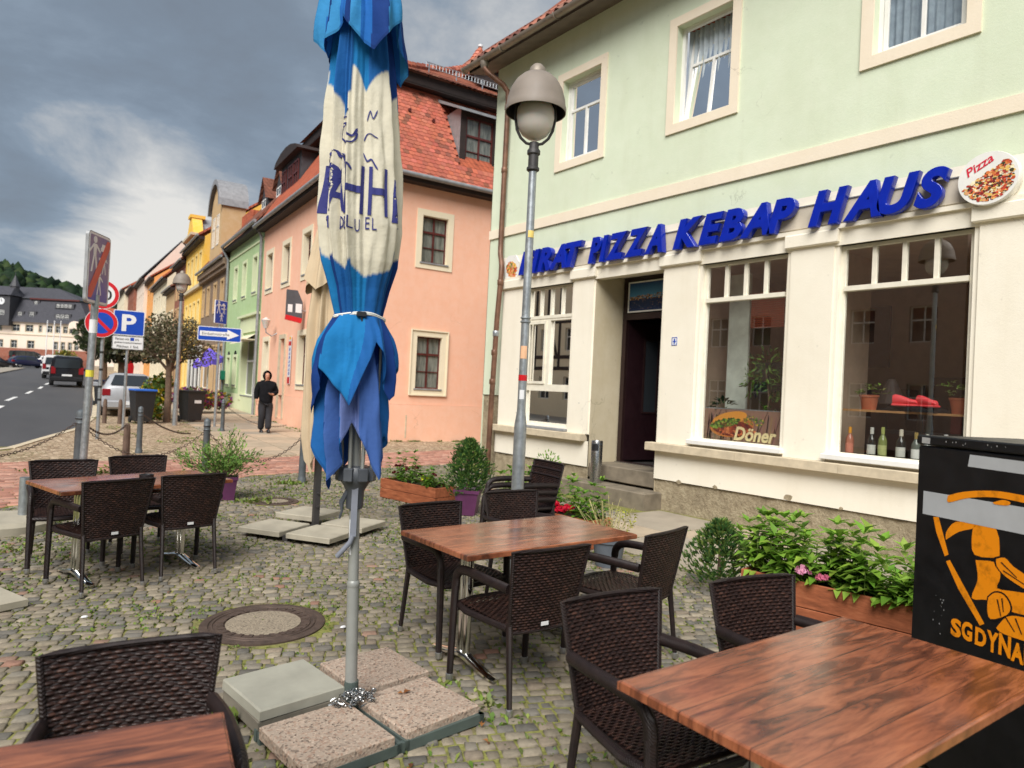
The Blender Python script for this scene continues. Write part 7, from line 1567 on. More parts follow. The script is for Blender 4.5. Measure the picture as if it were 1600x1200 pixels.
def on_canopy(name, V2, F2, th0, z0, h, w_, slope=0.):
    V2 = np.array(V2, dtype=float); x0, x1, y0, y1 = V2[:, 0].min(), V2[:, 0].max(), V2[:, 1].min(), V2[:, 1].max()
    bm = bmesh.new(); vs = [bm.verts.new((v[0], v[1], 0)) for v in V2]
    for f in F2:
        try: bm.faces.new([vs[i] for i in f])
        except ValueError: pass
    bmesh.ops.triangulate(bm, faces=bm.faces); 
    for _ in range(2):
        long_ = [e for e in bm.edges if e.calc_length() > (x1-x0)*.16]
        if long_: bmesh.ops.subdivide_edges(bm, edges=long_, cuts=2)
        bmesh.ops.triangulate(bm, faces=bm.faces)
    for v in bm.verts:
        u = (v.co.x-x0)/(x1-x0)-.5; z = z0+(v.co.y-y0)/(y1-y0)*h+slope*u; v.co = S0(th0+u*w_/.20, z, .0045)
    me = bpy.data.meshes.new(name); bm.to_mesh(me); bm.free(); link(name, me, cn, NAVY)
for ch, dg, w_, z0, h in (('P', -54, .12, 2.45, .22), ('A', -36, .065, 2.45, .20), ('H', -10, .105, 2.44, .22), ('H', 27, .095, 2.44, .22), ('R', 68, .13, 2.42, .20)):
    Vt, Ft = text_data(ch, 0, .006, .06); on_canopy('printed_letter', Vt[:, :2], Ft, radians(dg), z0-.01, h*1.1, w_*1.12)
for ch, dg, w_, z0 in (('M', -50, .035, 2.355), ('D', -30, .03, 2.355), ('E', -22, .022, 2.353), ('L', -13, .022, 2.352), ('U', -4, .026, 2.342), ('E', 12, .022, 2.36), ('L', 22, .022, 2.358), ('M', 68, .035, 2.34)):
    Vt, Ft = text_data(ch, 0, 0, 0); on_canopy('printed_letter', Vt[:, :2], Ft, radians(dg), z0, .06, w_)
def stroke(pts, w_):
    V = []; F = []
    for k, p in enumerate(pts):
        a = Vector(pts[min(k+1, len(pts)-1)])-Vector(pts[max(0, k-1)]); n = Vector((-a.y, a.x)).normalized()*w_*(1 if 0 < k < len(pts)-1 else .3); V += [(p[0]+n.x, p[1]+n.y), (p[0]-n.x, p[1]-n.y)]
        if k: F.append((2*k-2, 2*k, 2*k+1, 2*k-1))
    return V, F
for sh, dg, z0, h, w_ in (
    ([(0, .2), (.1, .9), (.25, 1.), (.3, .6), (.5, .35), (.8, .3), (1, .7)], -22, 2.80, .09, .11), ([(0, .6), (.3, .2), (.6, .1), (.9, .4), (1, 1)], -20, 2.77, .06, .10),
    ([(0, 0), (.12, .8), (.4, 1), (.55, .55), (.75, .8), (1, .1)], -38, 2.67, .075, .11), ([(0, .9), (.35, .9), (.5, .2), (.8, .35), (1, 0)], -26, 2.64, .08, .09), ([(0, .1), (.2, .5), (.5, .6), (.7, 1)], -28, 2.90, .04, .06),
    ([(0, 0), (.2, .7), (.5, .8), (1, .4)], 16, 2.80, .04, .08), ([(0, 1), (.3, .5), (.6, .6), (1, 0)], 15, 2.66, .08, .08), ([(0, .2), (.3, .9), (.6, .4), (1, 1)], 18, 2.90, .06, .06)):
    q = bspl([(x, y, 0) for x, y in sh], 4); V2, F2 = stroke([(p.x, p.y) for p in q], .055); on_canopy('printed_emblem', V2, F2, radians(dg), z0, h, w_)
# cross base and slabs
ub.scale = (.94, .94, .94); rb = radians(5)
def RBm(u, v, z): return (u*cos(rb)-v*sin(rb), u*sin(rb)+v*cos(rb), z)
mb = MB(); 
for sg_ in (-1, 1):
    mb.box(-.46, .46, sg_*.02-.012, sg_*.02+.012, .0, .05, RBm); mb.box(sg_*.02-.012, sg_*.02+.012, -.46, .46, .0, .049, RBm)
mb.box(-.46, .46, -.46, -.435, 0, .045, RBm) ; mb.box(.435, .46, -.46, .46, 0, .045, RBm); mb.box(-.06, .06, -.06, .06, .05, .06, RBm); mb.tube([(0, 0, .05), (0, 0, .16)], .034, 16); cb_ = mb.build('cross_base', simple('green_grey_steel', srgb(84, 96, 92), .55, .3), ub); cb_.location = (0, 0, -.096/.94); cb_.scale = (1/.94,)*3
def slab(x, y, z, rz, s_, th, mat, label, group, name='base_slab', t2=0.):
    e_ = empty(name, (x, y, z), rz, label, 'slab', group); mb = MB(); n = 5; q = random.Random(int(x*977+y*131)); i0 = 0
    # slightly broken edges
    def ring(ins, zz_, jt):
        for side in range(4):
            for k in range(n): t = -1+2*k/n; a, b_ = ((t, -1), (1, t), (-t, 1), (-1, -t))[side]; mb.V.append((a*(s_-ins)+q.uniform(-jt, jt), b_*(s_-ins)+q.uniform(-jt, jt), zz_+t2*a))
    ring(0, 0, .001); ring(0, th-.008, .0015); ring(.007, th, .002); N_ = 4*n
    for j in range(2):
        for i in range(N_): mb.face((j*N_+i, j*N_+(i+1) % N_, (j+1)*N_+(i+1) % N_, (j+1)*N_+i))
    mb.face(tuple(2*N_+i for i in range(N_))); mb.build('slab_body', mat, e_); return e_
o_ = .243
for (u, v, th, mt, lab, z, dr_) in ((-.245, .215, .05, 'conc', 'smooth grey concrete slab stacked on the left arm of the blue parasol base',   .090, .02), (.285, .25, .05, 'aggpink', 'pink pebbled slab at the back of the blue parasol base', .03, -.02), (-.255, -.245, .055, 'aggpink', 'pink pebbled slab at the front of the blue parasol base, nearest the viewer', .034, .0), (.225, -.235, .055, 'aggpink', 'pink pebbled slab with a dry leaf, right of the blue parasol base', .03, .03)):
    x, y, _ = RBm(u, v, 0); slab(UX+x, UY+y, z, rb+dr_, .210, th, M_[mt], lab, 'slabs weighing down the blue parasol')
x, y, _ = RBm(-.245, .215, 0); slab(UX+x, UY+y, .028, rb, .208, .062, M_['concdark'], 'dark stained slab underneath the smooth grey one on the blue parasol base', 'slabs weighing down the blue parasol')
# chain heap
o = MB(); q = random.Random(9)
for k in range(74):
    a = q.uniform(0, 6.28); r = abs(q.gauss(.05, .035)); c = Vector((r*cos(a)*1.1-.02, r*sin(a)*.7-.075, .115+q.uniform(0, .03)-r*.3)); d = rv(); d.z *= .4; d.normalize(); w_ = d.cross(rv()).normalized(); ring = [c+d*.017*cos(t)+w_*.0085*sin(t) for t in [2*pi*i/8 for i in range(9)]]; o.tube(ring, .0032, 4, cap=False)
e_ = o.build('chain', M_['steel'], None, fix=False); e_.location = (UX, UY, 0); tag(e_, 'small steel chain heaped round the foot of the blue parasol pole', 'chain')
# ------------------------------------------------------------------ beige parasol behind
VX, VY = 2.90, 7.02; vb = empty('beige_parasol', (VX, VY, 0), 0, 'closed beige parasol on a dark pole half hidden behind the blue one', 'parasol')
mb = MB(); mb.cbox(-.03, .03, -.03, .03, .04, 3.3, .004); mb.build('pole', M_['darkpole'], vb)
mb = MB(); [mb.tube([(.0, -.03, z), (.0, -.055, z)], .012, 6) for z in (.28, .42)]; mb.build('bolt', M_['darkpole'], vb)
V = []; F = []; n = 160; m_ = 50; bA = radians(-112)
for j in range(m_+1):
    z = 2.66-(2.66-.62)*j/m_
    for i in range(n):
        th = 2*pi*i/n; hemz = 0 if j < m_ else .25*tri_(4*th/(2*pi)+.3); r = float(np.interp(z, [.5, .9, 1.5, 2.2, 2.66], [.11, .155, .165, .16, .12]))*(1+.22*cos(8*th+.6*sin(z*2))+.08*sin(17*th+z)); V.append((cos(th)*r, sin(th)*r, z+(.30*(tri_(4*th/(2*pi)+.3))*(j/m_)**3)))
for j in range(m_):
    for i in range(n): F.append((j*n+i, j*n+(i+1) % n, (j+1)*n+(i+1) % n, (j+1)*n+i))
fast_mesh('canopy', V, F, M_['beige'], vb, smooth=True)
V = []; F = []; m_ = 24
for j in range(m_+1):
    t = j/m_
    for i in range(n):
        th = 2*pi*i/n; hz2 = 2.52+.16*tri_(4*th/(2*pi)+.1); z = 3.45+(hz2-3.45)*t; r = (.05+.17*t**.7)*(1+.14*cos(8*th)*t+.05*sin(15*th)); V.append((cos(th)*r, sin(th)*r, z))
for j in range(m_):
    for i in range(n): F.append((j*n+i, j*n+(i+1) % n, (j+1)*n+(i+1) % n, (j+1)*n+i))
fast_mesh('top_flap', V, F, M_['beige'], vb, smooth=True)
rb2 = radians(33)
def RB2(u, v, z): return (u*cos(rb2)-v*sin(rb2), u*sin(rb2)+v*cos(rb2), z)
mb = MB(); mb.box(-.50, .50, -.03, .03, .0, .055, RB2); mb.box(-.03, .03, -.50, .50, .0, .054, RB2); mb.cbox(-.09, .09, -.09, .09, .055, .07, .004, P=RB2); mb.build('cross_base', M_['darkpole'], vb)
for (u, v, z, lab) in ((-.29, .29, .045, 'left slab of the beige parasol base'), (.29, .29, .10, 'raised rear slab of the beige parasol base'), (-.29, -.29, .045, 'front slab of the beige parasol base'), (.29, -.29, .045, 'right slab of the beige parasol base')):
    x, y, _ = RB2(u, v, 0); slab(VX+x, VY+y, z, rb2, .25, .052, M_['concbeige'], lab, 'pale slabs weighing down the beige parasol')

# ------------------------------------------------------------------ planters and pots
def planter(x, y, rz, L_, W_, H_, label, z=.02):
    e_ = empty('wooden_planter', (x, y, z), rz, label, 'planter', 'wooden flower planters in front of the shop')
    nb = 2; bh = H_/nb
    for s_ in (-1, 1):
        for k in range(nb): mb = MB(); mb.cbox(s_*W_/2-.012, s_*W_/2+.012, -L_/2, L_/2, k*bh+.003, (k+1)*bh-.003, .003); mb.build('side_board', M_['wood'], e_)
        for k in range(nb): mb = MB(); mb.cbox(-W_/2+.014, W_/2-.014, s_*(L_/2-.012)-.012, s_*(L_/2-.012)+.012, k*bh+.003, (k+1)*bh-.003, .003); mb.build('end_board', M_['wood'], e_)
    mb = MB(); mb.box(-W_/2+.012, W_/2-.012, -L_/2+.03, L_/2-.03, 0, H_-.04); mb.build('soil', simple('potting_soil', (.03, .022, .016), .95) if 'potting_soil' not in MATS else MATS['potting_soil'], e_)
    return e_
def flowers(lf, x, y, z, r, n, col, ps=.018):
    for _ in range(n):
        v = rv(); v.z = abs(v.z)*.6+.3; v.normalize(); c = Vector((x, y, z))+v*r
        for k in range(4): a = rv()*ps; lf.quad(c, a, a.cross(v).normalized()*ps, jit(col, .15))
pr_ = planter(4.86, 2.36, radians(9), 1.35, .36, .36, 'wooden planter with tall leafy plants right of the front chairs', .0)
lf = LF(); mbS = MB(); q = random.Random(21)
for k in range(78):
    x = q.uniform(-.17, .18); y = q.uniform(-.64, .70); h = q.uniform(.14, .46)*(1.0 if y > -.2 else .8); leafy(lf, x, y, .32, h, q.randint(5, 8), q.uniform(.11, .155), (G1, G3, G1, G3), lean=(q.uniform(-.2, .12), q.uniform(-.15, .15))); mbS.tube([(x, y, .28), (x, y, .32+h*.6)], .004, 4)
for k in range(14): 
    y = q.uniform(-.6, .66); lf.leaf((-.17, y, .36), (-1, q.uniform(-.4, .4), -.3), (-.3, 0, 1), .10, .05, jit(G3))
mbS.build('stems', simple('green_stem', (.10, .16, .03), .6), pr_, kind='stuff'); flo = LF(); flowers(flo, -.21, .22, .42, .05, 14, srgb(232, 160, 190)); flowers(flo, -.17, .10, .40, .04, 8, srgb(214, 110, 140)); flowers(flo, .05, .60, .52, .08, 6, srgb(226, 190, 200)); flowers(flo, -.15, -.52, .40, .03, 5, srgb(200, 30, 40), .014)
lf.build('foliage', M_['leaf'], pr_); flo.build('blossoms', M_['leaf'], pr_)
def a_k(q): return q.uniform(0, 6.283)
def thuja(name, x, y, z, H_, R, n, label, cols, cone=True, parent=None, seed=1, tip=True):
    e_ = empty(name, (x, y, z), 0, label, 'shrub'); lf = LF(); q = random.Random(seed)
    for _ in range(n):
        t = q.random()**.8; hgt = t*H_; prof = (min(1, (1-t)*1.9)**.62*(.72+.28*min(1, t*5)))if cone else 1; a = q.uniform(0, 6.283); rr = R*prof*(.55+.45*q.random())*(1+.95*mnoise.noise(Vector((cos(a)*2.4+seed, sin(a)*2.4, hgt*8)))); p = Vector((rr*cos(a), rr*sin(a), hgt+.06*H_*mnoise.noise(Vector((cos(a)*3, sin(a)*3, seed))))); d = Vector((cos(a)*.75, sin(a)*.75, q.uniform(.2, 1.3))).normalized(); l = q.uniform(.03, .065)
        for s_ in (-.5, 0, .5): dd = (d+Vector((-sin(a), cos(a), 0))*s_).normalized(); lf.leaf(p, dd, Vector((cos(a), sin(a), .3)), l, l*.30, jit(q.choice(cols) if q.random() > .12*t+.03 else (.20, .30, .06), .3), .1, .1)
    mb = MB(); mb.tube([(0, 0, 0), (0, 0, H_*.7)], [.02, .008], 6); mb.build('trunk', M_['bark'], e_); lf.build('foliage', M_['needle'], e_); return e_
TG = [(.05, .13, .03), (.08, .17, .038), (.12, .22, .05), (.035, .10, .028)]
thuja('dwarf_conifer', 4.98, 3.48, .08, .50, .26, 1100, 'round dark green dwarf conifer left of the leafy planter by the wall slabs', TG+[(.14, .19, .04)], seed=5)
pl2 = planter(4.90, 8.35, radians(11), 1.15, .36, .27, 'wooden planter with mixed flowers behind the blue parasol near the salmon house', .0); lf = LF(); flo = LF(); q = random.Random(31)
for k in range(40): x = q.uniform(-.15, .15); y = q.uniform(-.52, .55); leafy(lf, x, y, .24, q.uniform(.12, .42)*(1 if y > -.1 else .6), 6, .085, (G1, G2, G1, (.12, .2, .06)))
for k in range(7): flowers(flo, q.uniform(-.16, .1), q.uniform(-.5, .5), q.uniform(.33, .5), .04, 5, srgb(120, 24, 40))
flowers(flo, -.12, -.30, .33, .07, 16, srgb(216, 226, 40), .016); flowers(flo, -.05, .3, .48, .05, 6, srgb(236, 190, 170)); lf.build('foliage', M_['leaf'], pl2); flo.build('blossoms', M_['leaf'], pl2)
pp = pot('purple_pot', 5.02, 7.28, 0, .15, .215, .32, M_['purple'], 'purple pot holding the upright conifer behind the stacked chairs', 'plant pot', None, 4)
thuja('conifer', 5.02, 7.30, .24, .70, .26, 2300, 'upright fresh green conifer growing in the purple pot left of the stacked chairs', TG, seed=6)
pl3 = planter(5.15, 5.85, radians(6), 1.5, .34, .30, 'wooden planter with leafy plants and red flowers behind the middle table', .0); lf = LF(); flo = LF(); q = random.Random(41)
for k in range(46): x = q.uniform(-.15, .15); y = q.uniform(-.7, .72); leafy(lf, x, y, .26, q.uniform(.16, .46), 6, .11, (G1, G3, G1, G2))
for yy in (-.28, -.40, -.18): flowers(flo, -.13, yy, .34+.03*sin(yy*30), .055, 26, srgb(226, 20, 60), .02)
for k in range(6): flowers(flo, -.12, q.uniform(.0, .6), q.uniform(.4, .5), .03, 7, srgb(170, 26, 60), .014)
lf.build('foliage', M_['leaf'], pl3); flo.build('blossoms', M_['leaf'], pl3)
gp = pot('grey_pot', 4.78, 4.56, 0, .12, .155, .26, M_['greypot'], 'round grey plastic pot with thin yellow green twigs behind the middle table'); lf = LF(); mb = MB(); q = random.Random(51)
for k in range(46):
    a = q.uniform(0, 6.28); el = q.uniform(.5, 1.35); l = q.uniform(.2, .46); p = Vector((q.uniform(-.07, .07), q.uniform(-.07, .07), .22)); d = Vector((cos(a)*cos(el), sin(a)*cos(el), sin(el))); m_ = p+d*l*.5+rv()*.03; e2 = p+d*l+Vector((0, 0, .02)); mb.tube([p, m_, e2], .0022, 4)
    for _ in range(9): t = q.random(); c = p.lerp(e2, t)+rv()*.02; lf.leaf(c, rv(), rv(), .024, .012, jit(q.choice([(.24, .26, .06), (.34, .36, .04), (.16, .2, .06), (.3, .24, .12)])))
for (dx, dy, h) in ((-.04, .03, .60), (.06, -.03, .52)): mb.tube([(dx, dy, .2), (dx*1.6, dy*1.6, h)], .005, 5)
lf.build('foliage', M_['leaf'], gp); mb.build('twigs', simple('pale_twig', srgb(170, 160, 110), .8), gp)
lf = LF(); 
for k in range(40): v = rv(); p = Vector((.25, .02, .42))+v*q.uniform(.02, .10); lf.leaf(p, v, rv(), .03, .02, jit((.42, .42, .05)))
lf.build('yellow_foliage', M_['leaf'], gp)
p3 = pot('purple_pot', 2.66, 9.40, 0, .12, .17, .30, M_['purple'], 'purple pot with the airy shrub behind the distant left table', 'plant pot', None, 4); p3.rotation_euler = (0, 0, .5)
e_ = empty('airy_shrub', (2.60, 9.42, .25), 0, 'airy light green shrub growing in the purple pot behind the distant left table', 'shrub'); lf = LF(); mb = MB(); q = random.Random(61)
for k in range(64):
    a = q.uniform(0, 6.28); el = q.uniform(.35, 1.45); l = q.uniform(.25, .66); d = Vector((cos(a)*cos(el), sin(a)*cos(el), sin(el))); e2 = d*l; mb.tube([(0, 0, 0), d*l*.5+rv()*.03, e2], .003, 4)
    for _ in range(26):
        t = q.uniform(.35, 1.05); c = e2*t+rv()*.045; dd = (d+rv()*.8).normalized(); lf.leaf(c, dd, rv(), q.uniform(.045, .075), .020, jit(q.choice([(.16, .30, .06), (.24, .38, .08), (.11, .22, .05)])))
mb.build('twigs', M_['bark'], e_); lf.build('foliage', M_['needle'], e_)
# small shrub behind stacked chairs by the wall
e_ = empty('small_shrub', (6.6, 7.6, .0), 0, 'small leafy shrub in a dark pot between the lamp post and the shop wall', 'shrub'); mb = MB(); mb.lathe([(.12, 0), (.17, .3), (.16, .3), (.001, .27)], 18, cap=False); mb.build('pot', M_['black'], e_, smooth=True); lf = LF()
for _ in range(260): v = rv(); p = Vector((0, 0, .5))+Vector((v.x*.2, v.y*.2, v.z*.24))*random.uniform(.5, 1); lf.leaf(p, v, rv(), .05, .025, jit(G1))
lf.build('foliage', M_['leaf'], e_)

# ------------------------------------------------------------------ black cabinet with stencil
a = radians(25); K0 = Vector((3.44, 1.36, 0)); kb = empty('black_cabinet', K0, 0, 'black metal cabinet with grey tape and orange hooded stencil at the right edge', 'cabinet')
fdv = Vector((-sin(a), -cos(a), 0)); dpv = Vector((cos(a), -sin(a), 0)); P = lambda u, d, z: tuple(fdv*u+dpv*d+Vector((0, 0, z)))
blkp = simple('satin_black_panel', (.005, .005, .006), .45, amt=.4, scale=8, bump=.04, bs=20)
mb = MB(); mb.cbox(0, 1.0, 0, .55, .03, 1.44, .006, P); mb.build('body', blkp, kb); mb = MB(); mb.cbox(-.008, 1.01, -.006, .56, 1.446, 1.488, .006, P); mb.build('lid', blkp, kb)
gt = simple('grey_tape', srgb(186, 190, 192), .5, amt=.07, scale=6, bump=.08, bs=12)
for t in ([(.269, 1.424), (.75, 1.419), (.75, 1.371), (.261, 1.373)], [(.035, 1.236), (.80, 1.250), (.80, 1.146), (.035, 1.132)]): mb = MB(); mb.prism(t[::-1], -.0012, 0, P); mb.build('tape_strip', gt, kb)
og = srgb(250, 150, 16); b = NB('orange_spray'); cc = b.mix(b.mr(b.noise(22, 4, .6), .52, .72, 0, .6), og, srgb(150, 90, 10)); b.fin(cc, .5, 0, .3); OS = b.m
def smooth_poly(p, n=3): q_ = bspl([(x, y, 0) for x, y in p+[p[0]]], n)[:-1]; return [(v.x, v.y) for v in q_]
SH = dict(arc=[(.168, 1.235), (.244, 1.263), (.348, 1.284), (.445, 1.292), (.6, 1.285), (.6, 1.262), (.428, 1.265), (.339, 1.256), (.256, 1.237), (.172, 1.206)], small=[(.385, 1.241), (.428, 1.259), (.461, 1.256), (.452, 1.241), (.4, 1.236)], h1=[(.094, 1.128), (.123, 1.133), (.183, .982), (.164, .97), (.113, 1.066)], h2=[(.171, .95), (.191, .96), (.369, .746), (.349, .731), (.238, .851)],
  hood=[(.166, 1.042), (.167, 1.078), (.213, 1.13), (.304, 1.141), (.299, 1.119), (.231, 1.091)], up=[(.304, 1.141), (.405, 1.136), (.424, 1.036), (.415, 1.025), (.31, 1.012), (.294, 1.086)], low=[(.316, .991), (.411, 1.004), (.431, .95), (.42, .904), (.5, .914), (.6, .92), (.6, .85), (.466, .831), (.384, .846), (.306, .83), (.33, .914)],
  hand=[(.41, 1.019), (.448, 1.033), (.486, 1.008), (.559, .977), (.561, .932), (.461, .958), (.416, .99)], knee=[(.383, .857), (.411, .884), (.45, .886), (.479, .852), (.467, .814), (.397, .774), (.38, .812)], foot=[(.423, .747), (.467, .806), (.531, .826), (.6, .822), (.6, .75), (.461, .735)])
dl = {'knee': -.0018, 'foot': -.0018, 'hand': -.0016}
for k, p in SH.items():
    mb = MB(); d_ = -.0024 if k in ('arc', 'small') else dl.get(k, -.0006)
    if k in ('knee', 'foot', 'hand'):
        c = (sum(x for x, y in p)/len(p), sum(y for x, y in p)/len(p)); m2 = MB(); m2.poly([P(c[0]+(x-c[0])*1.14, d_+.0006, c[1]+(y-c[1])*1.14) for x, y in smooth_poly(p)]); m2.build('stencil_outline', blkp, kb, fix=False)
    mb.poly([P(x, d_, y) for x, y in (smooth_poly(p) if k not in ('h1', 'h2') else p)]); mb.build('stencil', OS, kb, fix=False)
for i, (x0, y0, x1, y1) in enumerate(((.42, .86, .44, .80), (.44, .87, .45, .82), (.43, 1.01, .50, .97), (.46, .80, .50, .76), (.50, .81, .53, .76), (.44, .98, .54, .95))): mb = MB(); mb.poly([P(x0, -.0024, y0), P(x0+.006, -.0024, y0+.003), P(x1+.004, -.0024, y1), P(x1, -.0024, y1-.002)]); mb.build('stencil_outline', blkp, kb, fix=False)
x = .212
for k, ch in enumerate('SG DYNAMO'):
    if ch == ' ': x += .012; continue
    w_ = .052 if ch != 'M' else .07; text_on('spray_letter', ch, P, x, x+w_, .645+.004*(k % 2), .722+.006*(k % 3), -.003, OS, kb, offset=.045); x += w_+.0015
q = random.Random(77); mb = MB(); mb.col = (.45, .45, .44)
for _ in range(26):
    u, z = q.choice(((q.gauss(.14, .02), q.uniform(.62, .82)), (q.gauss(.16, .006), q.gauss(.78, .04)), (q.uniform(.02, .5), 1.462+q.uniform(-.006, .008)))); s_ = q.uniform(.0015, .004); mb.poly([P(u, -.0070 if z > 1.446 else -.0006, z), P(u+s_, -.0070 if z > 1.446 else -.0006, z+s_*.3), P(u+s_*.7, -.0070 if z > 1.446 else -.0006, z+s_*2), P(u-s_*.2, -.0070 if z > 1.446 else -.0006, z+s_*1.4)])
mb.poly([P(.02, -.0070, 1.452), P(.065, -.0070, 1.452), P(.066, -.0070, 1.478), P(.02, -.0070, 1.479)]); mb.build('scratches', M_['print'], kb, fix=False)

# ------------------------------------------------------------------ pedestrian
def person():
    e_ = empty('person', (6.66, 20.2, .03), radians(172), 'person in black hood and dark trousers walking towards the viewer on the pavement', 'person')
    def skin(name, vs, es, mat, parent, lv=2, root=0):
        me = bpy.data.meshes.new(name); me.from_pydata([v[:3] for v in vs], es, []); o = bpy.data.objects.new(name, me); COL.objects.link(o); md = o.modifiers.new('skin', 'SKIN'); sv = me.skin_vertices[0].data
        for i, v in enumerate(vs): sv[i].radius = (v[3], v[4] if len(v) > 4 else v[3])
        sv[root].use_root = True; md.use_smooth_shade = True; s2 = o.modifiers.new('sub', 'SUBSURF'); s2.levels = lv; s2.render_levels = lv
        dg = bpy.context.evaluated_depsgraph_get(); m2 = bpy.data.meshes.new_from_object(o.evaluated_get(dg)); m2.name = name; bpy.data.objects.remove(o); m2.materials.clear(); return link(name, m2, parent, mat)
    # body (skin): pelvis, spine, neck, head, arms, legs ; y forward
    B = [(0, 0, .95, .10, .08), (0, 0, 1.15, .12, .09), (0, .0, 1.38, .15, .10), (0, .0, 1.47, .06), (0, .015, 1.53, .052), (0, .03, 1.60, .078, .09), (0, .035, 1.68, .080, .095), (0, .025, 1.74, .055, .06),
         (.17, 0, 1.42, .055), (.23, -.04, 1.20, .045), (.26, -.02, .98, .032), (.265, .02, .90, .028), (-.17, 0, 1.42, .055), (-.25, .0, 1.20, .045), (-.16, .20, 1.12, .033), (-.09, .25, 1.14, .026),
         (.09, 0, .90, .09), (.10, .06, .50, .062), (.09, -.10, .12, .042), (.09, -.02, .05, .038), (.09, .10, .04, .03), (-.09, 0, .90, .09), (-.08, .02, .50, .062), (-.06, .16, .10, .042), (-.06, .22, .06, .036), (-.06, .33, .06, .03)]
    E_ = [(0, 1), (1, 2), (2, 3), (3, 4), (4, 5), (5, 6), (6, 7), (2, 8), (8, 9), (9, 10), (10, 11), (2, 12), (12, 13), (13, 14), (14, 15), (0, 16), (16, 17), (17, 18), (18, 19), (19, 20), (0, 21), (21, 22), (22, 23), (23, 24), (24, 25)]
    body = skin('body', B, E_, M_['skin'], e_)
    # nose, eyes
    mb = MB(); mb.tube([(0, .115, 1.66), (0, .145, 1.63), (0, .125, 1.615)], [.008, .014, .010], 6); mb.build('nose', M_['skin'], body, smooth=True)
    for s_ in (-1, 1): mb = MB(); mb.lathe([(.001, -.007), (.010, 0), (.001, .007)], 8, (s_*.03, .118, 1.665), cap=False); mb.build('eye', M_['hair'], body)
    mb = MB(); mb.box(-.022, .022, .112, .122, 1.588, 1.596); mb.build('mouth', simple('lips', srgb(150, 80, 76), .6), body)
    H = [(0, 0, .74, .20, .16), (0, 0, 1.0, .215, .165), (0, 0, 1.25, .22, .16), (0, -.0, 1.41, .20, .14), (.20, -.005, 1.40, .10), (.25, -.05, 1.20, .095), (.272, -.02, .95, .066), (-.20, -.005, 1.40, .10), (-.275, -.01, 1.17, .095), (-.14, .21, 1.13, .066), (0, -.03, 1.50, .115)]
    skin('hoodie', H, [(0, 1), (1, 2), (2, 3), (3, 4), (4, 5), (5, 6), (3, 7), (7, 8), (8, 9), (3, 10)], M_['hoodie'], e_)
    # hood : shell open at the face
    mb = MB(); n, m_ = 22, 12; i0 = 0
    for j in range(m_+1):
        t = pi*j/m_
        for i in range(n+1): a = radians(90+46)+(2*pi-2*radians(46))*i/n; r = .125*(1+.05*sin(5*a)); mb.V.append((cos(a)*sin(t)*r, sin(a)*sin(t)*r*1.1+.015, 1.655+cos(t)*.155))
    for j in range(m_):
        for i in range(n): k = j*(n+1)+i; mb.face((k, k+1, k+n+2, k+n+1))
    mb.build('hood', M_['hoodie'], e_, smooth=True, fix=False)
    T = [(0, 0, .98, .17, .13), (.10, 0, .80, .13), (.105, .06, .50, .105), (.095, -.07, .08, .095), (-.10, 0, .80, .13), (-.085, .05, .50, .105), (-.065, .17, .10, .095)]
    skin('trousers', T, [(0, 1), (1, 2), (2, 3), (0, 4), (4, 5), (5, 6)], simple('black_trousers', (.018, .018, .022), .9, amt=.3, scale=10), e_)
    for (x, y, z) in ((.09, .02, .0), (-.062, .26, .03)): mb = MB(); mb.lathe([(.05, 0), (.055, .02), (.05, .06), (.03, .09), (.001, .095)], 12, (x, y, z), cap=False, sy=2.4); mb.build('shoe', M_['black'], e_, smooth=True)
    def hand(c, dn, pn, s_):
        dn = Vector(dn).normalized(); pn = Vector(pn).normalized(); sd_ = dn.cross(pn); c = Vector(c); vs = [(*c, .026), (*(c+dn*.045), .030)]; es = [(0, 1)]
        for k, (o_, l) in enumerate(((-.026, .062), (-.009, .070), (.009, .066), (.025, .054))):
            a = c+dn*.07+sd_*o_; b1 = a+dn*l*.45+pn*.008; b2 = a+dn*l*.75+pn*.03; i0 = len(vs); vs += [(*a, .010), (*b1, .009), (*b2, .008)]; es += [(1, i0), (i0, i0+1), (i0+1, i0+2)]
        a = c+dn*.02+sd_*.03*s_; b1 = a+dn*.03+sd_*.02*s_+pn*.01; i0 = len(vs); vs += [(*a, .012), (*b1, .010)]; es += [(0, i0), (i0, i0+1)]; skin('hand', vs, es, M_['skin'], e_, 1)
    hand((.268, .02, .93), (0, .15, -1), (-1, .2, 0), 1); hand((-.12, .225, 1.125), (1, .5, .1), (0, 0, 1), 1)
    mb = MB(); mb.box(-.09, .01, .27, .279, 1.13, 1.19); mb.build('phone', M_['black'], e_)
person()

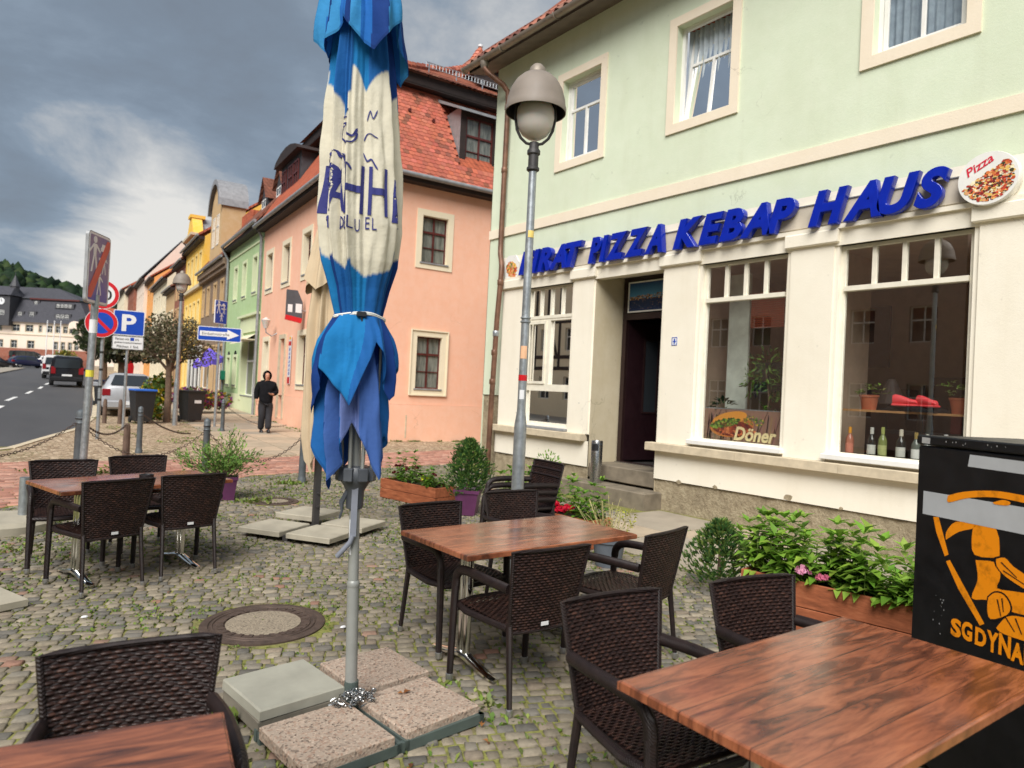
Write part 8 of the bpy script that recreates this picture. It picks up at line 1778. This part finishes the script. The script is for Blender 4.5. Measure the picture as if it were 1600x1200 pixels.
# ------------------------------------------------------------------ weeds, grass in the joints, fallen leaves
import mathutils.noise as mn
def weeds():
    V, F, C = [], [], []; q = random.Random(101); ang = radians(-24); ca, sa = cos(ang), sin(ang)
    cols = [(.20, .30, .045), (.13, .24, .035), (.27, .33, .07), (.16, .21, .045), (.27, .27, .09)]
    def tuft(x, y, n, l, spread, flat):
        for _ in range(n):
            a = q.uniform(0, 6.283); el = q.uniform(*flat); d = Vector((cos(a)*cos(el), sin(a)*cos(el), sin(el))); s_ = Vector((-sin(a), cos(a), 0)); p = Vector((x+q.gauss(0, spread), y+q.gauss(0, spread), gz(y)-.012)); ll = l*q.uniform(.5, 1.3); w_ = ll*q.uniform(.14, .30); k = len(V); m_ = p+d*ll*.55; t = p+d*ll-Vector((0, 0, ll*.18))
            V.extend([tuple(p-s_*w_*.3), tuple(m_-s_*w_), tuple(t), tuple(m_+s_*w_)]); F.append((k, k+1, k+2, k+3)); c = q.choice(cols); g = q.uniform(.7, 1.25); C.append(tuple(v*g for v in c))
    cnt = 0
    for _ in range(90000):
        y = 1.0+11*q.random()**.8; x = q.uniform(-1, 7.6)
        if not reg_cob(x, y): continue
        d = mn.noise(Vector((x*.9, y*.9, 3)))*.6+mn.noise(Vector((x*3.1, y*3.1, 7)))*.5
        if d < q.uniform(-.20, .34): continue
        # snap to the joint lines of the courses
        u = ca*x+sa*y; v = -sa*x+ca*y; warp = .05*sin(u*.9+v*.35); 
        if q.random() < .75: v = round((v-warp)/.074)*.074+warp
        xx = ca*u-sa*v; yy = sa*u+ca*v; dist = sqrt(xx*xx+yy*yy)
        tuft(xx, yy, 5 if dist < 6 else 3, .030 if dist < 6 else .038, .010, (.15, 1.1)); cnt += 1
        if cnt > 15000: break
    for (x, y, n, l, sp, fl) in ((.96, 3.30, 140, .085, .035, (.7, 1.5)), (2.10, 2.86, 60, .06, .06, (.2, 1.1)), (1.98, 3.10, 60, .05, .05, (.2, 1.1)), (1.85, 3.52, 50, .05, .08, (.2, 1.1)), (2.15, 2.72, 50, .05, .07, (.2, 1.0)), (1.30, 2.88, 30, .06, .05, (.1, .8)), (1.55, 2.80, 30, .05, .06, (.1, .8)), (2.95, 9.15, 220, .07, .16, (.2, 1.2)), (3.55, 9.9, 160, .06, .2, (.2, 1.2)), (2.4, 10.2, 100, .06, .25, (.2, 1.2)), (3.9, 10.5, 160, .08, .12, (.3, 1.3)), (.2, 7.4, 160, .06, .25, (.2, 1.2)), (.25, 6.0, 100, .05, .2, (.2, 1.2)), (1.3, 12.3, 120, .1, .2, (.2, 1.2)), (1.8, 12.6, 100, .08, .3, (.2, 1.1)), (.95, 12.9, 90, .09, .2, (.2, 1.1)), (2.7, 3.3, 60, .03, .3, (.1, 1.)), (1.95, 4.6, 80, .035, .25, (.1, 1)), (5.3, 3.2, 120, .04, .4, (.1, 1.2)), (2.5, 2.2, 80, .05, .15, (.1, 1.1)), (1.6, 2.3, 60, .05, .15, (.1, 1.1))):
        tuft2 = [tuft(x+q.gauss(0, sp), y+q.gauss(0, sp), 3, l, .012, fl) for _ in range(n//3)]
    for _ in range(900): a = q.uniform(0, 6.283); R = q.gauss(.425, .018); tuft(MAN1[0]+R*cos(a), MAN1[1]+R*sin(a), 2, .022, .006, (.1, 1.0)) if q.random() < .35+.5*sin(a*2+1) else None
    for _ in range(500): d = q.uniform(-3, 9.9); x, y = RW(-.08 if q.random() < .6 else -.3, d); tuft(x, y, 4, .07, .03, (.3, 1.3)) if sin(d*2)+sin(d*5) > .2 else None
    for _ in range(420): a = q.uniform(.1, 4.6); x, y = RW(a, -.10+q.gauss(0, .03)); tuft(x, y, 4, .06, .02, (.3, 1.3)) if sin(a*4)+sin(a*9) > .3 else None
    for _ in range(500): y = q.uniform(17, 26); x = q.uniform(2.8, 5.4); tuft(x, y, 5, .07, .05, (.2, 1.1)) if mn.noise(Vector((x*1.2, y*.8, 1))) > .15 else None
    for _ in range(260): y = q.uniform(-1.4, 6.2); tuft(5.36+q.gauss(0, .02), y, 4, .04, .01, (.2, 1.1)); tuft(6.56+q.gauss(0, .012), y, 3, .03, .006, (.2, 1.1)) if q.random() < .6 else None
    for k in range(6):
        for _ in range(26): tuft(q.uniform(5.4, 7.7), -1.6+1.15*(k+1)+q.gauss(0, .012), 3, .03, .006, (.2, 1.1))
    tag(fast_mesh('weeds', V, F, M_['leaf'], None, C, 'stuff'), 'yellow green moss and weeds growing in the cobble joints', 'weeds')
weeds()
q = random.Random(303); lc = [srgb(176, 120, 70), srgb(150, 96, 56), srgb(196, 150, 90), srgb(120, 78, 50)]
for (x, y, z, s_, lab) in ((1.72, 2.97, .088, .05, 'dry brown leaf lying curled on a pink pebbled slab of the blue parasol base'), (1.08, 3.30, .004, .045, 'dry orange leaf on the cobbles left of the front pink slab'), (1.50, 2.50, .004, .04, 'small dry leaf on the cobbles in front of the blue parasol base'), (1.98, 2.66, .004, .06, 'larger dry leaf by the right corner of the pink slab'), (1.18, 5.5, .004, .03, 'tiny dry leaf on the cobbles beyond the large manhole cover'), (1.9, 2.5, .004, .035, 'small dry leaf on the cobbles by the middle table chair')):
    lf = LF(); a = q.uniform(0, 6.283); lf.leaf((0, 0, .004), (cos(a), sin(a), .1), (0, 0, 1), s_, s_*.6, q.choice(lc)[:3], .3, .1); lf.leaf((0, 0, .004), (cos(a+2.4), sin(a+2.4), .12), (0, 0, 1), s_*.6, s_*.5, q.choice(lc)[:3], .3, .1)
    o = lf.build('fallen_leaf', M_['leaf'], None); o.location = (x, y, z); tag(o, lab, 'leaf', 'fallen leaves')
for (x, y, lab) in ((1.96, 4.20, 'tiny white pebble right of the large manhole cover'), (.62, 5.18, 'tiny white pebble on the cobbles below the distant left table')):
    mb = MB(); mb.lathe([(.012, 0), (.022, .006), (.015, .014), (.001, .016)], 6, (0, 0, 0), cap=False); o = mb.build('white_pebble', M_['signwhite']); o.location = (x, y, .001); o.scale = (1, .6, 1); tag(o, lab, 'pebble')

# ------------------------------------------------------------------ render settings
sc.render.engine = 'CYCLES'; sc.cycles.max_bounces = 6; sc.cycles.transparent_max_bounces = 12; sc.cycles.use_denoising = True
